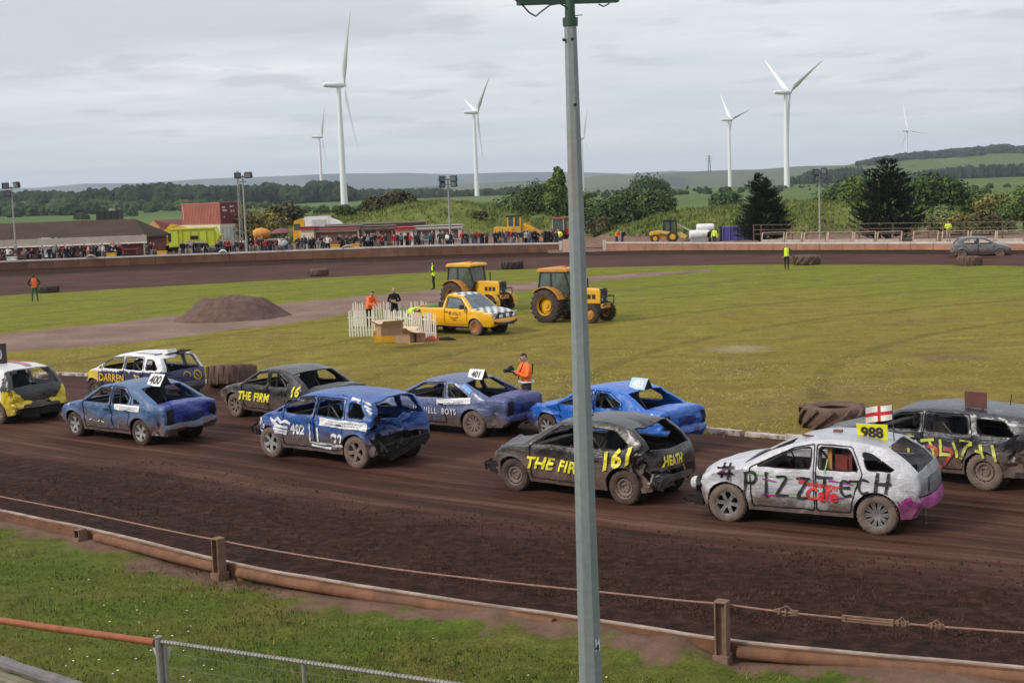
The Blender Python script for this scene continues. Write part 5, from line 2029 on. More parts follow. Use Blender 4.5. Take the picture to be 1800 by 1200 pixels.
f.bar((-1.95, .7, .45), (-2.02, -.7, .52), .08, .12)
f.box((-1.75, .1, .40), (.5, .8, .22))
f.tube([(-1.9, .72, .62), (-2.08, .66, .40), (-2.02, .55, .22)], .03, 6)
E_.part('torn_metal', f, BLACKM)
f = MB()
f.bar((1.96, .66, .5), (1.96, -.6, .48), .10, .14)
f.tube([(1.9, .7, .72), (2.05, .74, .62), (2.04, .72, .5)], .03, 6)
E_.part('crash_beam', f, BLACKM)
for sg in (1,):
	light_hole(E_, sg, .78, 1.12)
# --- steel blue saloon with white tent board 400
pos, hd = place((134, 767), (252, 783), .85, 2.64)
C_ = Car('liftback', 'dusty steel blue hatch saloon with shade-darkened tail and white tent board 400', pos, hd, BLUE_C, seed=4.4, crumple=.012,
		 dents=[((2.1, .5, .5), .7, (-.14, -.06, .02)), ((-.2, .86, .55), .5, (0, -.05, 0)), ((-1.9, .8, .5), .4, (.05, -.10, 0)), ((.9, .86, .6), .4, (0, -.05, 0)), ((-2.2, -.5, .5), .5, (.08, 0, .03)), ((.0, .2, 1.4), .6, (0, 0, -.04))],
		 mats={'boot_lid': BLUE_C_SHADE, 'rear_bumper': BLUE_C}, wheels=('spoke5', ALLOY), tyre=TYREM, R=.32)
C_.sticker(-.40, .82, .98, .14, .0)
C_.board('400', -1.12, .05, .46, .27, .62, size=.26, rz=.12)
C_.letters(ribbon2d([[(0, 0), (.10, .02)], [(.16, .0), (.3, -.02), (.42, .02)], [(.46, 0), (.56, -.03)]], .035), .62, .50, WHITEL, .008, 'painted_patch')
light_hole(C_, 1, .58, .90)
light_hole(C_, -1, .60, .88)
boot_recess(C_, .60, .74, pm('recess_navy', (.004, .006, .06), .5))
# --- black saloon THE FIRM 16
pos, hd = place((399, 730), (541, 751), .85, 2.62)
D_ = Car('sedan', 'black saloon lettered THE FIRM 16 in yellow beside the big tyre', pos, hd, BLACK_D, seed=5.2, crumple=.012,
		 dents=[((2.1, .5, .55), .7, (-.12, -.05, .02)), ((-1.95, .75, .85), .5, (.05, -.10, -.06)), ((-2.0, .2, .95), .45, (.05, 0, -.06)), ((-.1, .85, .7), .5, (0, -.02, 0))],
		 wheels=('spoke7', ALLOYD), tyre=TYREM2, R=.32)
D_.letters(text2d('THE F!RM', .30, .26, .010, 1.03, 1.03), 1.06, .53, YELLOWL, .010)
D_.letters(text2d('16', .34, .3, .014, 1.05), -1.20, .76, YELLOWL, .014, rot=.05)
D_.rear_letters(text2d('HEATH', .20, .15, .008, .95), .52, .66, YELLOWL, .02)
# --- blue coupe 401
rw_ = P(836, 769)
hd = radians(146)
W_ = .86
cx_ = rw_.x + cos(hd) * 1.33 + sin(hd) * .80
cy_ = rw_.y + sin(hd) * 1.33 - cos(hd) * .80
F_ = Car('coupe', 'lilac blue two-door coupe lettered HOWELL BOYS with white tent board 401', (cx_, cy_), hd, BLUE_F, seed=6.5, crumple=.007,
		 dents=[((-2.2, .5, .45), .5, (.06, -.03, 0)), ((-2.0, .85, .5), .35, (0, -.06, 0))],
		 mats={'boot_lid': BLUE_F_SHADE, 'rear_bumper': BLUE_F_SHADE}, wheels=('spoke10', ALLOYD), tyre=TYREM2, R=.33)
F_.letters(text2d('HOWELL  BOYS', .20, .0, .004, .78, 1.25), .46, .54, WHITEL, .008)
F_.sticker(-.28, .76, 1.02, .13, .075)
F_.letters(grid2d(.32, .1), -.96, 1.20, pm('sky_sticker', (.12, .30, .62), .5), .006, 'sticker', rot=-.5)
F_.root.scale = (.97, .97, .97)
F_.board('401', -.93, .02, .44, .23, .6, size=.19, rz=.05)
light_hole(F_, 1, .58, .90)
boot_recess(F_, .64, .80, pm('recess_navy', (.004, .006, .06), .5))
# --- bright blue saloon 403
pos, hd = place((957, 772), (1116, 795), .81, 2.5)
G_ = Car('sedan', 'bright blue saloon with crumpled wing and pale tent board 403', pos, hd, BLUE_G, seed=7.9, crumple=.018,
		 dents=[((1.9, .7, .6), .6, (-.06, -.12, .05)), ((1.0, .86, .6), .5, (0, -.08, 0)), ((.0, .86, .6), .6, (0, -.10, .0)), ((-1.0, .86, .75), .4, (0, -.08, .02)), ((-2.2, -.2, .45), .5, (.08, 0, 0)), ((2.1, .2, .55), .6, (-.08, 0, 0))],
		 wheels=('spoke7', ALLOY), tyre=TYREM, R=.32)
G_.root.scale = (.95, .95, .95)
G_.board('403', -1.0, .02, .46, .25, .62, body=pm('board_pale_blue', (.35, .50, .62), .5), ink=WHITE, size=.21, rz=.08)
G_.letters(ribbon2d([[(0, .0), (.15, .06), (.35, .02), (.6, .05), (.9, .02)], [(.05, -.06), (.5, -.04)], [(1.1, .05), (1.3, .02)]], .055), .30, .74, WHITEL, .007, 'scraped_patch')
light_hole(G_, 1, .56, .88)
light_hole(G_, -1, .58, .86)
boot_recess(G_, .62, .80, pm('recess_blue', (.004, .016, .15), .5))
# --- white over navy people carrier
hd = radians(146)
fw_ = P(163, 703)
cx_ = fw_.x - cos(hd) * 1.35 + sin(hd) * .80
cy_ = fw_.y - sin(hd) * 1.35 - cos(hd) * .80
def zone_b(q):
	if q == 'mats':
		return [WHITE_B, YEL_A]
	x, z = q
	if z > 0.99 - .02 * x:
		return 1
	if x > 1.02 and x < 1.62 and z < .98:
		return 2
	return 0
B_ = Car('mpv', 'white over navy people carrier with yellow wing lettered DARREN 32', (cx_, cy_), hd, NAVY_B, seed=8.3, crumple=.012,
		 dents=[((2.0, .4, .6), .8, (-.2, -.08, .03)), ((-1.9, .3, 1.5), .45, (.05, 0, -.10)), ((-2.0, .8, .7), .4, (.05, -.06, 0))],
		 mats={'roof': WHITE_B, 'pillar': WHITE_B, 'bonnet': YEL_A, 'zone': zone_b}, wheels=('steel', ALLOYD), tyre=TYREM, R=.34)
B_.root.scale = (.94, .94, .94)
B_.letters(text2d('DARREN', .34, .05, .010, .86, 1.05), .98, .66, pm('amber_lettering', (.55, .33, .03), .6, var=.15), .009)
B_.letters(text2d('32', .34, .05, .010, .9), -.62, .68, pm('amber_lettering', (.55, .33, .03)), .009)
B_.rear_letters(ribbon2d([[(.0, .1), (.1, .2), (.25, .18), (.3, .05), (.2, -.06), (.05, -.02), (.0, .1)], [(.1, .12), (.2, .02)]], .05), -.30, .72, pm('amber_lettering', (.55, .33, .03)), .014, 'painted_patch')
B_.rear_letters(ribbon2d([[(.0, .1), (.1, .2), (.25, .18), (.3, .05)]], .04), .15, .72, pm('amber_lettering', (.55, .33, .03)), .014, 'painted_patch')
f = MB()
f.box((-1.45, .15, B_.roof_z(-1.45) + .06), (.30, .36, .12), rot=Matrix.Rotation(.3, 3, 'Y'))
f.box((-1.65, -.15, B_.roof_z(-1.6) + .05), (.4, .35, .03), 1, rot=Matrix.Rotation(-.3, 3, 'X'))
f.bar((-1.2, .5, 1.50), (-1.85, -.4, 1.58), .05, .03, 1)
f.tube([(.2, .5, 1.47), (-.7, .5, 1.54), (-1.3, .5, 1.53)], .015, 6, 2)
f.tube([(.2, -.5, 1.47), (-.7, -.5, 1.54), (-1.3, -.5, 1.53)], .015, 6, 2)
B_.part('roof_scrap', f, [WHITE, BLACKM, RAWM])
# --- white-roofed hatch at the edge of the picture with yellow corners
def zone_a(q):
	if q == 'mats':
		return [YEL_A, BLACK_D]
	x, z = q
	if x < -1.50 and z < .90:
		return 1
	return 2 if (x < -1.45 and z > .90) else 0
ra = (P(2, 744) + P(96, 731)) / 2
hd = radians(139)
A_ = Car('hatch5', 'white roofed hatchback with black tailgate and bright yellow rear corners', (ra.x + cos(hd) * 1.27, ra.y + sin(hd) * 1.27), hd,
		 car_paint('paint_dirty_white', (.60, .60, .61), .5, .14, .4), seed=9.1, crumple=.010,
		 dents=[((-1.9, .7, .6), .45, (.08, -.06, 0)), ((-1.95, -.3, .5), .5, (.06, 0, 0))],
		 mats={'tailgate': BLACK_D, 'rear_bumper': BUMPM, 'pillar': BLACK_D, 'zone': zone_a}, wheels=('steel', ALLOYD), tyre=TYREM, R=.32)
for sg in (1, -1):
	mb = MB()
	out = []
	outl = [(.80, .30), (.80, .95), (.66, .84), (.50, .66), (.30, .56), (.30, .45), (.6, .42), (.7, .28)]
	gx, gz = 16, 22
	pts = {}
	for i in range(gx + 1):
		for j in range(gz + 1):
			y, z = .28 + .56 * i / gx, .30 + .66 * j / gz
			pts[i, j] = (y, z)
	ix = {}
	for i in range(gx):
		for j in range(gz):
			cy0, cz0 = .28 + .56 * (i + .5) / gx, .30 + .66 * (j + .5) / gz
			if pip(cy0, cz0, [(.28, .53), (.28, .60), (.50, .64), (.66, .82), (.78, .97), (.86, .97), (.86, .34), (.64, .34), (.56, .50)]):
				for q in ((i, j), (i + 1, j), (i + 1, j + 1), (i, j + 1)):
					if q not in ix:
						ix[q] = len(out)
						out.append(A_.tail_pt(sg * pts[q][0], pts[q][1], .022))
				mb.f.append(tuple(ix[q] for q in ((i, j), (i + 1, j), (i + 1, j + 1), (i, j + 1))))
				mb.m.append(0)
	mb.v = [tuple(v) for v in out]
	A_.part('rear_corner', mb, YEL_A)
f = MB()
f.bar((-1.97, .35, .52), (-1.97, .08, .52), .03, .06)
f.bar((-1.97, -.05, .52), (-1.97, -.35, .52), .03, .06)
f.box((-1.9, -.1, .33), (.2, 1.2, .2))
A_.part('bumper_grille', f, BLACKM)
A_.plate('40', -.45, .30, .46, .56, A_.roof_z(-.4), 1.15, pm('board_brown', (.055, .035, .032), .7), WHITEL, .34, .02, -.12, .62)
mb = MB()
for i in range(7):
	x = .0 - 1.3 * i / 6
	for y in (-.05, -.22):
		mb.v.append((x, y, A_.roof_z(x) + .012))
for i in range(6):
	mb.f.append((2 * i, 2 * i + 1, 2 * i + 3, 2 * i + 2))
	mb.m.append(0)
A_.part('roof_stripe', mb, pm('stripe_pink', (.45, .12, .20), .5))
# --- dark slate estate at the right
hd = radians(137)
rw_ = P(1731, 861)
cx_ = rw_.x + cos(hd) * 1.35 + sin(hd) * .82
cy_ = rw_.y + sin(hd) * 1.35 - cos(hd) * .82
J_ = Car('bigestate', 'dark slate estate with yellow and red daubs on its doors beside the leaning tyre', (cx_, cy_), hd, SLATE_J, seed=10.6, crumple=.011,
		 dents=[((-2.2, .8, .55), .65, (.16, -.14, .02)), ((-1.0, .88, .6), .4, (0, -.06, 0)), ((.2, .88, .6), .5, (0, -.04, 0)), ((2.2, .4, .5), .6, (-.1, 0, 0))],
		 skip=('rear_bumper',), wheels=('steel', ALLOYD), tyre=TYREM2, R=.335)
LIME = pm('lime_daub', (.50, .52, .09), .6, var=.2, scale=8, dirt=.3, dirtcol=(.2, .18, .06))
J_.letters(ribbon2d([[(0, .30), (.22, .32)], [(.1, .3), (.12, -.05)], [(.36, .27), (.62, .32)], [(.52, .30), (.60, .1), (.62, -.10)], [(.74, .33), (.76, .02)], [(.76, .06), (.95, .05)], [(1.12, .0), (1.2, .22), (1.34, .30)],
					 [(1.50, .30), (1.56, .05)], [(1.72, .32), (1.80, .02)], [(-.28, .34), (-.24, .0)], [(1.10, .34), (1.34, .31)], [(.98, .30), (1.06, .02)], [(1.40, .18), (1.52, .16)]], .066), .20, .54, LIME, .009, 'spray_mark')
J_.letters(ribbon2d([[(0, .26), (.16, .24), (.2, .12), (.06, .06), (-.02, -.08)], [(.32, .24), (.48, .20), (.42, .06), (.34, -.06)], [(-.25, .2), (-.1, .1), (-.2, -.06)], [(.0, -.1), (.3, -.1)]], .075), -.28, .46, pm('red_daub', (.36, .06, .05), .6, var=.3), .010, 'spray_mark')
J_.letters(ribbon2d([[(-.3, .1), (-.22, .2)], [(-.16, .02), (-.06, .12)]], .08), -.30, .60, WHITEL, .008, 'painted_patch')
J_.plate('', -1.02, .45, .42, .30, J_.roof_z(-1.0) - .02, .0, pm('board_back_rust', (.10, .035, .028), .7, var=.3, dirt=.4), tilt=-.05)
f = MB()
f.tube([(-1.6, .3, 1.50), (-1.62, .3, 1.70)], .008, 5)
J_.part('aerial', f, BLACKM)
f = MB()
rr = random.Random(12)
for k in range(12):
	a = V((-2.22 + rr.uniform(-.1, .08), rr.uniform(.0, .8), rr.uniform(.30, .62)))
	f.bar(a, a + V((rr.uniform(-.12, .1), rr.uniform(-.25, .25), rr.uniform(-.15, .15))), rr.uniform(.015, .05), rr.uniform(.01, .04))
J_.part('torn_metal', f, RAWM)
light_hole(J_, 1, .66, 1.0)
# --- pewter hatchback far off on the other side of the track
kp = P(1712, 457)
K_ = Car('hatch5', 'pewter grey hatchback driving past the far wall', (P(1745, 455).x, P(1745, 452).y + .4), radians(-16), GREY_K, seed=11.2, crumple=.012,
		 dents=[((1.9, -.4, .5), .6, (-.12, 0, 0))], mats={'front_bumper': BUMPM}, wheels=('steel', ALLOYD), tyre=TYREM2, cage=False)
# ------------------------------------------------------------ foreground: crash barrier, lamp mast, wire fence
RUSTB = pm('mud_crusted_steel', (0.165, 0.080, 0.046), 0.9, var=0.35, scale=3, bump=0.5, dirt=0.5, dirtcol=(0.10, 0.062, 0.045), spec=0.2)
MUDST = pm('mud_splashed_post', (0.175, 0.108, 0.078), 0.9, var=0.3, scale=6, bump=0.5, dirt=0.3, dirtcol=(0.09, 0.055, 0.04), spec=0.2)
EDGEW = pm('worn_white_edge', (0.31, 0.245, 0.205), 0.85, var=0.35, scale=4, dirt=0.7, dirtcol=(0.17, 0.11, 0.085))
def bar_at(px):
	"""index on the barrier line nearest to a photo column (at the barrier's base)"""
	tab = [(a, b) for a, b in BAR_PX]
	y = lerp_tab(px, tab)
	p = P(px, y, -0.10)
	return min(range(len(BAR_XY)), key=lambda i: (BAR_XY[i][0] - p.x) ** 2 + (BAR_XY[i][1] - p.y) ** 2)
def barrier():
	root = thing('crash_barrier', 'low mud-caked steel barrier with posts and tension cable along the near track edge', 'barrier')
	n = len(BAR_XY)
	# steel sheet in lengths of about 4 m
	joints = list(range(0, n - 1, 8)) + [n - 1]
	for a, b in zip(joints, joints[1:]):
		m = MB()
		e = MB()
		for i in range(a, b):
			p, q = bank_point(i, 0.0), bank_point(i + 1, 0.0)
			wob = lambda k: 0.115 + 0.02 * noise.noise(V((BAR_XY[k][0] * .9, 2, 2))) - .02 * max(0, min(1, -7.4 - BAR_XY[k][0]))
			for (lo, hi, mb, w) in ((-.35, 0, m, .05), (0, .018, e, .035)):
				vs = []
				for pt, k in ((p, i), (q, i + 1)):
					pn = bank_point(k, w) - pt
					pm2 = bank_point(k, -w) - pt
					z1, z0 = wob(k) + hi, (wob(k) + lo if lo == 0 else lo)
					vs += [(pt.x + pn.x, pt.y + pn.y, z0), (pt.x + pm2.x, pt.y + pm2.y, z0), (pt.x + pm2.x, pt.y + pm2.y, z1), (pt.x + pn.x, pt.y + pn.y, z1)]
				mb.add(vs, [(0, 4, 7, 3), (3, 7, 6, 2), (2, 6, 5, 1)] + ([(0, 1, 2, 3), (7, 6, 5, 4)] if i in (a, b - 1) else []))
		m.build('barrier_sheet', [RUSTB], root)
		e.build('top_edge', [EDGEW], root)
	# half-round rails bolted outside, where the soil has not buried them
	for a, b in ((172, 396), (428, 640), (640, 985), (1300, 1560), (1560, 1830)):
		ia, ib = sorted((bar_at(a), bar_at(b)))
		m = MB()
		m.tube([(*bank_point(i, .10), .025 + .012 * noise.noise(V((i * .3, 0, 5)))) for i in range(ia, ib + 1)], [.078 + .008 * noise.noise(V((i * .7, 2, 5))) for i in range(ia, ib + 1)], 12)
		m.build('rail', [RUSTB], root, True, 50)
	# posts: short H-section stubs
	tops = {}
	for px, ztop in ((165, .14), (405, .54), (1282, .66), (-140, .5), (2300, .66)):
		i = bar_at(px)
		p = bank_point(i, .20)
		t = bank_point(i + 1, .2) - bank_point(i - 1, .2)
		a = atan2(t.y, t.x)
		m = MB()
		z0 = -.25
		h = ztop - z0
		M = Matrix.Rotation(a, 3, 'Z')
		for dx in (-.065, .065):
			m.box((p.x + cos(a) * dx, p.y + sin(a) * dx, z0 + h / 2), (.018, .15, h), rot=M)
		m.box((p.x, p.y, z0 + h / 2), (.13, .02, h), rot=M)
		m.box((p.x, p.y, ztop + .006), (.155, .16, .014), rot=M)
		m.box((p.x - sin(a) * -.0, p.y, z0 + .08), (.19, .22, .36), rot=M)
		m.build('post', [MUDST], root)
		tops[px] = (p, ztop)
	# cable from post to post with a little sag
	for a, b, n_ in ((-140, 405, 1), (405, 1282, 1), (1282, 2300, 1)):
		ia, ib = bar_at(a), bar_at(b)
		st = 1 if ib > ia else -1
		idx = list(range(ia, ib + st, st))
		pts = []
		za, zb = tops[a][1] - .05, tops[b][1] - .05
		for k, i in enumerate(idx):
			t = k / (len(idx) - 1)
			p = bank_point(i, .12)
			pts.append((p.x, p.y, za + (zb - za) * t - .05 * 4 * t * (1 - t)))
		m = MB()
		m.tube(pts, .013, 8)
		m.build('cable', [pm('rusty_cable', (0.235, 0.130, 0.095), 0.85, var=.25, scale=14, bump=.4)], root, True)
		if a == 1282:
			def cab(px):
				i = bar_at(px)
				k = idx.index(i) if i in idx else len(idx) // 2
				# finer: slide along by photo column
				return V(pts[k])
			# parameter of the tackle along the cable
			def on(t):
				f = t * (len(pts) - 1)
				k = min(len(pts) - 2, int(f))
				return V(pts[k]) + (V(pts[k + 1]) - V(pts[k])) * (f - k)
			ts = [i / 400 for i in range(401)]
			def col(px):
				def sc(t):
					d = on(t) - CAM
					w = d.dot(c_fw)
					return abs(900 + FPX * d.dot(c_rt) / w - px)
				return on(min(ts, key=sc))
			m = MB()
			A, B = col(1482), col(1566)
			d = (B - A).normalized()
			for o_ in (V((0, 0, .028)), V((0, 0, -.028))):
				m.bar(A + o_, B + o_, .03, .018)
			for q in (A, B):
				m.bar(q - d * .02, q + d * .03, .045, .075)
			m.build('turnbuckle', [MUDST], root)
			for c0, c1 in ((1360, 1405), (1572, 1600), (1632, 1662)):
				m = MB()
				A, B = col(c0), col(c1)
				d = (B - A).normalized()
				L = (B - A).length
				for k in range(3):
					q = A + d * L * (.2 + .25 * k)
					m.tube([q + V((0, .03 * cos(a), .034 * sin(a))) for a in [2 * pi * j / 10 for j in range(11)]], .010, 6)
				m.tube([A + V((0, 0, .01)), A + d * L * .3 + V((0, -.02, .05)), A + d * L * .5 + V((0, 0, .075)), A + d * L * .75 + V((0, .01, .03)), B], .010, 6)
				m.tube([A, A + d * L * .4 + V((0, 0, -.045)), A + d * L * .8 + V((0, 0, -.03)), B], .010, 6)
				m.box(B - d * .05, (.08, .05, .055))
				m.build('cable_clamp', [MUDST], root)
barrier()
def inner_kerb():
	root = thing('kerb', 'broken line of muddy white kerb blocks along the inside edge of the track', 'kerb')
	b = NB('kerb_white')
	oc = b.coord('Object')
	n = b.noise(oc, 2.6, 6, 0.65, .3)
	c = b.ramp(n, [(0.44, (0.50, 0.44, 0.40)), (0.60, (0.15, 0.10, 0.08))])
	m = b.set(color=c, rough=0.9)
	cv = inner
	run = [p for p in cv if p[1] < 60 and -24 < p[0] < 12]
	run.sort(key=lambda p: p[0])
	pts = [V((p[0], p[1])) for p in run]
	# walk along in one metre blocks
	L = 0
	k = 0
	pos_ = pts[0].copy()
	rr = random.Random(4)
	blocks = []
	for a, c_ in zip(pts, pts[1:]):
		seg = (c_ - a)
		ln = seg.length
		while L < ln:
			blocks.append((a + seg * (L / ln), atan2(seg.y, seg.x)))
			L += 1.02
		L -= ln
	me = None
	for p, a in blocks:
		if me is None:
			q = MB()
			q.box((0, 0, 0), (.98, .17, .13))
			me = q.mesh('kerb_block', [m])
		o = bpy.data.objects.new('kerb_block', me)
		COL.objects.link(o)
		o.parent = root
		o.location = (p.x + rr.uniform(-.03, .03), p.y - .05 + rr.uniform(-.03, .03), .045 + rr.uniform(-.03, .02))
		o.rotation_euler = (rr.uniform(-.05, .05), rr.uniform(-.03, .03), a + rr.uniform(-.05, .05))
inner_kerb()
def lamp_mast():
	base = AT(1038.5, 1196, 11.0)
	bx, by = base.x, base.y
	zb = base.z - .3
	top = AT(1000.5, 42, 11.0)
	root = thing('lamp_mast', 'tall grey eight-sided steel mast with a green crossarm in front of the track', 'lamp mast', (bx, by, 0))
	b = NB('galvanised_steel')
	oc = b.coord('Object', scale=(1, 1, .25))
	n1 = b.noise(oc, 2.2, 6, .65, .3)
	n2 = b.noise(b.coord('Object'), 16, 5, .7)
	c = b.ramp(n1, [(.3, (.185, .215, .225)), (.55, (.235, .262, .268)), (.75, (.275, .285, .275))])
	c = b.mix(b.ramp(b.noise(b.coord('Object', scale=(1.5, 1.5, .2), loc=(4, 0, 0)), 3, 5, .6), [(.60, 0), (.70, .5)]), c, (.26, .215, .175))
	c = b.mix(1.0, c, b.ramp(n2, [(.3, .88), (.7, 1.1)]), 'MULTIPLY')
	steel = b.set(color=c, rough=.55, metal=.25)
	m = MB()
	M = Matrix.Rotation(radians(22.5 - 6), 4, 'Z')
	prof = []
	for k in range(12):
		t = k / 11
		prof.append((.108 - .056 * t, zb + (top.z - zb) * t))
	m.lathe(prof, 8, 0, M)
	m.build('column', [steel], root)
	grn = pm('mast_green', (.022, .060, .036), .5, var=.3, scale=8, dirt=.2, dirtcol=(.06, .06, .05))
	m = MB()
	m.lathe([(.060, top.z - .02), (.062, top.z + .02), (.062, top.z + .045), (.042, top.z + .05), (.040, top.z + .19)], 14, 0, None, True)
	m.build('collar', [grn], root, True)
	za = top.z + .185
	m = MB()
	p0, p1 = V((-.42, -.10, za - .01)), V((.40, .16, za + .02))
	m.bar(p0, p1, .07, .055)
	m.build('crossarm', [grn], root)
	dk = pm('cable_black', (.015, .016, .016), .6)
	m = MB()
	m.tube([(-.47, -.12, za + .02), (-.40, -.11, za - .02), (-.33, -.10, za - .10), (-.28, -.10, za - .13), (-.23, -.08, za - .09), (-.16, -.06, za - .04), (-.08, -.05, za - .03), (-.03, -.04, za - .06)], .007, 6)
	m.build('loose_cable', [dk], root, True)
	m = MB()
	m.tube([(-.5, -.13, za + .03), (-.42, -.11, za + .05), (-.3, -.08, za + .045), (-.2, -.06, za + .06), (-.1, -.03, za + .04)], .008, 6)
	m.build('arm_cable', [dk], root, True)
	m = MB()
	m.tube([(.24, .10, za - .025), (.28, .11, za - .045), (.33, .13, za - .02)], .006, 6)
	m.build('arm_cable', [dk], root, True)
	m = MB()
	m.bar((.04, 0, top.z + .06), (.10, -.01, top.z + .065), .006, .006)
	m.build('stay_wire', [dk], root)
	# bolts down the face
	for zz, a in ((top.z - .13, -1.45), (top.z - .65, -1.35), (top.z - .13, -2.6), (2.15, -.15)):
		m = MB()
		r = .060 if zz > 3 else .10
		m.lathe([(.001, .018), (.012, .016), (.013, 0)], 8, 0, Matrix.Translation((r * cos(a), r * sin(a), zz)) @ Matrix.Rotation(a, 4, 'Z') @ Matrix.Rotation(pi / 2, 4, 'Y'))
		m.build('bolt', [dk], root)
	# torn sticker with a figure on it
	z0 = AT(1047, 1140, 11.0).z
	R0 = .108 - .056 * (z0 - zb) / (top.z - zb)
	a0 = radians(-90 + 22.5 - 6 + 22.5)
	ap = R0 * cos(pi / 8) + .003
	nrm = V((cos(a0), sin(a0)))
	tx = V((-sin(a0), cos(a0)))
	m = MB()
	outl = [(-.028, 0), (-.01, .012), (.026, .0), (.03, .07), (.024, .125), (.012, .10), (.0, .075), (-.012, .12), (-.024, .11), (-.02, .06)]
	m.add([(nrm.x * ap + tx.x * u, nrm.y * ap + tx.y * u, z0 + v) for u, v in outl], [tuple(range(len(outl)))])
	st = m.build('torn_sticker', [pm('sticker_white', (.6, .61, .62), .6, var=.1)], root)
	tv, tf = text2d('4', .075, 0, .004)
	m = MB()
	m.add([(nrm.x * (ap + .002) + tx.x * (u - .022), nrm.y * (ap + .002) + tx.y * (u - .022), z0 + .012 + v) for u, v in tv], tf)
	m.build('lettering', [BLACKL], st)
lamp_mast()
def near_fence():
	zf = 1.62
	GALV = pm('fence_galvanised', (.235, .225, .205), .6, .25, var=.25, scale=14, dirt=.25, dirtcol=(.16, .12, .09))
	a, b2 = P(279, 1126, zf), P(900, 1216, zf)
	root = thing('mesh_fence', 'galvanised steel mesh fence panel with a ribbed top tube at the foot of the bank', 'fence')
	d = (b2 - a).normalized()
	zg = .35
	m = MB()
	m.tube([a, b2], .017, 8)
	L = (b2 - a).length
	k = int(L / .038)
	for i in range(k):
		q = a + d * (i + .5) * .038
		m.tube([q - d * .008, q + d * .008], .0225, 8)
	m.build('top_tube', [GALV], root)
	for t in (0.0, 1.62, 3.3):
		q = a + d * t
		m = MB()
		r = .034 if t == 0 else .02
		m.tube([(q.x, q.y, zg), (q.x, q.y, zf + (.045 if t == 0 else -.02))], r, 10)
		if t == 0:
			m.tube([(q.x + .055, q.y, zg), (q.x + .055, q.y, zf - .01)], .018, 8)
			m.tube([(q.x + .03 + .06 * cos(s), q.y + .05 * sin(s), zf - .50 + .012 * s) for s in [2 * pi * j / 12 for j in range(13)]], .007, 5)
		m.build('post', [GALV], root)
	m = MB()
	i = 0.03
	while i < L:
		q = a + d * i
		m.bar((q.x, q.y, zg), (q.x, q.y, zf - .02), .0022, .0022)
		i += .05
	for j in range(9):
		z = zg + .05 + j * .14
		m.bar((a.x, a.y, z), (b2.x, b2.y, z), .0022, .0022)
	o = m.build('wire_mesh', [pm('mesh_wire', (.20, .19, .17), .6, .3)], root)
	o['kind'] = 'stuff'
	# white triangle tied behind the post
	m = MB()
	q = a
	m.prism([(-.075, -.06), (.10, -.06), (.06, -.20), (-.02, -.24)], q.y + .05, q.y + .055, 'y')
	m.v = [(v[0] + q.x, v[1], v[2] + zf - .02) for v in m.v]
	t = m.build('sign', [WHITE])
	tag(t, 'small white plastic tag tied to the post of the mesh fence', 'tag')
	# rusty handrail
	zr = 1.60
	p0, p1 = P(-120, 1072, zr), P(272, 1128, zr)
	root2 = thing('handrail', 'rust orange tubular handrail that ends at the mesh fence post', 'handrail')
	m = MB()
	m.tube([p0, p0 + (p1 - p0) * .5 + V((0, 0, -.006)), p1], .034, 12)
	m.build('rail', [pm('rust_orange', (.26, .075, .028), .75, var=.25, scale=8, bump=.2, dirt=.2, dirtcol=(.14, .07, .045))], root2, True)
	m = MB()
	m.tube([(p0.x, p0.y, .3), (p0.x, p0.y, zr)], .034, 10)
	m.build('post', [pm('rust_orange', (.26, .075, .028))], root2, True)
	# padded kerb and slatted seat at the very corner
	root3 = thing('spectator_bench', 'weathered slatted bench with a grey rolled cover in the bottom left corner', 'bench')
	z3 = 1.72
	c0, c1 = P(-70, 1140, z3), P(160, 1216, z3)
	m = MB()
	seg = 12
	pts = [c0 + (c1 - c0) * (i / seg) + V((0, 0, .012 * noise.noise(V((i * 1.3, 0, 0))))) for i in range(seg + 1)]
	m.tube(pts, [.055 + .012 * noise.noise(V((i * .9, 3, 0))) for i in range(seg + 1)], 10)
	m.build('rolled_cover', [pm('grey_tarpaulin', (.125, .115, .115), .8, var=.3, scale=6, bump=.4)], root3, True)
	dn = V((c1 - c0).normalized())
	sd = V((dn.y, -dn.x, 0)) * -1
	if sd.y > 0:
		sd = -sd
	for k in range(6):
		m = MB()
		o_ = sd * (.085 + .062 * k) + V((0, 0, -.05 - .012 * k))
		m.bar(c0 + o_, c1 + o_, .05, .022)
		m.build('slat', [pm('bench_slat', (.175, .150, .105), .85, var=.3, scale=7, dirt=.3, dirtcol=(.08, .075, .05))], root3)
	for t in (.15, .9):
		m = MB()
		q = c0 + (c1 - c0) * t + sd * .25
		m.bar((q.x, q.y, .5), (q.x, q.y, z3 - .13), .07, .07)
		m.build('leg', [pm('bench_slat', (.175, .150, .105))], root3)
near_fence()
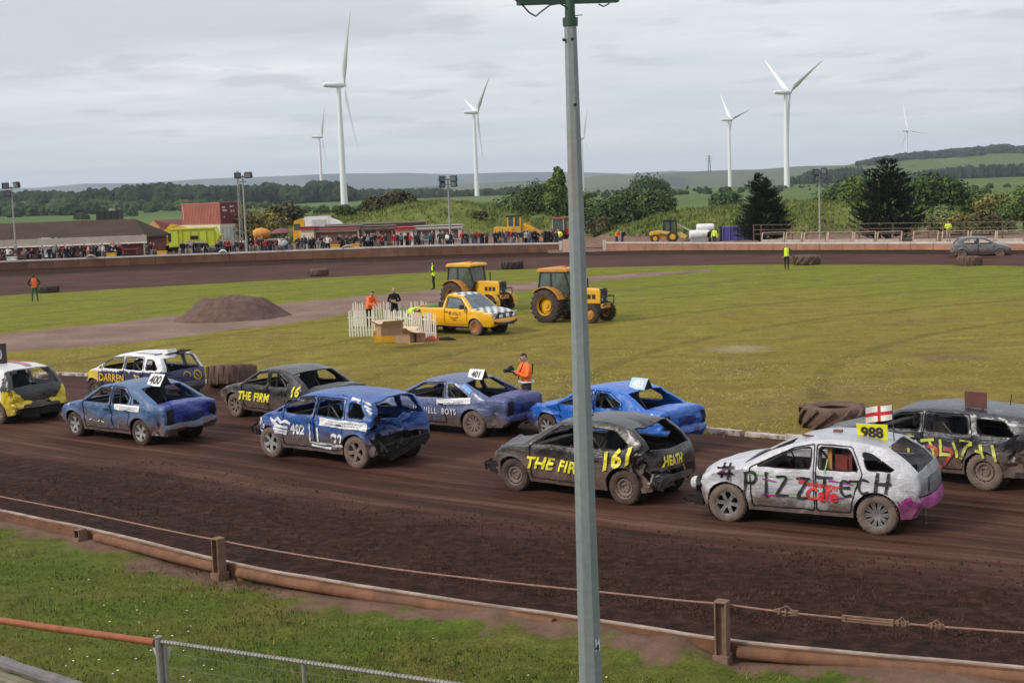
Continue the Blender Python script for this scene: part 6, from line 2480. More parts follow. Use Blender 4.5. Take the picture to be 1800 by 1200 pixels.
# ------------------------------------------------------------ people: one continuous skinned body per pose
BODY_CACHE = {}
def pose_joints(kind):
	J = dict(pelvis=(0, 0, .95), waist=(0, 0, 1.08), chest=(.0, 0, 1.30), neck=(.0, 0, 1.49), head=(.02, 0, 1.60), crown=(.01, 0, 1.74),
			 hipL=(0, .09, .90), kneeL=(.02, .10, .50), ankL=(-.01, .10, .09), toeL=(.15, .12, .03),
			 hipR=(0, -.09, .90), kneeR=(.02, -.10, .50), ankR=(-.01, -.10, .09), toeR=(.15, -.12, .03),
			 shL=(0, .18, 1.42), elL=(-.03, .25, 1.13), wrL=(.05, .26, .88), haL=(.08, .26, .79),
			 shR=(0, -.18, 1.42), elR=(-.03, -.25, 1.13), wrR=(.05, -.26, .88), haR=(.08, -.26, .79))
	if kind == 'folded':
		J.update(elL=(.02, .27, 1.15), wrL=(.20, .06, 1.16), haL=(.21, -.04, 1.18), elR=(.02, -.27, 1.15), wrR=(.22, -.06, 1.12), haR=(.23, .05, 1.10))
	elif kind == 'hips':
		J.update(elL=(-.08, .38, 1.18), wrL=(.0, .20, 1.02), haL=(.05, .15, 1.0), elR=(-.08, -.38, 1.18), wrR=(.0, -.20, 1.02), haR=(.05, -.15, 1.0), ankL=(-.02, .16, .09), toeL=(.13, .20, .03), ankR=(-.02, -.16, .09), toeR=(.13, -.20, .03), kneeL=(.0, .14, .5), kneeR=(.0, -.14, .5))
	elif kind == 'camera':
		J.update(elL=(.10, .25, 1.16), wrL=(.30, .10, 1.27), haL=(.36, .07, 1.31), elR=(.12, -.25, 1.16), wrR=(.30, -.10, 1.28), haR=(.36, -.06, 1.33), head=(.05, 0, 1.59), crown=(.07, 0, 1.73))
	elif kind == 'lean':
		J.update(chest=(.14, 0, 1.24), waist=(.05, 0, 1.07), neck=(.22, 0, 1.41), head=(.28, 0, 1.51), crown=(.29, 0, 1.65), shL=(.16, .18, 1.34), shR=(.16, -.18, 1.34), elL=(.26, .24, 1.08), wrL=(.44, .12, 1.04), haL=(.52, .08, 1.03), elR=(.26, -.24, 1.08), wrR=(.44, -.12, 1.04), haR=(.52, -.08, 1.03))
	elif kind == 'bend':
		J.update(waist=(.12, 0, 1.05), chest=(.34, 0, 1.10), neck=(.50, 0, 1.08), head=(.60, 0, 1.08), crown=(.73, 0, 1.06), shL=(.40, .18, 1.12), shR=(.40, -.18, 1.12), elL=(.46, .22, .84), wrL=(.56, .16, .62), haL=(.60, .14, .54), elR=(.46, -.22, .84), wrR=(.56, -.16, .62), haR=(.60, -.14, .54), pelvis=(-.06, 0, .93), hipL=(-.06, .09, .89), hipR=(-.06, -.09, .89), kneeL=(.05, .12, .50), kneeR=(.05, -.12, .50))
	elif kind == 'walk':
		J.update(kneeL=(.16, .09, .52), ankL=(.20, .09, .10), toeL=(.36, .10, .05), kneeR=(-.06, -.09, .50), ankR=(-.26, -.09, .14), toeR=(-.12, -.10, .03), elL=(-.14, .23, 1.16), wrL=(-.08, .24, .92), haL=(-.05, .24, .84), elR=(.08, -.23, 1.14), wrR=(.24, -.22, .98), haR=(.30, -.21, .93))
	elif kind == 'sit':
		J.update(pelvis=(-.1, 0, .52), waist=(-.08, 0, .68), chest=(-.04, 0, .90), neck=(.0, 0, 1.08), head=(.03, 0, 1.20), crown=(.03, 0, 1.33), hipL=(-.08, .1, .50), kneeL=(.36, .14, .52), ankL=(.34, .13, .09), toeL=(.5, .14, .03), hipR=(-.08, -.1, .50), kneeR=(.36, -.14, .52), ankR=(.34, -.13, .09), toeR=(.5, -.14, .03),
				 shL=(-.02, .18, 1.02), elL=(.06, .24, .76), wrL=(.27, .14, .66), haL=(.35, .12, .64), shR=(-.02, -.18, 1.02), elR=(.06, -.24, .76), wrR=(.27, -.14, .66), haR=(.35, -.12, .64))
	elif kind == 'flag':
		J.update(elL=(.06, .27, 1.16), wrL=(.22, .16, 1.18), haL=(.28, .12, 1.22))
	return J
BONES = [('pelvis', 'waist', 1), ('waist', 'chest', 1), ('chest', 'neck', 1), ('neck', 'head', 0), ('head', 'crown', 0),
		 ('pelvis', 'hipL', 2), ('hipL', 'kneeL', 2), ('kneeL', 'ankL', 2), ('ankL', 'toeL', 3),
		 ('pelvis', 'hipR', 2), ('hipR', 'kneeR', 2), ('kneeR', 'ankR', 2), ('ankR', 'toeR', 3),
		 ('chest', 'shL', 1), ('shL', 'elL', 1), ('elL', 'wrL', 1), ('wrL', 'haL', 0),
		 ('chest', 'shR', 1), ('shR', 'elR', 1), ('elR', 'wrR', 1), ('wrR', 'haR', 0)]
RAD = dict(pelvis=.150, waist=.135, chest=.150, neck=.058, head=.095, crown=.070, hipL=.090, kneeL=.062, ankL=.045, toeL=.035, shL=.075, elL=.050, wrL=.036, haL=.038)
def body_mesh(kind, fine=False, bulk=1.0):
	key = (kind, fine, bulk)
	if key in BODY_CACHE:
		return BODY_CACHE[key]
	J = pose_joints(kind)
	names = list(J)
	co = [V(J[n]) for n in names]
	ed = [(names.index(a), names.index(b)) for a, b, _ in BONES]
	rad = []
	for n in names:
		r = RAD.get(n) or RAD.get(n[:-1] + 'L')
		if n in ('pelvis', 'waist', 'chest'):
			rad.append((r * bulk * .82, r * bulk * 1.12))
		elif n == 'head':
			rad.append((r * 1.1, r * .92))
		else:
			rad.append((r * (bulk if n[:2] in ('hi', 'sh') else 1),) * 2)
	zone_bones = [(V(J[a]), V(J[b]), z) for a, b, z in BONES]
	if fine:                                       # fingers and thumbs
		for sd in ('L', 'R'):
			h, w = V(J['ha' + sd]), V(J['wr' + sd])
			d = (h - w).normalized()
			s_ = d.cross(V((0, 0, 1)) if abs(d.z) < .8 else V((1, 0, 0))).normalized()
			pn = s_.cross(d).normalized()
			hi = names.index('ha' + sd)
			for k, (off, ln) in enumerate(((-.030, .062), (-.010, .075), (.010, .070), (.030, .055))):
				b0 = len(co)
				co += [h + s_ * off + d * .02, h + s_ * off + d * (.02 + ln * .5) - pn * .012, h + s_ * off * 1.05 + d * (.02 + ln * .85) - pn * .040]
				names += ['f'] * 3
				rad += [(.010,) * 2, (.009,) * 2, (.008,) * 2]
				ed += [(hi, b0), (b0, b0 + 1), (b0 + 1, b0 + 2)]
				zone_bones.append((co[b0], co[b0 + 2], 0))
			b0 = len(co)
			co += [w + (h - w) * .5 + s_ * (.045 if sd == 'L' else -.045), w + (h - w) * .9 + s_ * (.068 if sd == 'L' else -.068)]
			names += ['f'] * 2
			rad += [(.012,) * 2, (.010,) * 2]
			ed += [(hi, b0), (b0, b0 + 1)]
			zone_bones.append((co[b0], co[b0 + 1], 0))
	me = bpy.data.meshes.new('person')
	me.from_pydata([tuple(c) for c in co], ed, [])
	ob = bpy.data.objects.new('person', me)
	COL.objects.link(ob)
	sk = ob.modifiers.new('skin', 'SKIN')
	sk.use_smooth_shade = True
	sk.branch_smoothing = 0.4
	for i, v in enumerate(me.skin_vertices[0].data):
		v.radius = rad[i]
		v.use_root = (i == 0)
	ss = ob.modifiers.new('sub', 'SUBSURF')
	ss.levels = ss.render_levels = 2 if fine else 1
	bpy.context.view_layer.update()
	out = bpy.data.meshes.new_from_object(ob.evaluated_get(bpy.context.evaluated_depsgraph_get()))
	out.name = 'person'
	bpy.data.objects.remove(ob)
	while len(out.materials) < 5:
		out.materials.append(None)
	hd, cr = V(J['head']), V(J['crown'])
	up = (cr - hd).normalized()
	fw = V((1, 0, 0)) - up * up.x
	fw.normalize()
	for p in out.polygons:
		c = p.center
		best = None
		for a, b, z in zone_bones:
			ab = b - a
			t = max(0, min(1, (c - a).dot(ab) / max(1e-9, ab.length_squared)))
			q = (c - a - ab * t).length
			if best is None or q < best[0]:
				best = (q, z)
		z = best[1]
		if z == 0 and (c - hd).length < .2:
			rel = c - hd
			if rel.dot(up) > .055 or (rel.dot(fw) < -.02 and rel.dot(up) > -.03):
				z = 4
		p.material_index = z
		p.use_smooth = True
	BODY_CACHE[key] = (out, J)
	return out, J
SKIN = pm('skin', (.46, .27, .20), .6, var=.12, scale=12)
CLOTH = {}
def cloth(name, col):
	if name not in CLOTH:
		CLOTH[name] = pm('cloth_' + name, col, .9, var=.22, scale=7, bump=.15, spec=.2)
	return CLOTH[name]
BK = cloth('black', (.012, .012, .014))
NV = cloth('navy', (.020, .026, .055))
GY = cloth('grey', (.16, .165, .17))
DG = cloth('charcoal', (.045, .046, .05))
RD = cloth('red', (.36, .022, .022))
WT = cloth('white', (.62, .62, .60))
JN = cloth('denim', (.060, .085, .150))
GN = cloth('green', (.03, .10, .045))
MR = cloth('maroon', (.11, .022, .028))
BG = cloth('beige', (.36, .29, .21))
PK = cloth('pink', (.50, .22, .26))
TL = cloth('teal', (.045, .13, .135))
HO = pm('hi_vis_orange', (.90, .155, .018), .7, var=.1, scale=6)
HY = pm('hi_vis_yellow', (.62, .80, .035), .7, var=.1, scale=6)
REFL = pm('reflective_tape', (.62, .63, .62), .4, var=.1)
HAIR_D = pm('hair_dark', (.018, .013, .010), .7, var=.4, scale=20)
HAIR_B = pm('hair_brown', (.075, .045, .025), .7, var=.4, scale=20)
HAIR_G = pm('hair_grey', (.30, .28, .26), .7, var=.3, scale=20)
SHOE = pm('shoe_black', (.015, .014, .013), .7, var=.3)
def person(pos, face, pose, top, legs, label, hair=HAIR_D, vest=None, fine=False, h=1.0, group=None, skin=SKIN, bulk=1.0, shoes=SHOE, cap=None):
	me, J = body_mesh(pose, fine, bulk)
	o = bpy.data.objects.new('person', me)
	COL.objects.link(o)
	o.location = pos
	o.rotation_euler.z = face
	o.scale = (h, h, h)
	for i, m in enumerate((skin, top, legs, shoes, cap or hair)):
		o.material_slots[i].link = 'OBJECT'
		o.material_slots[i].material = m
	tag(o, label, 'person', group)
	if vest is not None:
		bm = bmesh.new()
		bm.from_mesh(me)
		armx = [(V(J['sh' + s_]), V(J['el' + s_])) for s_ in 'LR'] + [(V(J['el' + s_]), V(J['wr' + s_])) for s_ in 'LR']
		lo, hi = V(J['pelvis']), V(J['neck'])
		dele = []
		for f in bm.faces:
			c = f.calc_center_median()
			t = (c - lo).dot(hi - lo) / (hi - lo).length_squared
			near = min(((c - a) - (b - a) * max(0, min(1, (c - a).dot(b - a) / (b - a).length_squared))).length for a, b in armx[(0 if vest[1] == 'vest' else 4):]) if vest[1] == 'vest' else 9
			if f.material_index not in (1, 2) or t < -.12 or t > .96 or near < .07:
				dele.append(f)
		bmesh.ops.delete(bm, geom=dele, context='FACES')
		bm.normal_update()
		for v in bm.verts:
			v.co += v.normal * .016
		for f in bm.faces:
			c = f.calc_center_median()
			t = (c - lo).dot(hi - lo) / (hi - lo).length_squared
			f.material_index = 1 if .18 < t < .30 else 0
		vm = bpy.data.meshes.new('hi_vis_vest')
		bm.to_mesh(vm)
		bm.free()
		vm.materials.clear()
		vm.materials.append(vest[0])
		vm.materials.append(REFL)
		vo = bpy.data.objects.new('hi_vis_vest' if vest[1] == 'vest' else 'hi_vis_jacket', vm)
		COL.objects.link(vo)
		vo.parent = o
	if fine:
		hd, cr = V(J['head']), V(J['crown'])
		up = (cr - hd).normalized()
		fw = (V((1, 0, 0)) - up * up.x).normalized()
		sd = up.cross(fw)
		m = MB()
		m.tube([hd + fw * .105 + up * .02, hd + fw * .125 - up * .02, hd + fw * .10 - up * .035], [.012, .018, .010], 6)
		m.build('nose', [skin], o, True)
		for s_ in (1, -1):
			m = MB()
			m.lathe([(.001, .012), (.012, .008), (.014, 0)], 8, 0, Matrix.Translation(hd + fw * .095 + up * .022 + sd * .035 * s_) @ Matrix.Rotation(pi / 2, 4, 'Y'))
			m.build('eye', [BLACKL], o)
			m = MB()
			m.tube([hd + sd * .098 * s_ + up * .03, hd + sd * .112 * s_ - fw * .01, hd + sd * .100 * s_ - up * .035], [.014, .018, .010], 6)
			m.build('ear', [skin], o, True)
		m = MB()
		m.bar(hd + fw * .100 - up * .055 + sd * .025, hd + fw * .100 - up * .055 - sd * .025, .012, .008)
		m.build('mouth', [pm('lips', (.30, .12, .10), .6)], o)
	return o
# ------------------------------------------------------------ infield: marker tyres, tractors, pickup, bonfire of boxes, marshals
RUBBER = pm('tractor_tyre_rubber', (.060, .044, .038), .95, var=.35, scale=5, bump=.4, dirt=.45, dirtcol=(.115, .076, .060), spec=.15)
RUBBER2 = pm('marker_tyre_mud', (.125, .080, .062), .95, var=.3, scale=4, bump=.4, dirt=.35, dirtcol=(.055, .038, .032), spec=.15)
def big_tyre(px, py, R, h, label, mat, lugs=22, tilt=0.0, slant=.55, rz=0.0, lugh=.05):
	"""tractor tyre lying on its side as a track marker"""
	p = P(px, py, .03)
	root = thing('tyre_marker', label, 'tyre', (p.x, p.y + R * .92, 0.02), rz, 'tractor tyres marking the inside of the track')
	root.rotation_euler.x = tilt
	m = MB()
	r = R * .52
	m.lathe([(r, .12 * h), (r + .04, .02 * h), (R * .86, 0), (R * .97, .10 * h), (R, .28 * h), (R, .72 * h), (R * .97, .9 * h), (R * .86, h), (r + .05, .98 * h), (r, .86 * h), (r + .06, .7 * h), (R * .9, .55 * h), (r + .06, .3 * h), (r, .12 * h)], 36, 0)
	m.build('casing', [mat], root, True, 50)
	lm = {}
	for k in range(lugs):
		a = 2 * pi * (k + .5) / lugs
		up = k % 2
		q = MB()
		z0, z1 = (.06 * h, .62 * h) if up == 0 else (.38 * h, .94 * h)
		a1 = a + (slant if up == 0 else -slant) * .42 * 0 + slant * .42 * (1 if up == 0 else 1)
		pts = [(R + lugh * .2, a, z0), (R + lugh * .45, (a + a1) / 2, (z0 + z1) / 2), (R + lugh * .2, a1, z1)]
		pts = [V((r_ * cos(t), r_ * sin(t), z)) for r_, t, z in pts]
		for A, B in zip(pts, pts[1:]):
			nrm = V(((A.x + B.x) / 2, (A.y + B.y) / 2, 0)).normalized()
			q.bar(A, B, R * .085, lugh * 1.6, up=nrm)
		q.build('lug', [mat], root)
	return root
# photo columns and rows are the foot of each tyre
big_tyre(1478, 757, .72, .50, 'big tractor tyre lying flat behind the silver estate', RUBBER2, 24, slant=1.0, lugh=.07)
big_tyre(400, 683, .76, .66, 'tilted worn tractor tyre between the white people carrier and the black saloon', RUBBER2, 30, tilt=-.16, slant=0.1, lugh=.02)
big_tyre(80, 515, .72, .48, 'dark tyre behind the marshal in the orange vest at the left', RUBBER, 20, slant=.1, lugh=.03)
big_tyre(558, 485, .75, .52, 'dull brown tyre on the far inside edge above the picket fence', RUBBER2, 20, slant=.1, lugh=.03)
big_tyre(901, 473, .80, .60, 'ribbed tyre on the far inside edge between the two tractors', RUBBER, 26, slant=.25, lugh=.06)
big_tyre(1423, 466, .86, .68, 'chevron lugged tyre beside the marshal in the yellow vest', RUBBER2, 22, slant=.9, lugh=.07)
big_tyre(1710, 468, .80, .62, 'ribbed tyre in front of the pewter hatchback on the far side', RUBBER2, 28, slant=.05, lugh=.03)
# ---- tractors
TY = pm('tractor_yellow', (.66, .34, .012), .45, var=.12, scale=3, dirt=.25, dirtcol=(.28, .16, .05))
TYD = pm('tractor_ochre', (.52, .22, .03), .6, var=.25, scale=4, dirt=.4, dirtcol=(.20, .10, .05))
CABB = pm('cab_black', (.016, .018, .016), .5, var=.3, scale=4)
CABG = glass('cab_glass', (.085, .115, .108), .72, .06)
def tractor(loc, head, label, roofm, front_guard, hood_dark):
	t = thing('tractor', label, 'tractor', loc, head, 'yellow tractors parked on the infield')
	# x forward; rear axle at 0, front axle at 2.15
	RR, RF = .74, .42
	for sg in (1, -1):
		m = MB()
		M = Matrix.Translation((0, sg * .80, RR)) @ RY
		w = .46
		m.lathe([(RR * .56, -w / 2), (RR * .88, -w * .52), (RR * .97, -w * .42), (RR * .97, w * .42), (RR * .88, w * .52), (RR * .56, w / 2)], 30, 0, M)
		for k in range(20):
			a = 2 * pi * k / 20
			for s2 in (1, -1):
				aa = a + (.08 if s2 > 0 else 0)
				p0 = M @ V((RR * 1.0 * cos(aa), RR * 1.0 * sin(aa), s2 * w * .03))
				p1 = M @ V((RR * .975 * cos(aa + .22), RR * .975 * sin(aa + .22), s2 * w * .5))
				m.bar(p0, p1, .06, .07, up=(M.to_3x3() @ V((cos(aa), sin(aa), 0))))
		wh = m.build('rear_wheel', [RUBBER], t, True, 40)
		m = MB()
		rr_ = RR * .57
		m.lathe([(rr_, -w * .4), (rr_ - .03, -w * .2), (rr_ - .04, w * .2 * sg), (rr_ - .02, w * .42 * sg), (rr_ + .01, w * .46 * sg)], 24, 0, M)
		m.lathe([(.001, sg * .10), (.10, sg * .10), (.12, sg * .05), (rr_ * .55, sg * .06), (rr_ * .62, sg * .0), (rr_ - .03, sg * -.02)], 24, 0, M)
		m.build('rim', [TY], wh, True, 40)
		m = MB()
		M = Matrix.Translation((2.15, sg * .66, RF)) @ RY
		w = .26
		m.lathe([(RF * .55, -w / 2), (RF * .9, -w * .5), (RF, -w * .35), (RF, w * .35), (RF * .9, w * .5), (RF * .55, w / 2)], 24, 0, M)
		for k in range(18):
			a = 2 * pi * k / 18
			for s2 in (1, -1):
				m.bar(M @ V((RF * cos(a), RF * sin(a), 0)), M @ V((RF * cos(a + .2), RF * sin(a + .2), s2 * w * .45)), .035, .035, up=(M.to_3x3() @ V((cos(a), sin(a), 0))))
		wh = m.build('front_wheel', [RUBBER], t, True, 40)
		m = MB()
		m.lathe([(RF * .55, sg * -w * .4), (RF * .5, sg * w * .3), (RF * .56, sg * w * .48)], 18, 0, M)
		m.lathe([(.001, sg * .07), (.08, sg * .06), (RF * .5, sg * .0)], 18, 0, M)
		m.build('rim', [TYD if not front_guard else CABB], wh, True, 40)
		# rear mudguards
		m = MB()
		pts = [(RR + .09, a) for a in (.35, .7, 1.05, 1.4, 1.75, 2.1, 2.4)]
		for (r0, a0_), (r1, a1_) in zip(pts, pts[1:]):
			A = V((r0 * cos(a0_), 0, RR + r0 * sin(a0_)))
			B = V((r1 * cos(a1_), 0, RR + r1 * sin(a1_)))
			m.bar(A + V((0, sg * .80, 0)), B + V((0, sg * .80, 0)), .50, .03)
		m.build('mudguard', [TYD], t)
		if front_guard:
			m = MB()
			pts = [(RF + .09, a) for a in (-.15, .25, .65, 1.05, 1.45, 1.85, 2.25)]
			for (r0, a0_), (r1, a1_) in zip(pts, pts[1:]):
				m.bar(V((2.15 + r0 * cos(a0_), sg * .68, RF + r0 * sin(a0_))), V((2.15 + r1 * cos(a1_), sg * .68, RF + r1 * sin(a1_))), .30, .03)
			m.build('mudguard', [TY], t)
	m = MB()
	m.box((.6, 0, .72), (1.9, .5, .42))
	m.box((1.7, 0, .62), (1.3, .40, .34))
	m.box((2.15, 0, .45), (.14, 1.1, .14))
	m.box((0, 0, RR), (.2, 1.3, .2))
	m.box((.75, .45, .48), (.5, .12, .06))
	m.box((.75, -.45, .48), (.5, .12, .06))
	m.box((.85, -.42, .72), (.55, .24, .38))
	m.build('chassis', [CABB], t)
	m = MB()
	m.prism([(.95, .82), (2.42, .82), (2.44, 1.36), (2.38, 1.44), (.95, 1.50)], -.29, .29)
	m.build('bonnet', [TY], t, bevel=.03)
	m = MB()
	m.box((2.445, 0, 1.12), (.03, .52, .54))
	m.box((2.40, 0, 1.44), (.12, .5, .05))
	m.build('grille', [CABB], t)
	for sg in (1, -1):
		m = MB()
		for k in range(3):
			m.box((1.62 + .24 * k, sg * .293, 1.12), (.18, .012, .20))
		m.build('bonnet_vent', [CABB], t)
		m = MB()
		m.lathe([(.001, .03), (.06, .02), (.075, -.01)], 10, 0, Matrix.Translation((2.46, sg * .18, 1.0)) @ Matrix.Rotation(pi / 2, 4, 'Y'))
		m.build('headlight', [LAMPC], t)
	m = MB()
	m.box((2.52, 0, .72), (.14, .62, .20))
	m.build('front_weight', [TYD], t, bevel=.02)
	m = MB()
	m.tube([(2.55, -.30, .72), (2.74, -.32, .85), (2.74, -.32, 1.15), (2.5, -.3, 1.16)], .025, 6)
	m.tube([(2.55, .30, .72), (2.74, .32, .85), (2.74, .32, 1.15), (2.5, .3, 1.16)], .025, 6)
	m.bar((2.74, -.32, 1.15), (2.74, .32, 1.15), .04, .04)
	m.build('front_guard', [CABB], t)
	# cab
	m = MB()
	top = 2.20
	cor = {}
	for sg in (1, -1):
		pts = dict(a=(1.0, sg * .46, 1.40), A=(.80, sg * .56, top), b=(.15, sg * .70, 1.25), B=(.12, sg * .62, top), c=(-.55, sg * .62, 1.45), C=(-.46, sg * .58, top), f=(.70, sg * .50, .80))
		cor[sg] = pts
		for u, w_ in (('a', 'A'), ('b', 'B'), ('c', 'C'), ('A', 'B'), ('B', 'C'), ('c', 'b'), ('a', 'f'), ('f', 'b')):
			m.bar(pts[u], pts[w_], .07, .07)
	for u in ('a', 'A', 'C', 'c'):
		m.bar(cor[1][u], cor[-1][u], .07, .07)
	m.build('cab_frame', [CABB], t)
	for sg in (1, -1):
		p = cor[sg]
		for q in (('a', 'A', 'B', 'b', 'f'), ('b', 'B', 'C', 'c')):
			m = MB()
			m.add([p[k] for k in q], [tuple(range(len(q)))])
			m.build('cab_window', [CABG], t)
	for q in (('a', 'A'), ('c', 'C')):
		m = MB()
		m.add([cor[1][q[0]], cor[1][q[1]], cor[-1][q[1]], cor[-1][q[0]]], [(0, 1, 2, 3)])
		m.build('cab_window', [CABG], t)
	m = MB()
	m.prism([(-.62, top), (.96, top), (1.0, top + .06), (.9, top + .16), (-.5, top + .17), (-.64, top + .08)], -.66, .66)
	m.build('cab_roof', roofm, t, bevel=.03)
	m = MB()
	m.box((.2, .2, top + .19), (.36, .22, .06))
	m.build('roof_hatch', [TYD], t)
	m = MB()
	m.box((-.05, 0, 1.15), (.5, .45, .14))
	m.box((-.28, 0, 1.45), (.12, .45, .55))
	m.build('seat', [SEATM], t, bevel=.03)
	m = MB()
	c = V((.52, 0, 1.55))
	m.tube([c + V((.06 * sin(a), .19 * cos(a), .17 * sin(a))) for a in [2 * pi * i / 14 for i in range(15)]], .014, 5)
	m.bar(c, c + V((.25, 0, -.45)), .04, .04)
	m.build('steering_wheel', [CABB], t)
	for sg in (1, -1):
		m = MB()
		m.prism([(.40, .72), (.72, .72), (.60, 1.22), (.25, 1.25)], sg * .50, sg * .54)
		m.build('side_step', [TY], t)
	m = MB()
	m.tube([(1.5, .2, 1.45), (1.5, .2, 1.9)], .035, 8)
	m.build('exhaust', [CABB], t)
	return t
rw_ = P(963, 568)
hd = radians(-36)
tx, ty_ = rw_.x - sin(hd) * .80, rw_.y + cos(hd) * .80
tractor((tx, ty_, 0.03), hd, 'yellow tractor parked just behind the mast with bare front wheels', [TYD], False, True)
rw_ = P(800, 549)
hd = radians(-38)
tx, ty_ = rw_.x - sin(hd) * .80, rw_.y + cos(hd) * .80
tractor((tx, ty_, 0.03), hd, 'yellow tractor with mudguarded front wheels parked behind the pickup', [TY], True, True)
# ---- yellow pickup with chequered bonnet
PYEL = pm('pickup_yellow', (.72, .37, .010), .35, var=.08, scale=2, dirt=.18, dirtcol=(.42, .20, .03), coat=.3)
def chequer(name, s, rot=0.0):
	b = NB(name)
	ck = b.n('ShaderNodeTexChecker')
	ck.inputs['Scale'].default_value = s
	ck.inputs['Color1'].default_value = (.70, .70, .70, 1)
	ck.inputs['Color2'].default_value = (.02, .02, .022, 1)
	b.link(b.coord('Object', rot=(0, 0, rot), loc=(.013, .007, .5)), ck.inputs['Vector'])
	c = b.mix(b.ramp(b.noise(b.coord('Object'), 5, 4), [(.5, 0), (.7, .25)]), ck.outputs['Color'], (.4, .33, .25))
	return b.set(color=c, rough=.35, coat=.3)
wp = P(838, 591)
hd = radians(-41)
fx, fy = wp.x, wp.y
pcx = fx - cos(hd) * 1.40 - sin(hd) * .75
pcy = fy - sin(hd) * 1.40 + cos(hd) * .75
ck = chequer('chequered_wrap', 5.0)
PU = Car('pickup', 'yellow pickup truck with a black and white chequered bonnet and roof', (pcx, pcy), hd, PYEL, cat='pickup truck', seed=20.5, crumple=.002, group=None, name='pickup_truck',
		 skip=('load_bed',), mats={'bonnet': ck, 'roof': ck}, wheels=('steel', pm('wheel_orange', (.42, .15, .03), .7, var=.25, dirt=.4, dirtcol=(.16, .08, .05))), tyre=TYREM2, cage=False,
		 glassm=glass('pickup_glass', (.13, .17, .20), .75, .05))
PU.root.location.z = .03
m = MB()
m.box((-1.22, 0, .66), (1.6, 1.50, .06))
m.box((-.45, 0, .88), (.05, 1.55, .44))
m.box((-1.22, .74, .87), (1.6, .05, .42))
m.box((-1.22, -.74, .87), (1.6, .05, .42))
PU.part('load_bed', m, PYEL)
m = MB()
m.prism([(-1.9, 1.0), (-.75, 1.12), (-.6, 1.22), (-.75, 1.28), (-1.7, 1.16)], -.55, .35)
o = PU.part('folded_tarpaulin', m, pm('tarp_green', (.10, .22, .13), .7, var=.2), bevel=.04)
m = MB()
m.box((-.62, 0, 1.2), (.34, 1.3, .26))
PU.part('tool_box', m, CABB, bevel=.02)
m = MB()
m.box((2.335, 0, .84), (.03, .92, .15), rot=Matrix.Rotation(.0, 3, 'Y'))
PU.part('grille', m, CABB)
for sg in (1, -1):
	m = MB()
	m.prism([(.46 * sg, .76), (.74 * sg, .78), (.78 * sg, .94), (.46 * sg, .92)], 2.235, 2.32, 'x')
	PU.part('headlight', m, LAMPC, bevel=.02)
	m = MB()
	m.box((2.335, sg * .58, .53), (.04, .24, .11))
	PU.part('fog_lamp', m, CABB)
m = MB()
m.box((2.385, 0, .585), (.02, .56, .13))
o = PU.part('number_plate', m, pm('plate_white', (.62, .62, .58), .5))
t2 = MB()
rr = random.Random(2)
for k in range(7):
	t2.box((2.397, -.21 + .07 * k, .585), (.004, .035, .075))
t2.build('small_print', [BLACKL], o)['kind'] = 'stuff'
m = MB()
m.box((2.36, 0, .46), (.05, .9, .08))
PU.part('air_intake', m, CABB)
m = MB()
m.box((.86, -1.0, 1.16), (.10, .20, .17))
m.box((.86, .99, 1.16), (.10, .20, .17))
PU.part('door_mirror', m, CABB)['kind'] = 'stuff'
# flowing emblem on the door
DKB = pm('door_emblem_brown', (.10, .035, .008), .5)
PU.letters(ribbon2d([[(0, .22), (.05, .12), (.12, .24)], [(.2, .14), (.30, .14)], [(.34, .23), (.36, .12)], [(.42, .22), (.45, .12), (.52, .14)], [(.58, .15), (.66, .15)],
					 [(.04, .04), (.18, .0), (.36, -.01), (.52, .03)], [(.20, -.09), (.40, -.09)]], .042), .0, .70, DKB, .004, 'door_emblem', -1)['kind'] = 'stuff'
PU.letters(ribbon2d([[(0.02, .14), (.10, .26)], [(.24, .21), (.3, .21)], [(.60, .20), (.66, .24)]], .035), .0, .70, DKB, .004, 'door_emblem', -1)['kind'] = 'stuff'
m = MB()
m.tube([(1.12, -.55, 1.10), (1.05, .1, 1.16)], .012, 5)
m.tube([(1.12, .1, 1.11), (1.03, .6, 1.15)], .012, 5)
PU.part('wiper', m, CABB)['kind'] = 'stuff'
# ---- picket fence round the bonfire boxes
PICK = pm('picket_white', (.60, .56, .48), .75, var=.15, scale=5, dirt=.25, dirtcol=(.34, .26, .19))
def picket_fence():
	root = thing('picket_fence', 'white wooden picket fence standing around a pile of boxes', 'fence')
	rr = random.Random(6)
	me = {}
	runs = [((613, 592), (662, 592), 1.12), ((676, 590), (768, 598), 1.10), ((620, 574), (752, 572), 1.10)]
	for (a, b, h) in runs:
		A, B = P(*a, .03), P(*b, .03)
		d = (B - A)
		L = d.length
		d.normalize()
		k = int(L / .118)
		if h not in me:
			q = MB()
			q.box((0, 0, h * .47), (.062, .018, h * .94))
			q.prism([(-.031, h * .94), (.031, h * .94), (.012, h), (-.012, h)], -.009, .009)
			me[h] = q.mesh('picket', [PICK])
		ang = atan2(d.y, d.x)
		for i in range(k):
			o = bpy.data.objects.new('picket', me[h])
			COL.objects.link(o)
			o.parent = root
			p = A + d * (i + .5) * L / k
			o.location = (p.x, p.y - .02, .03)
			o.rotation_euler = (rr.uniform(-.03, .03), rr.uniform(-.04, .04), ang)
			o.scale.z = rr.uniform(.95, 1.03)
		for z in (.28, .80):
			q = MB()
			q.bar(A + V((0, .012, z)), B + V((0, .012, z)), .025, .06)
			q.build('rail', [PICK], root)
picket_fence()
CARD = pm('cardboard', (.36, .215, .130), .85, var=.12, scale=4, dirt=.2, dirtcol=(.25, .14, .09))
CARD2 = pm('cardboard_pale', (.58, .42, .30), .85, var=.12, scale=4)
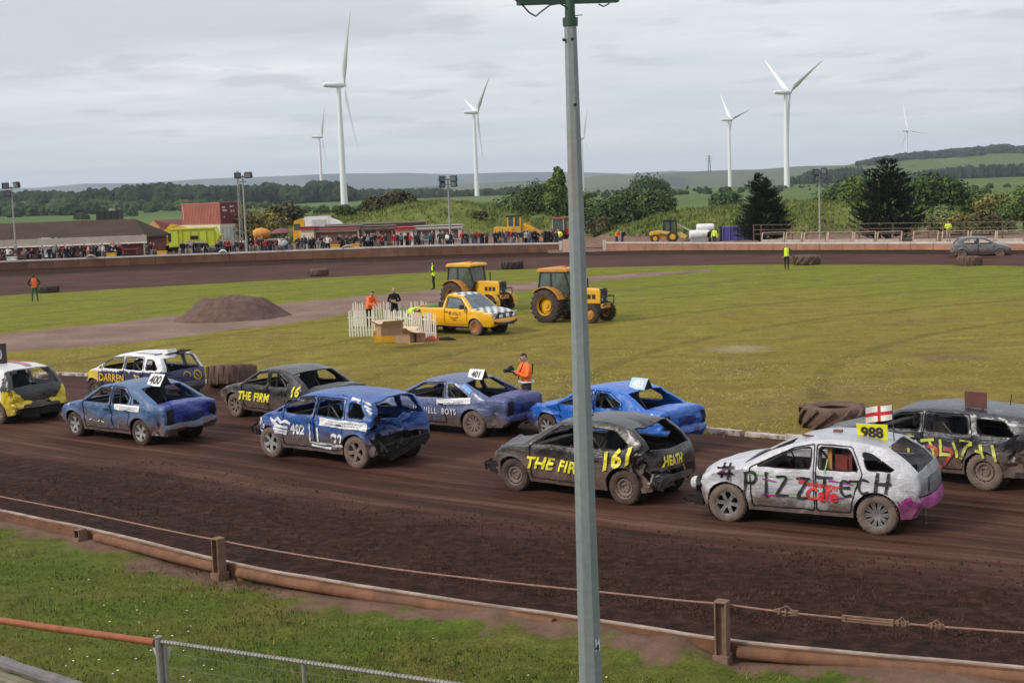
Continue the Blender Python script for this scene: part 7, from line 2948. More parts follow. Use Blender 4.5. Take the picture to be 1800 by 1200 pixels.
def open_box(px, py, z, w, d, h, rz, label, mat, flaps=True, name='cardboard_box', cat='cardboard box'):
	p = P(px, py, z)
	root = thing(name, label, cat, (p.x, p.y + d / 2, z), rz)
	m = MB()
	t = .012
	m.box((0, -d / 2, h / 2), (w, t, h))
	m.box((0, d / 2, h / 2), (w, t, h))
	m.box((-w / 2, 0, h / 2), (t, d - t, h))
	m.box((w / 2, 0, h / 2), (t, d - t, h))
	m.box((0, 0, t / 2), (w - t, d - t, t))
	m.build('carton', [mat], root)
	if flaps:
		for (x0, y0, x1, y1, ax, an) in ((-w / 2, -d / 2, w / 2, -d / 2, 0, .5), (-w / 2, d / 2, w / 2, d / 2, 1, .35), (-w / 2, -d / 2, -w / 2, d / 2, 2, .5), (w / 2, -d / 2, w / 2, d / 2, 3, -.15)):
			f = .34
			q = MB()
			o_ = {0: V((0, -cos(an), sin(an))), 1: V((0, cos(an), sin(an))), 2: V((-cos(an), 0, sin(an))), 3: V((cos(an), 0, sin(an)))}[ax] * f
			A, B = V((x0, y0, h)), V((x1, y1, h))
			n = o_.cross(B - A).normalized() * .008
			q.add([A, B, B + o_, A + o_, A + n, B + n, B + o_ + n, A + o_ + n], [(0, 1, 2, 3), (7, 6, 5, 4), (0, 4, 5, 1), (1, 5, 6, 2), (2, 6, 7, 3), (3, 7, 4, 0)])
			q.build('flap', [CARD2], root)
	else:
		q = MB()
		q.box((0, -d / 2 - .01, h * .74), (w * 1.02, .014, .035))
		q.build('band', [pm('crate_shadow_band', (.34, .15, .02), .7)], root)
		q = MB()
		q.box((0, 0, h + .005), (w * 1.03, d * 1.03, .02))
		q.build('lid', [mat], root)
	return root
open_box(678, 602, .03, .92, .55, .50, .0, 'yellow crate at the foot of the box pile by the picket fence', pm('crate_yellow', (.60, .32, .012), .6, var=.15, dirt=.2), False, 'crate', 'crate')
open_box(684, 590, .55, .86, .55, .42, .42, 'open cardboard carton perched on top of the yellow crate', CARD)
open_box(712, 603, .03, .66, .50, .46, -.40, 'open cardboard carton standing on the grass right of the yellow crate', CARD)
open_box(739, 601, .03, .34, .30, .34, .15, 'small pinkish carton standing right of the bigger cardboard boxes', pm('card_pink', (.42, .22, .16), .85), False)
m = MB()
p = P(731, 604, .05)
m.box((p.x, p.y, .06), (.62, .10, .03), rz=.06)
o = m.build('plank', [pm('plank_yellow', (.52, .38, .05), .7)])
tag(o, 'short yellow plank lying on the grass in front of the boxes', 'plank')
# crumpled red netting
m = MB()
p = P(762, 597, .04)
K = 12
for i in range(K + 1):
	for j in range(K + 1):
		u, w_ = i / K - .5, j / K - .5
		hh = .16 * max(0, 1 - 4 * (u * u + w_ * w_)) + .07 * abs(noise.noise(V((u * 9, w_ * 9, 2)))) * (1 - 2 * max(abs(u), abs(w_)))
		m.v.append((p.x + u * .85, p.y + w_ * .5, .035 + max(0, hh)))
for i in range(K):
	for j in range(K):
		a = i * (K + 1) + j
		m.f.append((a, a + 1, a + K + 2, a + K + 1))
		m.m.append(0)
o = m.build('tarpaulin', [pm('red_sheet', (.30, .045, .02), .8, var=.4, scale=9)])
tag(o, 'crumpled rust red sheet dropped at the right end of the picket fence', 'tarpaulin')
m = MB()
p = P(788, 598, .03)
m.tube([(p.x - .35, p.y + .12, .08), (p.x, p.y, .10), (p.x + .3, p.y - .1, .06)], [.05, .08, .03], 8)
o = m.build('log', [BLACKM], None, True)
tag(o, 'dark bent scrap lying on the grass beside the red sheet', 'scrap')
# ---- people on the infield
c = V((P(928, 746).x, P(928, 746).y, .03))
ph = person(c, radians(205), 'camera', HO, DG, 'photographer in an orange hi-vis shirt holding a black camera behind the blue coupe', vest=None, fine=True, h=1.02, bulk=1.12)
Jc = pose_joints('camera')
m = MB()
m.box((.40, .0, 1.34), (.11, .16, .12))
m.lathe([(.001, .13), (.045, .13), (.05, .10), (.045, 0)], 14, 0, Matrix.Translation((.45, -.0, 1.33)) @ Matrix.Rotation(pi / 2, 4, 'Y'))
m.box((.40, 0, 1.42), (.07, .07, .04))
cam_b = m.build('camera', [pm('camera_black', (.012, .012, .013), .5)], None)
cam_b.location = ph.location
cam_b.rotation_euler = ph.rotation_euler
cam_b.scale = ph.scale
tag(cam_b, 'black long-lens camera held up by the photographer in orange', 'camera')
m = MB()
m.tube([(-.13, .12, 1.46), (-.16, 0, 1.2), (-.14, -.14, 1.06)], .014, 5)
m.tube([(.12, .10, 1.47), (.17, 0, 1.25), (.15, -.12, 1.08)], .014, 5)
o = m.build('camera_strap', [BLACKM], ph, True)
m = MB()
r0 = .175
m.tube([(r0 * 1.0 * cos(a), r0 * 1.12 * sin(a), 1.02) for a in [2 * pi * i / 20 for i in range(21)]], .024, 6)
m.build('reflective_band', [REFL], ph, True)
person(tuple(P(62, 530, .03)), radians(112), 'hips', BK, GN, 'marshal in an orange vest seen from behind beside a dark tyre at the left', vest=(HO, 'vest'), group=None)
person(tuple(P(763, 509, .03)), radians(195), 'folded', BK, BK, 'marshal in black with a yellow tabard standing on the dirt road', vest=(HY, 'vest'))
person(tuple(P(1383, 474, .03)), radians(-95), 'stand', DG, BK, 'marshal in a yellow vest standing beside the chevron tyre', vest=(HY, 'vest'), hair=HAIR_B)
a = P(650, 576, .03)
person(tuple(a), radians(-40), 'lean', HO, BK, 'person in orange leaning over the picket fence', vest=(HO, 'jacket'), fine=True)
person(tuple(P(695, 574, .03)), radians(-85), 'folded', BK, BK, 'grey haired person in a black jacket behind the picket fence', hair=HAIR_G, fine=True)
person(tuple(P(722, 590, .03)), radians(-50), 'bend', BK, BK, 'person in a lime hi-vis jacket bending inside the picket fence', vest=(HY, 'jacket'), hair=HAIR_B)
# ------------------------------------------------------------ far side: wall, frames, masts, pit buildings, machines, crowd
WALLM = pm('wall_brown', (.150, .076, .050), .9, var=.3, scale=.8, bump=.2, dirt=.35, dirtcol=(.10, .058, .045), spec=.15)
COPE = pm('wall_coping_white', (.52, .46, .42), .8, var=.15, scale=1.2, dirt=.3, dirtcol=(.28, .17, .13))
def far_wall(tab, label, ends, WALLM=WALLM):
	root = thing('perimeter_wall', label, 'wall')
	pts = []
	for px, Y, zb, zt in tab:
		p = wallpt(px, Y, zb)
		pts.append((p.x, p.y, zb - .25, zt))
	cv = catmull(pts, 10)
	step = 2
	for i in range(0, len(cv) - 1, step):
		a, b = cv[i], cv[min(i + step, len(cv) - 1)]
		for nm, m, z0, z1, w in (('wall_panel', WALLM, 0, 0, .16), ('coping', COPE, 1, 1, .24)):
			mb = MB()
			vs = []
			for q in (a, b):
				lo, hi = (q[2], q[3] - .16) if z0 == 0 else (q[3] - .157, q[3])
				for dy, z in ((-w / 2, lo), (w / 2, lo), (w / 2, hi), (-w / 2, hi)):
					vs.append((q[0] + (0.015 if q is a else -.015), q[1] + dy, z))
			mb.add(vs, [(0, 1, 2, 3), (7, 6, 5, 4), (0, 4, 5, 1), (1, 5, 6, 2), (2, 6, 7, 3), (3, 7, 4, 0)])
			mb.build(nm, [m], root)
	for e in ends:
		q = cv[e]
		mb = MB()
		mb.box((q[0], q[1], (q[2] + q[3] + .15) / 2), (.30, .34, q[3] + .15 - q[2]))
		mb.build('gate_post', [COPE], root)
far_wall(WALL_L, 'long brown track wall with white coping below the clubhouse and kiosks', [-1])
far_wall(WALL_R, 'brown track wall with white coping right of the gateway', [0], pm('wall_pinkish_brown', (.330, .180, .120), .9, var=.25, scale=.8, bump=.2, dirt=.3, dirtcol=(.17, .09, .065), spec=.15))
def wall_tab(px, k):
	tab = WALL_L if px < 1020 else WALL_R
	return lerp_tab(px, [(q[0], q[k]) for q in tab])
def zat(py, px, Y):
	return AT(px, py, Y).z
def xat(px, py, Y):
	return AT(px, py, Y).x
# gate leaf standing in the gap
m = MB()
A, B = AT(990, 432, 121), AT(1012, 432, 119)
m.bar((A.x, A.y, 1.0), (B.x, B.y, 1.0), .08, 1.15)
o = m.build('gate', [pm('gate_pinkish', (.34, .22, .18), .8, var=.2)])
tag(o, 'plain brown board gate leaf in the gap of the far wall', 'gate')
# frames leaning along the wall on the right
FRM = pm('frame_rusty_white', (.42, .30, .24), .8, var=.3, scale=3, dirt=.45, dirtcol=(.22, .11, .07))
FRB = pm('frame_board', (.50, .42, .36), .8, var=.2, scale=2, dirt=.35, dirtcol=(.26, .14, .09))
for k, (a, b, wh) in enumerate(((1338, 1376, 0), (1380, 1407, 0), (1412, 1452, 0), (1454, 1497, 0), (1500, 1537, 1), (1541, 1583, 0), (1604, 1647, 0), (1655, 1700, 0), (1705, 1748, 1), (1751, 1800, 1), (1806, 1850, 1))):
	Y = wall_tab(a, 1) + .9
	A, B = wallpt(a, Y, .9), wallpt(b, Y - .35, .9)
	zg = pit_z(A.x, A.y)
	name = ['leftmost', 'second', 'third', 'fourth', 'fifth', 'sixth', 'seventh', 'eighth', 'ninth', 'tenth', 'eleventh'][k]
	t = thing('steel_frame', '%s rusty barrier frame from the purple container along the right wall' % name if k else 'leftmost rusty barrier frame, next to the purple container', 'barrier frame', (A.x, A.y, zg), atan2(B.y - A.y, B.x - A.x), 'barrier frames along the right wall')
	L = (B - A).length
	lean = V((.14, .25, 0))
	h = 1.28
	for x in (0, L):
		m = MB()
		m.bar((x, 0, 0), V((x, 0, h)) + lean, .09, .07)
		m.build('post', [FRM], t)
	m = MB()
	m.bar(V((0, 0, h)) + lean, V((L, 0, h)) + lean, .06, .06)
	m.build('top_rail', [FRM], t)
	m = MB()
	m.box((L / 2, .10, .52), (L * .92, .05, .34))
	m.build('board', [COPE if wh else FRB], t)
# rail fence behind
t = thing('rail_fence', 'thin dark steel rail fence behind the frames under the trees at the right', 'fence')
FST = pm('fence_steel_dark', (.13, .085, .065), .8, var=.3)
prev = None
for px in (1325, 1338, 1393, 1453, 1510, 1570, 1632, 1695, 1762, 1830):
	Y = wall_tab(px, 1) + 5
	p = wallpt(px, Y, 1.0)
	zg = pit_z(p.x, p.y)
	zt = zat(lerp_tab(px, [(1325, 395), (1800, 389)]), px, Y)
	m = MB()
	m.bar((p.x, p.y, zg - .2), (p.x, p.y, zt), .09, .09)
	m.build('post', [FST], t)
	q = V((p.x, p.y, zt))
	if prev is not None:
		for dz in (-.02, -.45, -.85):
			m = MB()
			m.bar(prev + V((0, 0, dz)), q + V((0, 0, dz)), .05, .05)
			m.build('rail', [FST], t)
	prev = q
# lighting masts
MASTM = pm('mast_concrete', (.30, .30, .27), .8, var=.2, scale=3)
FLOOD = pm('floodlight_black', (.02, .022, .025), .5)
def light_mast(px, ytop, ybot, Y, label, lamps):
	b = AT(px + (2 if px < 1200 else 0), ybot, Y)
	top = zat(ytop, px, Y)
	zg = pit_z(b.x, b.y)
	t = thing('floodlight_mast', label, 'floodlight mast', (b.x, b.y, zg), 0, 'floodlight masts along the far wall')
	H_ = top - zg
	m = MB()
	m.tube([(0, 0, -.3), (0, 0, H_)], [.105, .065], 8)
	m.build('pole', [MASTM], t, True)
	m = MB()
	m.bar((-.75, 0, H_ - .15), (.75, 0, H_ - .15), .08, .08)
	m.bar((-.3, 0, H_ - .6), (.3, 0, H_ - .6), .06, .06)
	m.build('crossbar', [FLOOD], t)
	for (x, z, w, rz) in lamps:
		m = MB()
		m.box((x, -.1, H_ + z), (w, .3, .52), rot=Matrix.Rotation(rz, 3, 'Z') @ Matrix.Rotation(.3, 3, 'X'))
		f = m.build('floodlight', [FLOOD], t)
		m = MB()
		c = V((x, -.1, H_ + z)) + Matrix.Rotation(rz, 3, 'Z') @ V((0, -.17, -.03))
		m.box(c, (w * .8, .03, .38), rot=Matrix.Rotation(rz, 3, 'Z') @ Matrix.Rotation(.3, 3, 'X'))
		m.build('lens', [pm('flood_lens', (.22, .25, .27), .15)], f)
light_mast(27, 327, 450, 124, 'floodlight mast in front of the left end of the brick clubhouse', [(-.5, .05, .6, .5), (.55, .10, .6, -.5), (-.35, -.65, .5, .4)])
light_mast(432, 308, 442, 126, 'floodlight mast beside the red shipping container', [(-.45, .0, .6, .4), (.55, .0, .7, -.2)])
light_mast(790, 313, 428, 126, 'floodlight mast in front of the grassy mound by the stalls', [(-.55, -.05, .55, .6), (.55, -.05, .6, -.3), (.55, -.55, .55, -.3), (-.55, -.6, .5, .6)])
light_mast(1441, 301, 398, 118, 'floodlight mast on the grass between the two cypresses', [(-.35, -.05, .5, .5), (.4, .0, .5, -.3), (-.3, -.6, .4, .5)])
# lattice aerial beside the second mast
t = thing('aerial_mast', 'slim lattice aerial mast just left of the second floodlight mast', 'aerial mast', (AT(424, 420, 150).x, 150, pit_z(AT(424, 420, 150).x, 150)))
H_ = zat(300, 421, 150) - t.location.z
m = MB()
for a in range(3):
	m.bar((.22 * cos(a * 2.1), .22 * sin(a * 2.1), 0), (.10 * cos(a * 2.1), .10 * sin(a * 2.1), H_), .05, .05)
for k in range(12):
	z0, z1 = H_ * k / 12, H_ * (k + 1) / 12
	for a in range(3):
		r0, r1 = .22 - .12 * k / 12, .22 - .12 * (k + 1) / 12
		m.bar((r0 * cos(a * 2.1), r0 * sin(a * 2.1), z0), (r1 * cos((a + 1) * 2.1), r1 * sin((a + 1) * 2.1), z1), .03, .03)
o = m.build('lattice', [MASTM], t)
o['kind'] = 'stuff'
# --- brick clubhouse
Yc = 136
BRK = NB('clubhouse_brick')
bt = BRK.n('ShaderNodeTexBrick')
bt.inputs['Scale'].default_value = 1.0
bt.inputs['Brick Width'].default_value = .45
bt.inputs['Row Height'].default_value = .15
bt.inputs['Mortar Size'].default_value = .012
bt.inputs['Color1'].default_value = (.155, .042, .032, 1)
bt.inputs['Color2'].default_value = (.205, .062, .045, 1)
bt.inputs['Mortar'].default_value = (.16, .11, .09, 1)
BRK.link(BRK.coord('Object', rot=(radians(90), 0, 0)), bt.inputs['Vector'])
BRKM = BRK.set(color=BRK.mix(BRK.ramp(BRK.noise(BRK.coord('Object'), .8, 5), [(.4, 0), (.7, .4)]), bt.outputs['Color'], (.10, .03, .03)), rough=.9)
x0, x1 = xat(-260, 440, Yc), xat(253, 440, Yc)
zg = 1.15
ze = zat(422, 120, Yc) + .05
zr = zat(389, 110, Yc + 5)
t = thing('clubhouse', 'long low red brick clubhouse with a brown roof and pale fascia at the left', 'building', (x0, Yc, zg))
W_ = x1 - x0
m = MB()
m.box((W_ / 2, 4.5, (ze - zg) / 2), (W_, 9, ze - zg))
m.build('wall', [BRKM], t)
rz_, ez = zr - zg, ze - zg
m = MB()
o_ = .5
vs = [(-2, -o_, ez + .02), (W_ + o_, -o_, ez + .02), (W_ + o_, 9 + o_, ez + .02), (-2, 9 + o_, ez + .02), (-2, 4.5, rz_), (W_ - 2.0, 4.5, rz_), (-2, -o_, ez - .12), (W_ + o_, -o_, ez - .12), (W_ + o_, 9 + o_, ez - .12), (-2, 9 + o_, ez - .12)]
m.add(vs, [(0, 1, 5, 4), (1, 2, 5), (2, 3, 4, 5), (6, 9, 8, 7), (1, 8, 2), (1, 7, 8)])
m.build('roof', [pm('roof_felt_brown', (.062, .042, .030), .95, var=.2, scale=.6, dirt=.2, dirtcol=(.045, .03, .022), spec=.15)], t)
m = MB()
m.box((W_ / 2 - .8, -o_ - .02, ez - .16), (W_ + 2.6, .06, .72))
m.build('fascia', [pm('fascia_weathered', (.34, .29, .25), .8, var=.15, scale=1.2, dirt=.2, dirtcol=(.22, .17, .14))], t)
m = MB()
m.box((W_ / 2 - .8, -o_ - .06, ez - .56), (W_ + 2.6, .10, .10))
m.build('gutter', [WHITE], t)
for (px, w, h, z, mm) in ((82, .95, 1.95, 1.0, WHITE), (95, .45, 1.9, 1.0, CABG), (100, .16, 1.9, 1.0, WHITE), (72, .3, 1.9, 1.0, pm('door_pale', (.45, .47, .45), .6))):
	m = MB()
	x = xat(px, 440, Yc) - x0
	m.box((x, -.03, z), (w, .09, h))
	m.build('door' if mm is not CABG else 'window', [mm], t)
m = MB()
x = xat(227, 440, Yc) - x0
m.lathe([(.001, .05), (.22, .05), (.24, .0)], 20, 0, Matrix.Translation((x, -.03, zat(426, 227, Yc) - zg)) @ Matrix.Rotation(pi / 2, 4, 'X'))
m.build('clock', [WHITE], t)
m = MB()
m.box((W_ + .07, -.08, .9), (.14, .14, 2.1))
m.build('drainpipe', [COPE], t)
m = MB()
x = xat(232, 440, Yc) - x0
m.box((x, -.6, .55), (1.7, .5, .08))
m.box((x - .7, -.6, .25), (.08, .4, .5))
m.box((x + .7, -.6, .25), (.08, .4, .5))
o = m.build('bench', [pm('bench_red', (.22, .04, .04), .6)])
o.location = t.location
tag(o, 'dark red bench against the clubhouse wall below the round clock', 'bench')
# dark water tank on the roof
t = thing('water_tank', 'dark green panelled tank standing behind the clubhouse roof ridge', 'tank', (AT(193, 380, 143).x, 143, zat(388, 193, 143) - 1.2))
m = MB()
m.box((0, 0, .6 + .55), (2.35, 2.0, 2.2))
m.build('tank_body', [pm('tank_green', (.016, .026, .020), .6, var=.3)], t)
for k in range(4):
	m = MB()
	m.box((-1.0 + .67 * k, -1.03, 1.6), (.06, .05, 1.2))
	m.build('rib', [pm('tank_rib', (.035, .05, .042), .6)], t)
m = MB()
m.box((.3, 0, 2.38), (.6, .5, .25))
m.build('hatch', [MASTM], t)
# --- red shipping container on a cream building
Yk = 162
def corner_box(px, Y, z0, h, L, D, rz, m, name, parent, ridges=0, mr=None):
	"""box whose nearest corner stands in photo column px; long side to the left"""
	p = wallpt(px, Y, z0)
	M = Matrix.Translation(p) @ Matrix.Rotation(rz, 4, 'Z')
	b = MB()
	b.box((-L / 2, D / 2, h / 2), (L, D, h))
	b.v = [tuple(M @ V(v)) for v in b.v]
	b.build(name, [m], parent)
	return M
zc = zat(394, 388, Yk)
t = thing('shipping_container', 'weathered red steel shipping container stacked on a cream store building', 'shipping container')
REDC = pm('container_red', (.340, .112, .085), .7, var=.15, scale=.7, dirt=.25, dirtcol=(.36, .12, .08))
REDC_SHADE = pm('container_red_shaded', (.125, .022, .028), .7, var=.2, scale=.9)  # darker copy of the container red: shade of the end put into its colour
Mc = corner_box(388, Yk, zc, 2.62, 7.0, 2.9, radians(-36), REDC, 'body', t)
for k in range(26):
	b = MB()
	b.box((-.15 - 6.7 * k / 25, -.02, 1.3), (.10, .05, 2.4))
	b.v = [tuple(Mc @ V(v)) for v in b.v]
	b.build('corrugation', [REDC], t)
for k, x in enumerate((.35, 1.25, 1.35, 2.2)):
	b = MB()
	b.box((.03, .1 + x, 1.3), (.05, .06, 2.5))
	b.v = [tuple(Mc @ V(v)) for v in b.v]
	b.build('lock_bar', [REDC_SHADE], t)
b = MB()
b.box((.015, 1.45, 1.3), (.03, 2.8, 2.5))
b.v = [tuple(Mc @ V(v)) for v in b.v]
b.build('door', [REDC_SHADE], t)
for (y, z, w, h) in ((.55, 2.0, .5, .22), (.72, 1.62, .7, .22), (1.85, 2.1, .7, .16), (1.75, 1.55, .2, .3), (2.15, 1.55, .2, .3), (.6, .85, .2, .12)):
	b = MB()
	b.box((.05, y, z), (.02, w, h))
	b.v = [tuple(Mc @ V(v)) for v in b.v]
	b.build('stencil', [pm('stencil_white', (.5, .45, .45), .7)], t)
b = MB()
b.box((-6.6, -.035, 1.5), (.10, .05, 1.7))
b.v = [tuple(Mc @ V(v)) for v in b.v]
b.build('stencil', [pm('stencil_white', (.5, .45, .45), .7)], t)
t = thing('store_building', 'cream rendered store under the red container with a barred white window', 'building')
CREAM = pm('render_cream', (.58, .50, .36), .85, var=.08, scale=.8)
Ms = corner_box(389, Yk - .3, 1.0, zc - 1.02, 9.3, 3.0, radians(-36), CREAM, 'wall', t)
b = MB()
b.box((.03, 1.5, zc - 1.0 - 1.05), (.06, 2.6, 1.5))
b.v = [tuple(Ms @ V(v)) for v in b.v]
b.build('window', [pm('shutter_white', (.48, .50, .48), .6)], t)
for k in range(5):
	b = MB()
	b.box((.08, .35 + .58 * k, zc - 1.0 - 1.05), (.05, .05, 1.5))
	b.v = [tuple(Ms @ V(v)) for v in b.v]
	b.build('bar', [pm('shutter_bar', (.30, .32, .31), .6)], t)
t = thing('hut', 'small orange walled hut with a dark red pitched roof left of the container', 'hut')
p = wallpt(270, 166, 1.0)
zt_ = zat(401, 275, 166)
m = MB()
m.box((p.x + 1.2, 167.5, (1.0 + zt_) / 2), (3.6, 3, zt_ - 1.0))
m.build('wall', [pm('hut_orange', (.62, .30, .12), .8, var=.1)], t)
m = MB()
m.prism([(p.x - .75, zt_), (p.x + .2, zt_ + .95), (p.x + 1.1, zt_)], 165.8, 166.0, 'y')
m.build('gable', [pm('hut_orange', (.62, .30, .12))], t)
m = MB()
m.add([(p.x + .2, 165.9, zt_ + 1.0), (p.x + 3.6, 168, zt_ + .95), (p.x + 3.6, 166, zt_ + .05), (p.x + 1.15, 165.8, zt_ - .02)], [(0, 1, 2, 3)])
m.build('roof', [pm('hut_roof', (.16, .06, .055), .9, var=.2)], t)
# --- lime cabin body on the pit apron
Yl = 134
t = thing('lime_cabin', 'lime green box body cabin with one dark window beside the clubhouse', 'cabin')
LIMEM = pm('lime_paint', (.46, .50, .025), .6, var=.12, scale=1.0, dirt=.2, dirtcol=(.28, .28, .03))
M = Matrix.Translation(wallpt(298, Yl, 1.2)) @ Matrix.Rotation(radians(4), 4, 'Z')
zt_ = zat(403, 340, Yl) - 1.2
L = 4.9
def pb(name, c, d, m, **kw):
	b = MB()
	b.box(c, d, **kw)
	b.v = [tuple(M @ V(v)) for v in b.v]
	return b.build(name, [m], t)
b = MB()
b.prism([(.0, .55), (L - .35, .55), (L + .1, 1.55), (L - .35, zt_), (0, zt_ - .05)], 0, 2.4, 'y')
b.v = [tuple(M @ V(v)) for v in b.v]
b.build('body', [LIMEM], t)
pb('roof', (L / 2 - .2, 1.2, zt_ + .06), (L - .4, 2.6, .14), LIMEM)
pb('window', (2.55, -.03, 1.45), (.75, .08, .35), BLACKM)
pb('door', (.55, -.03, 1.4), (.75, .07, zt_ - .75), pm('lime_door', (.45, .52, .03), .6))
pb('side_window', (.10, -.05, 1.55), (.28, .06, .85), BLACKM)
for k in range(5):
	pb('seam', (1.3 + .8 * k, -.03, 1.5), (.04, .06, zt_ - .75), pm('lime_door', (.45, .52, .03)))
pb('chassis', (L / 2, 1.2, .42), (L - .3, 2.0, .25), BLACKM)
for x in (.8, 3.8):
	b = MB()
	b.lathe([(.001, .2), (.36, .2), (.38, 0), (.36, -.05)], 16, 0, M @ Matrix.Translation((x, .1, .34)) @ RY)
	b.build('wheel', [TYREM], t)
# --- plant and lorries
PLY = pm('plant_yellow', (.68, .36, .012), .5, var=.15, scale=1.2, dirt=.25, dirtcol=(.35, .18, .04))
def start(name, label, cat, px, Y, rz=0.0):
	global t, M
	t = thing(name, label, cat)
	p = on_pit(px, Y)
	M = Matrix.Translation(p) @ Matrix.Rotation(rz, 4, 'Z')
	return t
def pp(name, poly, a, b_, m, axis='y'):
	b = MB()
	b.prism(poly, a, b_, axis)
	b.v = [tuple(M @ V(v)) for v in b.v]
	return b.build(name, [m], t)
def pw(x, y, r, w=.35, m=RUBBER, rim=None):
	b = MB()
	b.lathe([(.001, w / 2), (r * .9, w / 2), (r, w * .3), (r, -w * .3), (r * .9, -w / 2), (.001, -w / 2)], 18, 0, M @ Matrix.Translation((x, y, r)) @ RY)
	o = b.build('wheel', [m], t)
	b = MB()
	b.lathe([(.001, w / 2 + .02), (r * .5, w / 2 + .02), (r * .55, w / 2 - .02)], 14, 0, M @ Matrix.Translation((x, y, r)) @ RY @ Matrix.Scale(-1 if y < 0 else 1, 4, (0, 0, 1)))
	b.build('rim', [rim or PLY], o)
def pbar(name, a, c, w, h, m):
	b = MB()
	b.bar(M @ V(a), M @ V(c), w, h)
	return b.build(name, [m], t)
start('excavator', 'yellow excavator half hidden between the clubhouse and the lime cabin', 'excavator', 283, 146)
pp('counterweight', [(-1.2, .9), (.9, .9), (1.0, 1.7), (.4, 2.1), (-1.0, 2.0)], -1.0, 1.0, PLY)
pb('cab', (-.9, -.5, 2.0), (1.1, .9, 1.3), PLY)
pb('cab_window', (-.9, -.96, 2.15), (.8, .04, .7), CABG)
pbar('boom', (.2, 0, 1.8), (1.4, 0, 2.9), .35, .45, PLY)
pbar('dipper', (1.4, 0, 2.9), (2.9, 0, 2.5), .28, .35, PLY)
pbar('boom', (-.3, 0, 1.9), (-1.8, 0, 2.6), .3, .4, PLY)
for y in (-1.0, 1.0):
	pp('track', [(-1.5, .1), (1.5, .1), (1.7, .4), (1.5, .75), (-1.5, .75), (-1.7, .4)], y - .25, y + .25, BLACKM)
start('cement_mixer', 'orange drummed mixer behind the second floodlight mast', 'mixer', 462, 146)
b = MB()
b.lathe([(.3, -.95), (.55, -.6), (.62, 0), (.45, .6), (.25, .9)], 16, 0, M @ Matrix.Translation((0, 0, 1.75)) @ Matrix.Rotation(pi / 2, 4, 'Y') , True)
b.build('drum', [pm('drum_orange', (.55, .23, .03), .6, var=.2)], t)
pb('frame', (0, 0, .7), (2.2, .9, .4), pm('frame_red', (.2, .03, .03), .6))
pw(-.7, -.5, .4)
pw(.7, -.5, .4)
start('parasol', 'faded maroon parasol standing between the mixer and the lorry', 'parasol', 497, 140)
b = MB()
b.lathe([(.02, 2.35), (.5, 2.25), (1.0, 2.05), (1.3, 1.85), (1.28, 1.83), (.02, 2.2)], 12, 0, M)
b.build('canopy', [pm('parasol_maroon', (.16, .05, .055), .8)], t)
pbar('pole', (0, 0, 0), (0, 0, 2.3), .05, .05, MASTM)
start('box_lorry', 'yellow cabbed lorry with a white box body behind the first kiosk', 'lorry', 518, 152)
pp('cab', [(-.1, .5), (1.2, .5), (1.25, 2.9), (.9, 3.15), (.1, 2.9), (-.1, 1.9)], -.1, 2.1, PLY)
pb('cab_window', (.4, -.12, 2.2), (.7, .04, .7), CABG)
pb('box_body', (2.65, 1.0, 2.15), (2.7, 2.3, 2.3), WHITE)
pp('tail_body', [(4.0, 1.0), (5.4, 1.0), (5.7, 2.1), (5.0, 2.7), (4.0, 3.1)], -.1, 2.0, WHITE)
pb('side_panel', (2.9, -.18, 2.3), (1.6, .05, 1.3), pm('box_grey', (.45, .46, .47), .6))
pb('chassis', (2.6, 1, .75), (5.4, 1.4, .3), BLACKM)
for x in (.6, 3.2, 4.3):
	pw(x, -.1, .48, .3, rim=ALLOYD)
# kiosks
def kiosk(px0, px1, ytop, Y, label, bodym, trimm, roofm, openings, depth=3.2):
	global t, M
	a = on_pit(px0, Y)
	c = on_pit(px1, Y)
	t = thing('kiosk', label, 'kiosk')
	zt = zat(ytop, px0, Y)
	L = (c.x - a.x)
	z0 = min(a.z, c.z) - .3
	M = Matrix.Translation((a.x, Y, z0))
	h = zt - z0
	# front wall in pieces round the openings
	xs = [0]
	for (q0, q1, s0, s1, mm) in openings:
		xs += [L * q0, L * q1]
	xs.append(L)
	for i in range(0, len(xs), 2):
		if xs[i + 1] - xs[i] > .03:
			pb('front_panel', ((xs[i] + xs[i + 1]) / 2, .05, h / 2), (xs[i + 1] - xs[i], .1, h), bodym)
	for (q0, q1, s0, s1, mm) in openings:
		x, w = L * (q0 + q1) / 2, L * (q1 - q0)
		if s0 > .05:
			pb('counter_panel', (x, .05, h * s0 / 2), (w, .1, h * s0), bodym)
		pb('header_panel', (x, .05, h * (1 + s1) / 2), (w, .1, h * (1 - s1)), bodym)
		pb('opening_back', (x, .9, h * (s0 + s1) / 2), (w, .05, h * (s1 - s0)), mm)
		pb('counter', (x, -.08, h * s0), (w, .35, .06), trimm)
	for x in (.05, L - .05):
		pb('side_wall', (x, depth / 2 + .1, h / 2), (.1, depth - .1, h), bodym)
	pb('back_wall', (L / 2, depth, h / 2), (L, .1, h), bodym)
	pb('roof', (L / 2, depth / 2, h + .06), (L + .3, depth + .3, .12), roofm)
	pb('fascia', (L / 2, -.12, h - .06), (L + .3, .06, .30), trimm)
PINKW = pm('kiosk_pinkish', (.46, .33, .28), .8, var=.12, scale=1.0)
REDT = pm('trim_red', (.40, .030, .035), .6, var=.15)
DKIN = pm('kiosk_inside', (.20, .13, .105), .9, var=.3)
kiosk(530, 553, 401, 137, 'cream end section of the food kiosk with a red edged roof', pm('kiosk_cream', (.62, .55, .44), .8, var=.06), REDT, pm('felt_grey', (.16, .13, .11), .9), [])
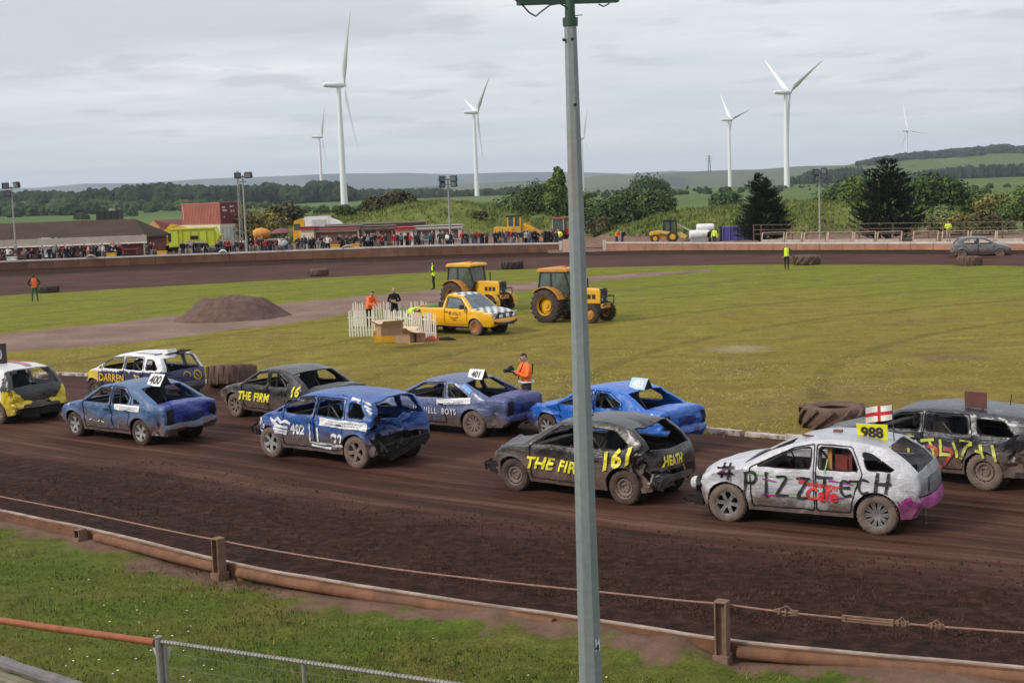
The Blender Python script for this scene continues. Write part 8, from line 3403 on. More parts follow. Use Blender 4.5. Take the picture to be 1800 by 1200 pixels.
kiosk(553, 632, 401, 137.4, 'pinkish open fronted food kiosk with a thin red fascia', PINKW, pm('fascia_redbrown', (.30, .08, .06), .7), pm('felt_grey', (.16, .13, .11), .9), [(.04, .97, .35, .82, pm('kiosk_back_pink', (.40, .24, .20), .85))])
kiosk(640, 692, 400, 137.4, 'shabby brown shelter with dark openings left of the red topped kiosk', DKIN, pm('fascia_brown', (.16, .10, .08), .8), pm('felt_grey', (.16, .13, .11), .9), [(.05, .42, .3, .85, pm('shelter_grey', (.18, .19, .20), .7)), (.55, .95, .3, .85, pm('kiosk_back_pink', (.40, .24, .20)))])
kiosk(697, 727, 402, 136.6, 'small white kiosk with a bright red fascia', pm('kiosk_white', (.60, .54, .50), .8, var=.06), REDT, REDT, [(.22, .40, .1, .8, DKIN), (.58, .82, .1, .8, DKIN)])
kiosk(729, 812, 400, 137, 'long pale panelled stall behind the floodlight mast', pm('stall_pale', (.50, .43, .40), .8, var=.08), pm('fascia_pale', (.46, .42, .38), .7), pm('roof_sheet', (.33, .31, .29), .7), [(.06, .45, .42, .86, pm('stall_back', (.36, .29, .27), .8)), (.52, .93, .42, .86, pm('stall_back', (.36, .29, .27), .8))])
# long flat roofed shed behind the kiosks
t = thing('shed', 'long flat brown roofed shed behind the kiosks', 'shed')
M = Matrix.Translation((xat(575, 400, 146), 146, 1.0))
L = xat(745, 400, 146) - xat(575, 400, 146)
zt_ = zat(396, 620, 146) - 1.0
pb('wall', (L / 2, 2, zt_ / 2), (L, 4, zt_), DKIN)
pb('roof', (L / 2, 2, zt_ + .07), (L + .5, 4.5, .14), pm('shed_roof', (.14, .105, .08), .9))
# wheel loader
start('wheel_loader', 'yellow wheel loader parked behind the crowd right of the stalls', 'wheel loader', 872, 140, radians(-4))
pp('rear_body', [(-.2, .8), (1.9, .8), (1.9, 1.55), (-.1, 1.65)], -.9, .9, PLY)
pp('cab_lower', [(1.3, .9), (2.7, .9), (2.7, 1.6), (1.3, 1.6)], -.75, .75, PLY)
for x in (1.35, 2.0, 2.65):
	for y in (-.72, .72):
		pb('cab_post', (x, y, 2.1), (.14, .12, 1.1), PLY)
pb('cab_window', (2.0, -.70, 2.15), (1.2, .04, .9), CABG)
pb('cab_roof', (2.0, 0, 2.72), (1.6, 1.6, .14), BLACKM)
pp('front_frame', [(2.7, .6), (4.1, .7), (4.1, 1.3), (2.9, 1.7)], -.6, .6, PLY)
for y in (-.6, .6):
	pbar('lift_arm', (3.0, y, 1.9), (4.9, y, .8), .18, .3, PLY)
pbar('ram', (3.5, 0, 2.1), (3.6, 0, 1.2), .3, .3, PLY)
pp('bucket', [(4.7, .2), (5.6, .25), (5.1, .45), (5.0, 1.2), (4.7, 1.1)], -1.2, 1.2, TYD)
for x in (.5, 3.3):
	pw(x, -.95, .62, .45)
	pw(x, .95, .62, .45)
start('farm_tractor', 'red roofed grey cabbed tractor behind the gate post', 'tractor', 985, 141, radians(-20))
pb('cab', (0, 0, 1.75), (1.2, 1.2, 1.2), CABG)
for x in (-.6, .6):
	for y in (-.6, .6):
		pb('cab_post', (x, y, 1.75), (.09, .09, 1.25), MASTM)
pb('cab_roof', (0, 0, 2.42), (1.45, 1.4, .14), pm('tractor_red', (.36, .03, .03), .5))
pp('bonnet', [(.6, .7), (2.0, .7), (2.0, 1.25), (.6, 1.4)], -.35, .35, pm('tractor_red', (.36, .03, .03)))
for y in (-.8, .8):
	pw(0, y, .72, .35, rim=MASTM)
	pw(1.7, y * .8, .42, .24, rim=MASTM)
start('backhoe', 'yellow wheeled digger with a black cab and low arm right of the gateway', 'digger', 1142, 131, radians(-3))
pp('body', [(0, .75), (1.3, .85), (1.7, 1.05), (1.0, 1.18), (.1, 1.05)], -.7, .7, PLY)
pb('chassis', (1.6, 0, .6), (2.8, 1.0, .35), PLY)
pp('cab', [(1.35, .95), (2.55, .95), (2.35, 2.05), (1.5, 2.05)], -.65, .65, CABG)
for x in (1.35, 2.0, 2.6):
	pbar('cab_post', (x, -.68, .95), (x * .93 + .12, -.62, 2.05), .10, .10, BLACKM)
pb('cab_roof', (1.95, 0, 2.1), (1.3, 1.4, .12), BLACKM)
pbar('loader_arm', (.9, -.75, 1.1), (2.9, -.75, .75), .16, .26, pm('arm_pale', (.62, .42, .12), .6))
pbar('boom', (2.4, 0, 1.95), (3.9, 0, 1.1), .06, .10, WHITE)
pp('bucket', [(2.7, .5), (3.4, .35), (3.6, .6), (3.0, 1.0)], -.8, .8, pm('arm_pale', (.62, .42, .12)))
for x in (.5, 2.2):
	pw(x, -.75, .42 if x < 1 else .55, .35)
	pw(x, .75, .42 if x < 1 else .55, .35)
# white tank bowser, generator, purple container
start('tank_trailer', 'white cylindrical tank lying left of the purple container', 'tank', 1230, 130)
for (x, z, r, l) in ((0, .75, .45, 2.0), (.6, 1.35, .42, 1.7)):
	b = MB()
	b.lathe([(.1, -l / 2), (r * .9, -l / 2 + .03), (r, -l / 2 + .15), (r, l / 2 - .15), (r * .9, l / 2 - .03), (.1, l / 2)], 16, 0, M @ Matrix.Translation((x, .3 if z > 1 else 0, z)) @ Matrix.Rotation(pi / 2, 4, 'Y'), True)
	b.build('tank', [WHITE], t, True)
pb('cradle', (.2, 0, .25), (2.2, .8, .3), MASTM)
start('curtain_trailer', 'small purple panelled container behind the wall under the left cypress', 'container', 1269, 127, radians(-5))
PURB = pm('panel_purple', (.075, .065, .26), .6, var=.15, scale=1.2)
pb('body', (1.38, .8, .85), (2.75, 1.6, 1.35), PURB)
for k in range(5):
	pb('rib', (.1 + .64 * k, -.03, .85), (.06, .06, 1.35), pm('panel_rib', (.14, .12, .34), .6))
pb('end_frame', (-.06, .8, .85), (.10, 1.65, 1.45), BLACKM)
# --- spectators
TOPS = [BK, BK, NV, DG, GY, RD, WT, BG, JN, MR, TL, PK, GN]
TNAME = {BK.name: 'black', NV.name: 'navy', DG.name: 'charcoal', GY.name: 'grey', RD.name: 'red', WT.name: 'white', BG.name: 'beige', JN.name: 'denim blue', MR.name: 'maroon', TL.name: 'teal', PK.name: 'pink', GN.name: 'green', HY.name: 'hi-vis yellow', HO.name: 'hi-vis orange'}
LEGS = [BK, BK, JN, DG, NV, GY, BG]
CROWD = [(8, 'd'), (16, 'w'), (28, 'd'), (44, 0), (50, 'g'), (58, 'b'), (70, 'd'), (76, 'w'), (88, 'b'), (97, 'g'), (106, 'd'), (118, 'b'), (124, 'd'), (143, 'b'), (150, 'm'), (157, 'p'), (163, 'd'), (170, 'b'), (177, 'g'), (184, 'w'), (193, 'n'), (198, 'w'), (204, 'b'), (209, 'd'), (214, 'b'),
		 (263, 'd'), (272, 'm'), (322, 'b'), (330, 'd'), (337, 'g'), (342, 'b'), (358, 'b'), (362, 'b'), (384, 'b'), (389, 'd'), (404, 'r'), (412, 'g'), (418, 'b'), (424, 'd'), (430, 'm'), (442, 'b'), (450, 'r'), (456, 'm'), (467, 'r'), (475, 'm'), (487, 'm'), (502, 'w'), (510, 'd'), (524, 'b'), (530, 'd'), (536, 'n'), (544, 'd'), (549, 'b'), (561, 'g'), (577, 'w'),
		 (601, 'b'), (605, 'd'), (611, 'b'), (616, 'd'), (622, 'b'), (637, 'd'), (643, 'b'), (648, 'g'), (653, 'd'), (660, 'b'), (673, 'r'), (679, 'b'), (694, 'r'), (707, 'g'), (716, 'b'), (722, 'r'), (733, 'd'), (743, 'g'), (757, 't'), (774, 'b'), (780, 'd'), (787, 'w'), (792, 'b'), (813, 'r'), (818, 'b'), (833, 'd'), (849, 'b'), (856, 'd'), (871, 'n'), (876, 'b'), (884, 'd'), (889, 'g'), (906, 'n'), (911, 'd'), (917, 'n'), (926, 'w'), (931, 'g'), (939, 'b'), (945, 'n'), (958, 'd'), (964, 'b'), (970, 'm'), (978, 'd'), (984, 'y'), (1084, 'o'), (1094, 'b'), (1248, 'b'), (1256, 'y'), (1667, 'y')]
KEY = {'d': DG, 'w': WT, 'g': GY, 'b': BK, 'm': MR, 'p': PK, 'n': NV, 'r': RD, 't': TL, 'y': HY, 'o': HO, 0: BG}
MARKS = [(255, 'by the clubhouse'), (300, 'beside the drainpipe'), (395, 'at the lime cabin'), (440, 'near the aerial mast'), (515, 'under the maroon parasol'), (556, 'by the cream kiosk end'), (634, 'at the pinkish kiosk'), (694, 'by the brown shelter'), (729, 'at the white kiosk'), (815, 'along the pale stall'), (862, 'below the grassy mound'), (955, 'by the wheel loader'), (1000, 'by the gate post'), (1120, 'right of the gateway'), (1265, 'by the purple container'), (1900, 'on the right wall')]
rr = random.Random(21)
seen = {}
r2 = random.Random(5)
for px, k in list(CROWD):
	if r2.random() < .48 and px < 990:
		CROWD.append((px + r2.choice((-5, -3, 4, 6)), r2.choice(('b', 'd', 'b', 'n', 'd', 'g', 'r', 'm', 'w'))))
for nq, (px, k) in enumerate(CROWD):
	Y = wall_tab(px, 1) + rr.uniform(.7, 2.2) + (2.0 if nq > 104 else 0)
	p = on_pit(px, Y)
	pose = rr.choice(['stand', 'folded', 'stand', 'folded', 'hips', 'lean', 'walk'])
	if px in (44, 58, 106, 124, 561, 384, 358):
		pose = 'sit'
	legs = rr.choice(LEGS)
	hair = rr.choice([HAIR_D, HAIR_D, HAIR_B, HAIR_B, HAIR_G])
	mk = next(s_ for lim, s_ in MARKS if px < lim)
	pn = {'stand': 'standing', 'folded': 'with folded arms', 'hips': 'with hands on hips', 'lean': 'leaning forward', 'walk': 'walking', 'sit': 'sitting'}[pose]
	ln = TNAME[legs.name]
	lab = 'person in %s top and %s trousers %s %s' % (TNAME[KEY[k].name], ln, pn, mk)
	seen[lab] = seen.get(lab, 0) + 1
	if seen[lab] > 1:
		lab = lab.replace('person', {2: 'second', 3: 'third', 4: 'fourth'}.get(seen[lab], 'further') + ' person')
	z = p.z
	if px == 1667:
		p = wallpt(px, wall_tab(px, 1), 1.0)
		z, pose = wall_tab(px, 3), 'folded'
	person((p.x, p.y, z + (.28 if pose == 'sit' else 0)), radians(-90 + rr.uniform(-60, 60)), pose, KEY[k], legs, lab, hair, h=rr.uniform(.92, 1.04), group='spectators along the far wall', bulk=rr.choice([1.12, 1.2, 1.35]))
# tables and bits of kit by the wall
for px, col, lab in ((197, PLY, 'yellow grit box against the wall among the clubhouse spectators'), (590, PLY, 'yellow trestle table in front of the pinkish kiosk'), (286, PLY, 'yellow bin beside the lime cabin'), (625, PLY, 'second yellow bin at the right end of the pinkish kiosk'), (22, WT, 'pale notice board at the left end of the clubhouse')):
	p = on_pit(px, wall_tab(px, 1) + .8)
	m = MB()
	m.box((0, 0, .38), (.85, .5, .75), taper=(.94, .9))
	m.box((0, 0, .79), (.9, .55, .07))
	o = m.build('grit_bin', [col])
	o.location = p
	tag(o, lab, 'bin', 'bins along the far wall')
for k, px in enumerate((160, 392, 612)):
	p = on_pit(px, wall_tab(px, 1) + .15)
	m = MB()
	w = (.45, .38, .62)[k]
	m.tube([(-w, 0, .05), (-w * .3, .05, .20), (w * .4, 0, .18), (w, 0, .04)], [.05, .12, .11, .04], 8)
	o = m.build('sandbag', [WT if k % 2 else BG], None, True)
	q = wallpt(px, wall_tab(px, 1), wall_tab(px, 3))
	o.location = (q.x, q.y, wall_tab(px, 3) - .03)
	tag(o, ['pale beige sandbag below the clubhouse spectators', 'whitish sandbag right of the lime cabin', 'long pale sandbag below the pinkish kiosk'][k] + ' on the far wall', 'sandbag')
# two hatchbacks waiting in the pits, copies of the far car
for px, dy, a, lab in ((352, 3.4, 20, 'grey hatchback parked in the pits in front of the lime cabin'), (478, 5.0, 160, 'grey hatchback parked in the pits under the maroon parasol')):
	p = on_pit(px, wall_tab(px, 1) + dy)
	c = copy_tree(K_.root)
	c.location = p
	c.rotation_euler = (0, 0, radians(a))
	c['label'] = lab
# ------------------------------------------------------------ trees, bushes, woods, wind turbines
def leaf_mat(name, col, var=.35):
	if name in MATS:
		return MATS[name]
	b = NB(name)
	oc = b.coord('Object')
	n1 = b.noise(oc, .9, 4, .6)
	n2 = b.noise(oc, 6.0, 3, .6)
	c = b.ramp(n1, [(.3, tuple(x * (1 - var) for x in col)), (.7, tuple(x * (1 + var) for x in col))])
	c = b.mix(1.0, c, b.ramp(n2, [(.3, .75), (.7, 1.3)]), 'MULTIPLY')
	MATS[name] = b.set(color=c, rough=.75, spec=.25)
	return MATS[name]
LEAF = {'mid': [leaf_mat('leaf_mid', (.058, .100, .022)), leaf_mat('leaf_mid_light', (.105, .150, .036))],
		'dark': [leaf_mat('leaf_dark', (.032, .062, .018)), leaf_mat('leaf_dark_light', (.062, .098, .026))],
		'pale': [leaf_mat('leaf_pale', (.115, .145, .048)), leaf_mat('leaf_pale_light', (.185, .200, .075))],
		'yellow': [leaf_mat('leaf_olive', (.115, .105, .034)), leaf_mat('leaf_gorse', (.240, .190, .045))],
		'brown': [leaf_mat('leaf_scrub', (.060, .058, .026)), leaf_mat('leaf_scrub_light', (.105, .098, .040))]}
BARK = pm('bark', (.075, .058, .042), .95, var=.35, scale=4, bump=.5)
def crown_mesh(blobs, n, leaf, seed):
	rr = random.Random(seed)
	wts = [b[3] * b[4] * b[5] for b in blobs]
	vs, fs, mi = [], [], []
	for _ in range(n):
		x, y, z, rx, ry, rz = rr.choices(blobs, wts)[0]
		d = V((rr.gauss(0, 1), rr.gauss(0, 1), rr.gauss(0, 1))).normalized()
		if d.z < -.55:
			d.z *= -.6
		q = rr.random()
		f = (1.0 - .34 * q * q) * (1 + .20 * noise.noise(V((d.x * 2.3 + x, d.y * 2.3 + y, d.z * 2.3 + seed))))
		c = V((x + d.x * rx * f, y + d.y * ry * f, z + d.z * rz * f))
		nrm = (d + V((rr.uniform(-.8, .8), rr.uniform(-.8, .8), rr.uniform(-.3, .9)))).normalized()
		a = nrm.orthogonal().normalized()
		b = nrm.cross(a)
		t = rr.uniform(0, 6.28)
		u, w = a * cos(t) + b * sin(t), b * cos(t) - a * sin(t)
		s = leaf * rr.uniform(.6, 1.35)
		k = len(vs)
		vs += [c - u * s, c + w * s * .55, c + u * s, c - w * s * .55 + nrm * s * .15]
		fs.append((k, k + 1, k + 2, k + 3))
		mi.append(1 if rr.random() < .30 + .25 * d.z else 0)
	me = bpy.data.meshes.new('crown')
	me.from_pydata([tuple(v) for v in vs], [], fs)
	return me, mi
def bush(px, Y, w, h, kind, label, name='bush', cat='bush', n=2600, leaf=.22, tree=False, seed=None, group=None, zoff=0.0):
	p = on_pit(px, Y) if Y < 205 else V((*AT(px, 360, Y).xy, 0))
	if Y >= 205:
		p.z = land_h(p.x, p.y)
	p.z += zoff
	sd = seed or int(px * 7 + Y)
	rr = random.Random(sd)
	t = thing(name, label, cat, p, 0, group)
	blobs = []
	if tree:
		k = 12
		for i in range(k):
			z = h * (.30 + .62 * i / k)
			r = w * .5 * (sin(pi * min(1, .22 + .74 * i / k)) ** .7) * .62
			a = rr.uniform(0, 6.28)
			blobs.append((cos(a) * w * .17, sin(a) * w * .17, z, r, r, r * 1.05))
	else:
		k = max(5, int(w * 1.6))
		for i in range(k):
			x = (rr.random() - .5) * w * .78
			y = rr.uniform(-.35, .35) * w * .5
			hh = h * (1 - .55 * (abs(x) / (w * .5)) ** 2) * rr.uniform(.72, 1.0)
			r = hh * rr.uniform(.36, .5)
			blobs.append((x, y, hh - r * .9, r * 1.15, r * 1.1, r))
			blobs.append((x + rr.uniform(-.3, .3), y - r * .3, hh * .35, r * 1.1, r, hh * .38))
	me, mi = crown_mesh(blobs, n, leaf, sd)
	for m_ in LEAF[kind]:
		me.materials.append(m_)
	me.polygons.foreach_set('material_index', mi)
	c = bpy.data.objects.new('crown', me)
	COL.objects.link(c)
	c.parent = t
	m = MB()
	m.tube([(0, 0, -.4), (.05, .02, h * .3), (.0, .05, h * .7)], [.06 * h * .4 + .05, .05 * h * .35 + .03, .03], 7)
	for i in range(5):
		a = rr.uniform(0, 6.28)
		z = h * rr.uniform(.2, .5)
		m.tube([(0, 0, z), (cos(a) * w * .14, sin(a) * w * .14, z + h * .15), (cos(a) * w * .28, sin(a) * w * .28, z + h * .28)], [.05, .035, .015], 5)
	m.build('trunk', [BARK], t, True)
	return t
G1 = 'bushes on the rough ground behind the pits'
bush(978, 168, 3.2, 8.3, 'mid', 'tall narrow leafy tree beside the grey mast', 'tree', 'tree', 3800, .24, True)
bush(870, 205, 8.5, 6.0, 'mid', 'broad green tree clump right of the centre turbine', 'tree', 'tree', 3600, .30, group=G1)
bush(920, 196, 7.5, 5.8, 'mid', 'rounded green tree clump left of the tall narrow tree', 'tree', 'tree', 3600, .28, group=G1)
bush(948, 182, 5.5, 5.0, 'dark', 'darker bush at the foot of the tall narrow tree', group=G1)
bush(772, 215, 7.0, 5.2, 'pale', 'pale leafy bush behind the grassy mound', group=G1, leaf=.28)
bush(820, 214, 7.5, 5.2, 'mid', 'green bush behind the mound left of the turbine foot', group=G1, leaf=.28)
bush(1065, 158, 7.5, 4.9, 'dark', 'dark rounded bush just right of the mast', n=4200, group=G1)
bush(1110, 164, 8.0, 5.7, 'dark', 'largest dark bush left of the tall grass mound', n=4600, group=G1)
bush(1152, 160, 5.0, 4.3, 'dark', 'smaller dark bush against the mound edge', n=3000, group=G1)
bush(1045, 150, 4.0, 2.4, 'brown', 'low scrubby bush behind the gateway', group=G1, n=1500)
bush(1010, 172, 6.0, 4.6, 'mid', 'green bush half hidden behind the mast', group=G1)
bush(462, 168, 6.0, 4.5, 'yellow', 'yellow flowered gorse bush behind the second floodlight mast', group=G1, n=3600, leaf=.2)
bush(428, 166, 3.5, 4.9, 'yellow', 'tall gorse bush beside the container end', group=G1, n=2200, leaf=.2)
bush(500, 176, 5.0, 3.4, 'brown', 'olive scrub bush left of the lorry', group=G1, n=2200)
for q, (px, w) in enumerate(((652, 3.4), (681, 3.8), (709, 3.4))):
	bush(px, 172, w, 2.3, 'brown', ['leftmost', 'middle', 'rightmost'][q] + ' of three dark scrub bushes above the brown shelter', group='dark scrub bushes on the left mound', n=1500, leaf=.18)
bush(608, 178, 2.6, 1.5, 'dark', 'small dark bush at the foot of the biggest turbine', n=800, leaf=.2, group=G1)
bush(845, 160, 2.2, 1.2, 'brown', 'little scrub bush on the right flank of the mound', n=700, leaf=.16, group=G1)
bush(1640, 152, 9.0, 4.6, 'dark', 'dark bush joined to the right side of the big cypress', n=4200, group=G1)
bush(1700, 160, 7.5, 4.2, 'mid', 'green bush behind the marshal on the wall', n=3000, group=G1)
bush(1750, 150, 7.0, 4.3, 'yellow', 'olive bush near the right edge', n=3000, group=G1)
bush(1800, 142, 7.0, 4.4, 'mid', 'bright green bush at the right edge of the view', n=3000, group=G1)
bush(1648, 130, 4.0, 2.6, 'pale', 'pale low bush in front of the big cypress right side', n=2200, leaf=.18, group=G1)
bush(1690, 128, 4.2, 2.3, 'yellow', 'low olive bush behind the rail fence', n=1800, leaf=.18, group=G1)
bush(1740, 126, 4.6, 2.4, 'brown', 'low brown green bush behind the pewter hatchback', n=1800, leaf=.18, group=G1)
bush(1850, 130, 6.0, 3.0, 'mid', 'green bush just past the right edge', n=1600, group=G1)
bush(1480, 165, 6.0, 4.8, 'dark', 'dark bush left of the big cypress behind the grass', n=2600, group=G1)
bush(1510, 150, 4.5, 3.6, 'mid', 'green bush touching the left of the big cypress', n=2000, group=G1)
bush(1141, 470, 12.0, 10.5, 'dark', 'lone round dark tree out in the fields beyond the bushes', 'tree', 'tree', 2600, .55)
bush(1275, 330, 9.0, 5.0, 'dark', 'distant field tree left of the smaller cypress', 'tree', 'tree', 1500, .45)
bush(143, 560, 6.5, 3.4, 'dark', 'lone bush standing in the green field above the clubhouse', n=900, leaf=.4)
bush(230, 620, 7.0, 3.2, 'dark', 'low bush in the field right of the water tank', n=900, leaf=.4)
def cypress(px, Y, w, h, label, tips, seed, ybase):
	"""spreading cypress: rising sprays of dark scale foliage in uneven tiers, broken top"""
	p = wallpt(px, Y, .9)
	p.z = pit_z(p.x, p.y)
	t = thing('cypress_tree', label, 'cypress tree', p)
	rr = random.Random(seed)
	m = MB()
	m.tube([(0, 0, -.3), (0, 0, h * .5), (tips[0][0] * .6, 0, h * .9)], [.28, .16, .03], 8)
	m.build('trunk', [BARK], t, True)
	vs, fs, mi = [], [], []
	def blade(a, b, wd, mt):
		d = b - a
		u = V((0, 0, 1)).cross(d)
		u = u.normalized() if u.length > 1e-4 else V((1, 0, 0))
		u = (u + V((rr.uniform(-.5, .5), rr.uniform(-.5, .5), rr.uniform(-.7, .7)))).normalized()
		k = len(vs)
		vs.extend([a - u * wd * .35, a + d * .45 - u * wd, b, a + d * .45 + u * wd])
		fs.append((k, k + 1, k + 2, k + 3))
		mi.append(mt)
	N = 520
	for i in range(N):
		f = (i + rr.random()) / N
		f = f ** 1.15
		tip = rr.choice(tips) if f > .5 else (0, 1.0)
		z = h * (.03 + .93 * f * (tip[1] if f > .5 else 1))
		env = w * .5 * (1 - f) ** .72 * (.80 + .34 * noise.noise(V((f * 7, seed, rr.random() * 2)))) + .18
		a = rr.uniform(0, 2 * pi)
		L = env * rr.uniform(.72, 1.08)
		bx = tip[0] * max(0, f - .45) / .55
		A = V((bx, 0, z - L * .12))
		rise = rr.uniform(.12, .5) * L
		B = V((bx + cos(a) * L, sin(a) * L, z + rise))
		mid = A + (B - A) * .55 + V((0, 0, -.06 * L))
		n = int(8 + L * 6)
		for q in range(n):
			s = .32 + .68 * (q + rr.random()) / n
			c = (A * (1 - s) ** 2 + mid * 2 * s * (1 - s) + B * s * s)
			dr = (B - A).normalized()
			sp = dr * rr.uniform(.25, .6) + V((rr.uniform(-.35, .35), rr.uniform(-.35, .35), rr.uniform(.02, .36)))
			blade(c, c + sp * (.75 if L > .8 else .5), rr.uniform(.045, .10), 1 if rr.random() < .22 * s else 0)
	me = bpy.data.meshes.new('crown')
	me.from_pydata([tuple(v) for v in vs], [], fs)
	me.materials.append(leaf_mat('cypress_dark', (.022, .036, .016), .4))
	me.materials.append(leaf_mat('cypress_tip', (.050, .066, .026), .4))
	me.polygons.foreach_set('material_index', mi)
	o = bpy.data.objects.new('crown', me)
	COL.objects.link(o)
	o.parent = t
Yq = 124
cypress(1343, Yq, 6.2, zat(296, 1330, Yq) - .8, 'smaller dark cypress standing behind the wall on the grass mound', [(-.35, 1.0), (.1, .86)], 3, 392)
Yq = 121
cypress(1562, Yq, 9.0, zat(266, 1555, Yq) - .8, 'bigger spreading dark cypress with a ragged double top at the right', [(.0, 1.0), (-1.5, .86), (.6, .88)], 5, 388)
# tall grass on the mounds
rr = random.Random(17)
vs, fs, mi = [], [], []
cnt = 0
for (px, d, hw, hd, hg, nn, hb) in ((1395, 138, 22.5, 19, 3.3, 9000, .42), (1262, 134, 11, 16, 2.9, 3000, .42), (765, 158, 15, 20, 4.3, 3500, .45), (690, 168, 17, 20, 3.4, 2500, .4), (590, 172, 16, 20, 3.2, 1500, .35), (480, 176, 12, 18, 3.0, 1200, .4)):
	c = AT(px, 400, d * 1.09)
	for _ in range(nn):
		x, y = c.x + rr.uniform(-1, 1) * hw, d * 1.09 + rr.uniform(-1, .35) * hd
		if pit_h(x, y, 0) < .3:
			continue
		z = pit_z(x, y)
		q = noise.noise(V((x * .22, y * .22, 3)))
		h = hb * rr.uniform(.5, 1.2) * (1 + .8 * q)
		w = rr.uniform(.05, .12)
		a = rr.uniform(0, 6.28)
		l = rr.uniform(-.25, .25)
		k = len(vs)
		vs += [(x - w * cos(a), y - w * sin(a), z - .05), (x + w * cos(a), y + w * sin(a), z - .05), (x + l, y + rr.uniform(-.2, .2), z + h)]
		fs.append((k, k + 1, k + 2))
		mi.append(0 if rr.random() < .55 + q else 1)
me = bpy.data.meshes.new('tall_grass')
me.from_pydata(vs, [], fs)
me.materials.append(leaf_mat('tall_grass_green', (.088, .124, .023)))
me.materials.append(leaf_mat('tall_grass_straw', (.160, .168, .050)))
me.polygons.foreach_set('material_index', mi)
o = bpy.data.objects.new('tall_grass', me)
COL.objects.link(o)
o['kind'] = 'stuff'
o['label'] = 'tall rough grass covering the mounds behind the pits'
# far woods
LUMPS = []
for k in range(7):
	bm = bmesh.new()
	bmesh.ops.create_icosphere(bm, subdivisions=3, radius=1.0)
	for v in bm.verts:
		d = v.co.normalized()
		f = 1 + .34 * noise.noise(d * 1.7 + V((k * 5, 0, 0))) + .26 * noise.noise(d * 4.6 + V((k * 9, 3, 0))) + .16 * noise.noise(d * 11 + V((k, 7, 0)))
		v.co = d * f
	bm.verts.index_update()
	LUMPS.append(([v.co.copy() for v in bm.verts], [tuple(v.index for v in f.verts) for f in bm.faces]))
	bm.free()
def wood(label, px0, px1, n, d0, d1, tops, kind, seed, base=None, wr=.5, jit=.25, ground=None):
	rr = random.Random(seed)
	vs, fs, mi = [], [], []
	for _ in range(n):
		px = rr.uniform(px0, px1)
		d = rr.uniform(d0, d1)
		ty = lerp_tab(px, tops)
		top = AT(px, ty, d)
		g = land_h(top.x, d) if base is None else AT(px, lerp_tab(px, base), d).z
		h = max(2.0, (top.z - g)) * (1 - jit * rr.random() ** 1.5)
		r = h * wr * rr.uniform(.75, 1.2)
		lv, lf = LUMPS[rr.randrange(len(LUMPS))]
		a = rr.uniform(0, 6.28)
		ca, sa = cos(a), sin(a)
		b = len(vs)
		for v in lv:
			vs.append((top.x + (v.x * ca - v.y * sa) * r, d + (v.x * sa + v.y * ca) * r, g - 1.0 + (h + 1.0) * (.5 + .5 * v.z)))
		fs += [tuple(b + i for i in f) for f in lf]
		mi += [1 if rr.random() < .35 else 0] * len(lf)
	me = bpy.data.meshes.new('woods')
	me.from_pydata(vs, [], fs)
	for q, s_ in ((kind, 1.0), (tuple(x * 1.3 for x in kind), 1)):
		b = NB('far_foliage')
		oc = b.coord('Object')
		c = b.ramp(b.noise(oc, .35, 5, .7), [(.32, tuple(x * .45 for x in q)), (.68, tuple(x * 1.6 for x in q))])
		b.bump(b.noise(oc, .6, 5, .7), 1.0, 2.0)
		me.materials.append(b.set(color=c, rough=.95, spec=.1))
	me.polygons.foreach_set('material_index', mi)
	o = bpy.data.objects.new('woods', me)
	COL.objects.link(o)
	o['kind'] = 'stuff'
	o['label'] = label
DKW = (.028, .046, .022)
wood('dark belt of tall trees across the plain at the left', -120, 620, 230, 1000, 1350, [(-120, 338), (0, 336), (100, 336), (200, 328), (290, 320), (345, 325), (400, 327), (470, 321), (520, 326), (558, 318), (595, 319), (620, 331)], DKW, 1)
wood('dark wooded belt behind the turbines in the centre', 600, 1010, 150, 1300, 1800, [(600, 331), (690, 332), (760, 330), (800, 333), (870, 330), (950, 325), (1010, 330)], DKW, 2)
wood('hedges and rounded bushes at the edge of the left fields', -100, 470, 110, 760, 930, [(-100, 354), (60, 352), (110, 346), (170, 351), (240, 352), (330, 350), (470, 352)], (.050, .080, .030), 3, wr=.7, jit=.5)
wood('scattered trees on the plain at the right', 1030, 1520, 120, 620, 1050, [(1030, 338), (1110, 330), (1200, 332), (1300, 326), (1400, 328), (1520, 326)], (.036, .060, .026), 4, wr=.6, jit=.5)
wood('conifer plantation on the hillside left of the big cypress', 1392, 1520, 70, 1350, 1500, [(1392, 310), (1430, 299), (1470, 295), (1520, 294)], (.026, .046, .026), 5, wr=.30, jit=.35)
wood('conifer plantation on the hillside at the right', 1590, 1900, 190, 1350, 1520, [(1590, 304), (1650, 296), (1700, 290), (1800, 287), (1900, 287)], (.026, .046, .026), 6, wr=.30, jit=.35)
wood('dark wood along the crest of the right hill', 1508, 1830, 190, 2200, 2390, [(1508, 283), (1560, 273), (1600, 267), (1650, 264), (1700, 259), (1760, 253), (1800, 256), (1830, 262)], (.024, .040, .022), 7, base=[(1508, 292), (1560, 288), (1650, 283), (1740, 277), (1830, 273)], wr=.7, jit=.3)
wood('bushes along the plain behind the right hedge', 1560, 1900, 60, 330, 520, [(1560, 336), (1700, 334), (1760, 337), (1900, 333)], (.045, .072, .026), 8, wr=.8, jit=.4)
wood('hedgerow under the turbines left of centre', 470, 760, 46, 420, 640, [(470, 362), (560, 361), (640, 358), (760, 352)], (.060, .085, .032), 9, wr=.9, jit=.5)
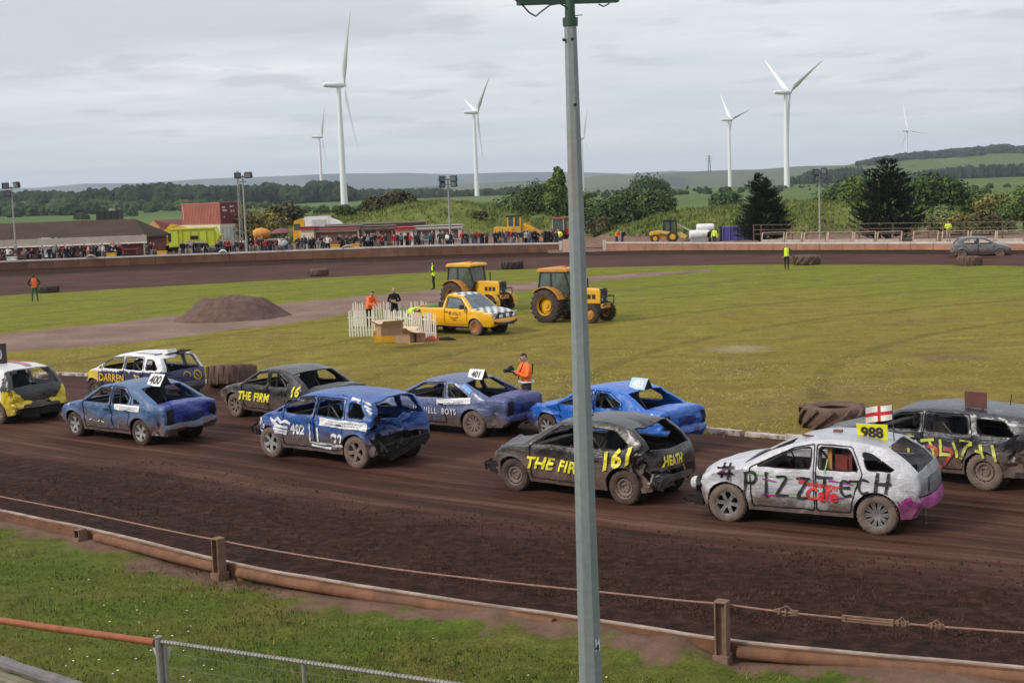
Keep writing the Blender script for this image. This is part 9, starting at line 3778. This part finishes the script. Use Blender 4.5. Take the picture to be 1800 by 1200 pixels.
# ---- wind turbines
TW = pm('turbine_white', (.70, .71, .72), .45, var=.03, scale=.05)
AX = radians(90 - 71)            # heading of the rotor axis: rotor to the right and slightly away
ax_d = V((cos(AX), sin(AX), 0))
ax_s = V((-ax_d.y, ax_d.x, 0))   # horizontal, in the rotor plane
def turbine(hub, base, L_px, angs_, label, hub_h=72.0):
	d = hub_h * FPX / hypot(base[0] - hub[0], base[1] - hub[1])
	hp = AT(hub[0], hub[1], d)
	bp = AT(base[0], base[1], d)
	t = thing('wind_turbine', label, 'wind turbine', (hp.x, hp.y, bp.z), 0, 'white wind turbines on the plain')
	H_ = hp.z - bp.z
	gz = land_h(hp.x, hp.y) - bp.z - 1
	B = L_px * d / FPX
	m = MB()
	m.tube([(0, 0, min(gz, -.5)), (0, 0, H_ * .5), (0, 0, H_ - 1.2)], [2.05, 1.65, 1.15], 20)
	m.build('tower', [TW], t, True)
	m = MB()
	c = V((0, 0, H_))
	up = V((0, 0, 1))
	def ring(s, w, hh, dz):
		return [c + ax_d * s + ax_s * (w * cos(a)) + up * (hh * sin(a) + dz) for a in [2 * pi * k / 12 for k in range(12)]]
	rings = [ring(-9.2, .5, .5, .35), ring(-8.6, 1.25, 1.25, .25), ring(-4, 1.6, 1.6, .15), ring(1.8, 1.65, 1.65, 0), ring(2.3, 1.3, 1.3, 0)]
	vs = [p for r in rings for p in r]
	fs = [tuple(range(11, -1, -1)), tuple(range(48, 60))]
	for i in range(4):
		for k in range(12):
			fs.append((i * 12 + k, i * 12 + (k + 1) % 12, i * 12 + 12 + (k + 1) % 12, i * 12 + 12 + k))
	m.add(vs, fs)
	m.build('nacelle', [TW], t, True)
	m = MB()
	m.bar(c + ax_d * -8.4 + up * 1.4, c + ax_d * -8.8 + up * 3.0, .15, .15)
	m.build('wind_vane', [MASTM], t)
	m = MB()
	rings = [ring(2.3, 1.35, 1.35, 0), ring(3.4, 1.25, 1.25, 0), ring(4.4, .75, .75, 0), ring(4.8, .1, .1, 0)]
	vs = [p for r in rings for p in r]
	fs = []
	for i in range(3):
		for k in range(12):
			fs.append((i * 12 + k, i * 12 + (k + 1) % 12, i * 12 + 12 + (k + 1) % 12, i * 12 + 12 + k))
	fs.append(tuple(range(36, 48)))
	m.add(vs, fs)
	hb = m.build('hub', [TW], t, True)
	hc = c + ax_d * 3.3
	for a in angs_:
		a = radians(a)
		r = up * cos(a) - ax_s * sin(a)
		tan = ax_d.cross(r).normalized()
		m = MB()
		sec = [(0, .62, .62), (.05, .62, .6), (.12, 1.15, .42), (.22, 1.55, .32), (.4, 1.1, .22), (.7, .62, .12), (.93, .34, .06), (1.0, .08, .03)]
		vs, fs = [], []
		for s, ch, th in sec:
			tw = .75 + .35 * (1 - s)
			cx = tan * cos(tw) + ax_d * sin(tw)
			cn = ax_d * cos(tw) - tan * sin(tw)
			o_ = hc + r * (.8 + B * s) + ax_d * (1.2 * s * s) + cx * (-.35 * ch if .08 < s else 0)
			for k in range(8):
				q = 2 * pi * k / 8
				vs.append(o_ + cx * (ch * cos(q)) + cn * (th * sin(q)))
		for i in range(len(sec) - 1):
			for k in range(8):
				fs.append((i * 8 + k, i * 8 + (k + 1) % 8, i * 8 + 8 + (k + 1) % 8, i * 8 + 8 + k))
		fs.append(tuple(range((len(sec) - 1) * 8, len(sec) * 8)))
		m.add(vs, fs)
		m.build('blade', [TW], t, True)
turbine((595, 150), (604, 364), 132, (28, 148, 268), 'nearest tallest wind turbine with one blade straight up at the left')
turbine((561, 241), (566, 349), 56, (30, 150, 270), 'small distant wind turbine just left of the tallest one')
turbine((833, 198), (839, 345), 84, (50, 170, 290), 'middle sized wind turbine left of the grey mast')
turbine((1022, 243), (1028, 340), 55, (20, 140, 260), 'distant wind turbine half hidden behind the grey mast')
turbine((1281, 211), (1287, 331), 62, (-42, 78, 198), 'medium wind turbine with its blades in a Y left of the smaller cypress')
turbine((1381, 163), (1388, 346), 108, (-54, 66, 186), 'large wind turbine with its blades in a Y right of the smaller cypress')
turbine((1594, 230), (1597, 303), 52, (-20, 100, 220), 'smallest wind turbine above the big cypress on the right')
# pylon on the moor
p = AT(1247, 302, 3200)
t = thing('pylon', 'lattice electricity pylon on the skyline of the moor', 'pylon', (p.x, p.y, p.z - 5))
m = MB()
for sx in (-1, 1):
	for sy_ in (-1, 1):
		m.bar((sx * 3.5, sy_ * 3.5, 0), (sx * .8, sy_ * .8, 44), .9, .9)
for k in range(6):
	z = 6 * k + 4
	w = 3.5 - 2.7 * z / 44
	m.bar((-w, -w, z), (w * .85, -w * .85, z + 6), .5, .5)
	m.bar((w, -w, z), (-w * .85, -w * .85, z + 6), .5, .5)
for z, l in ((30, 6), (36, 7.5), (42, 5)):
	m.bar((-l, 0, z), (l, 0, z), .7, .9)
o = m.build('lattice', [pm('pylon_grey', (.10, .11, .12), .6)], t)
o['kind'] = 'stuff'
haze()
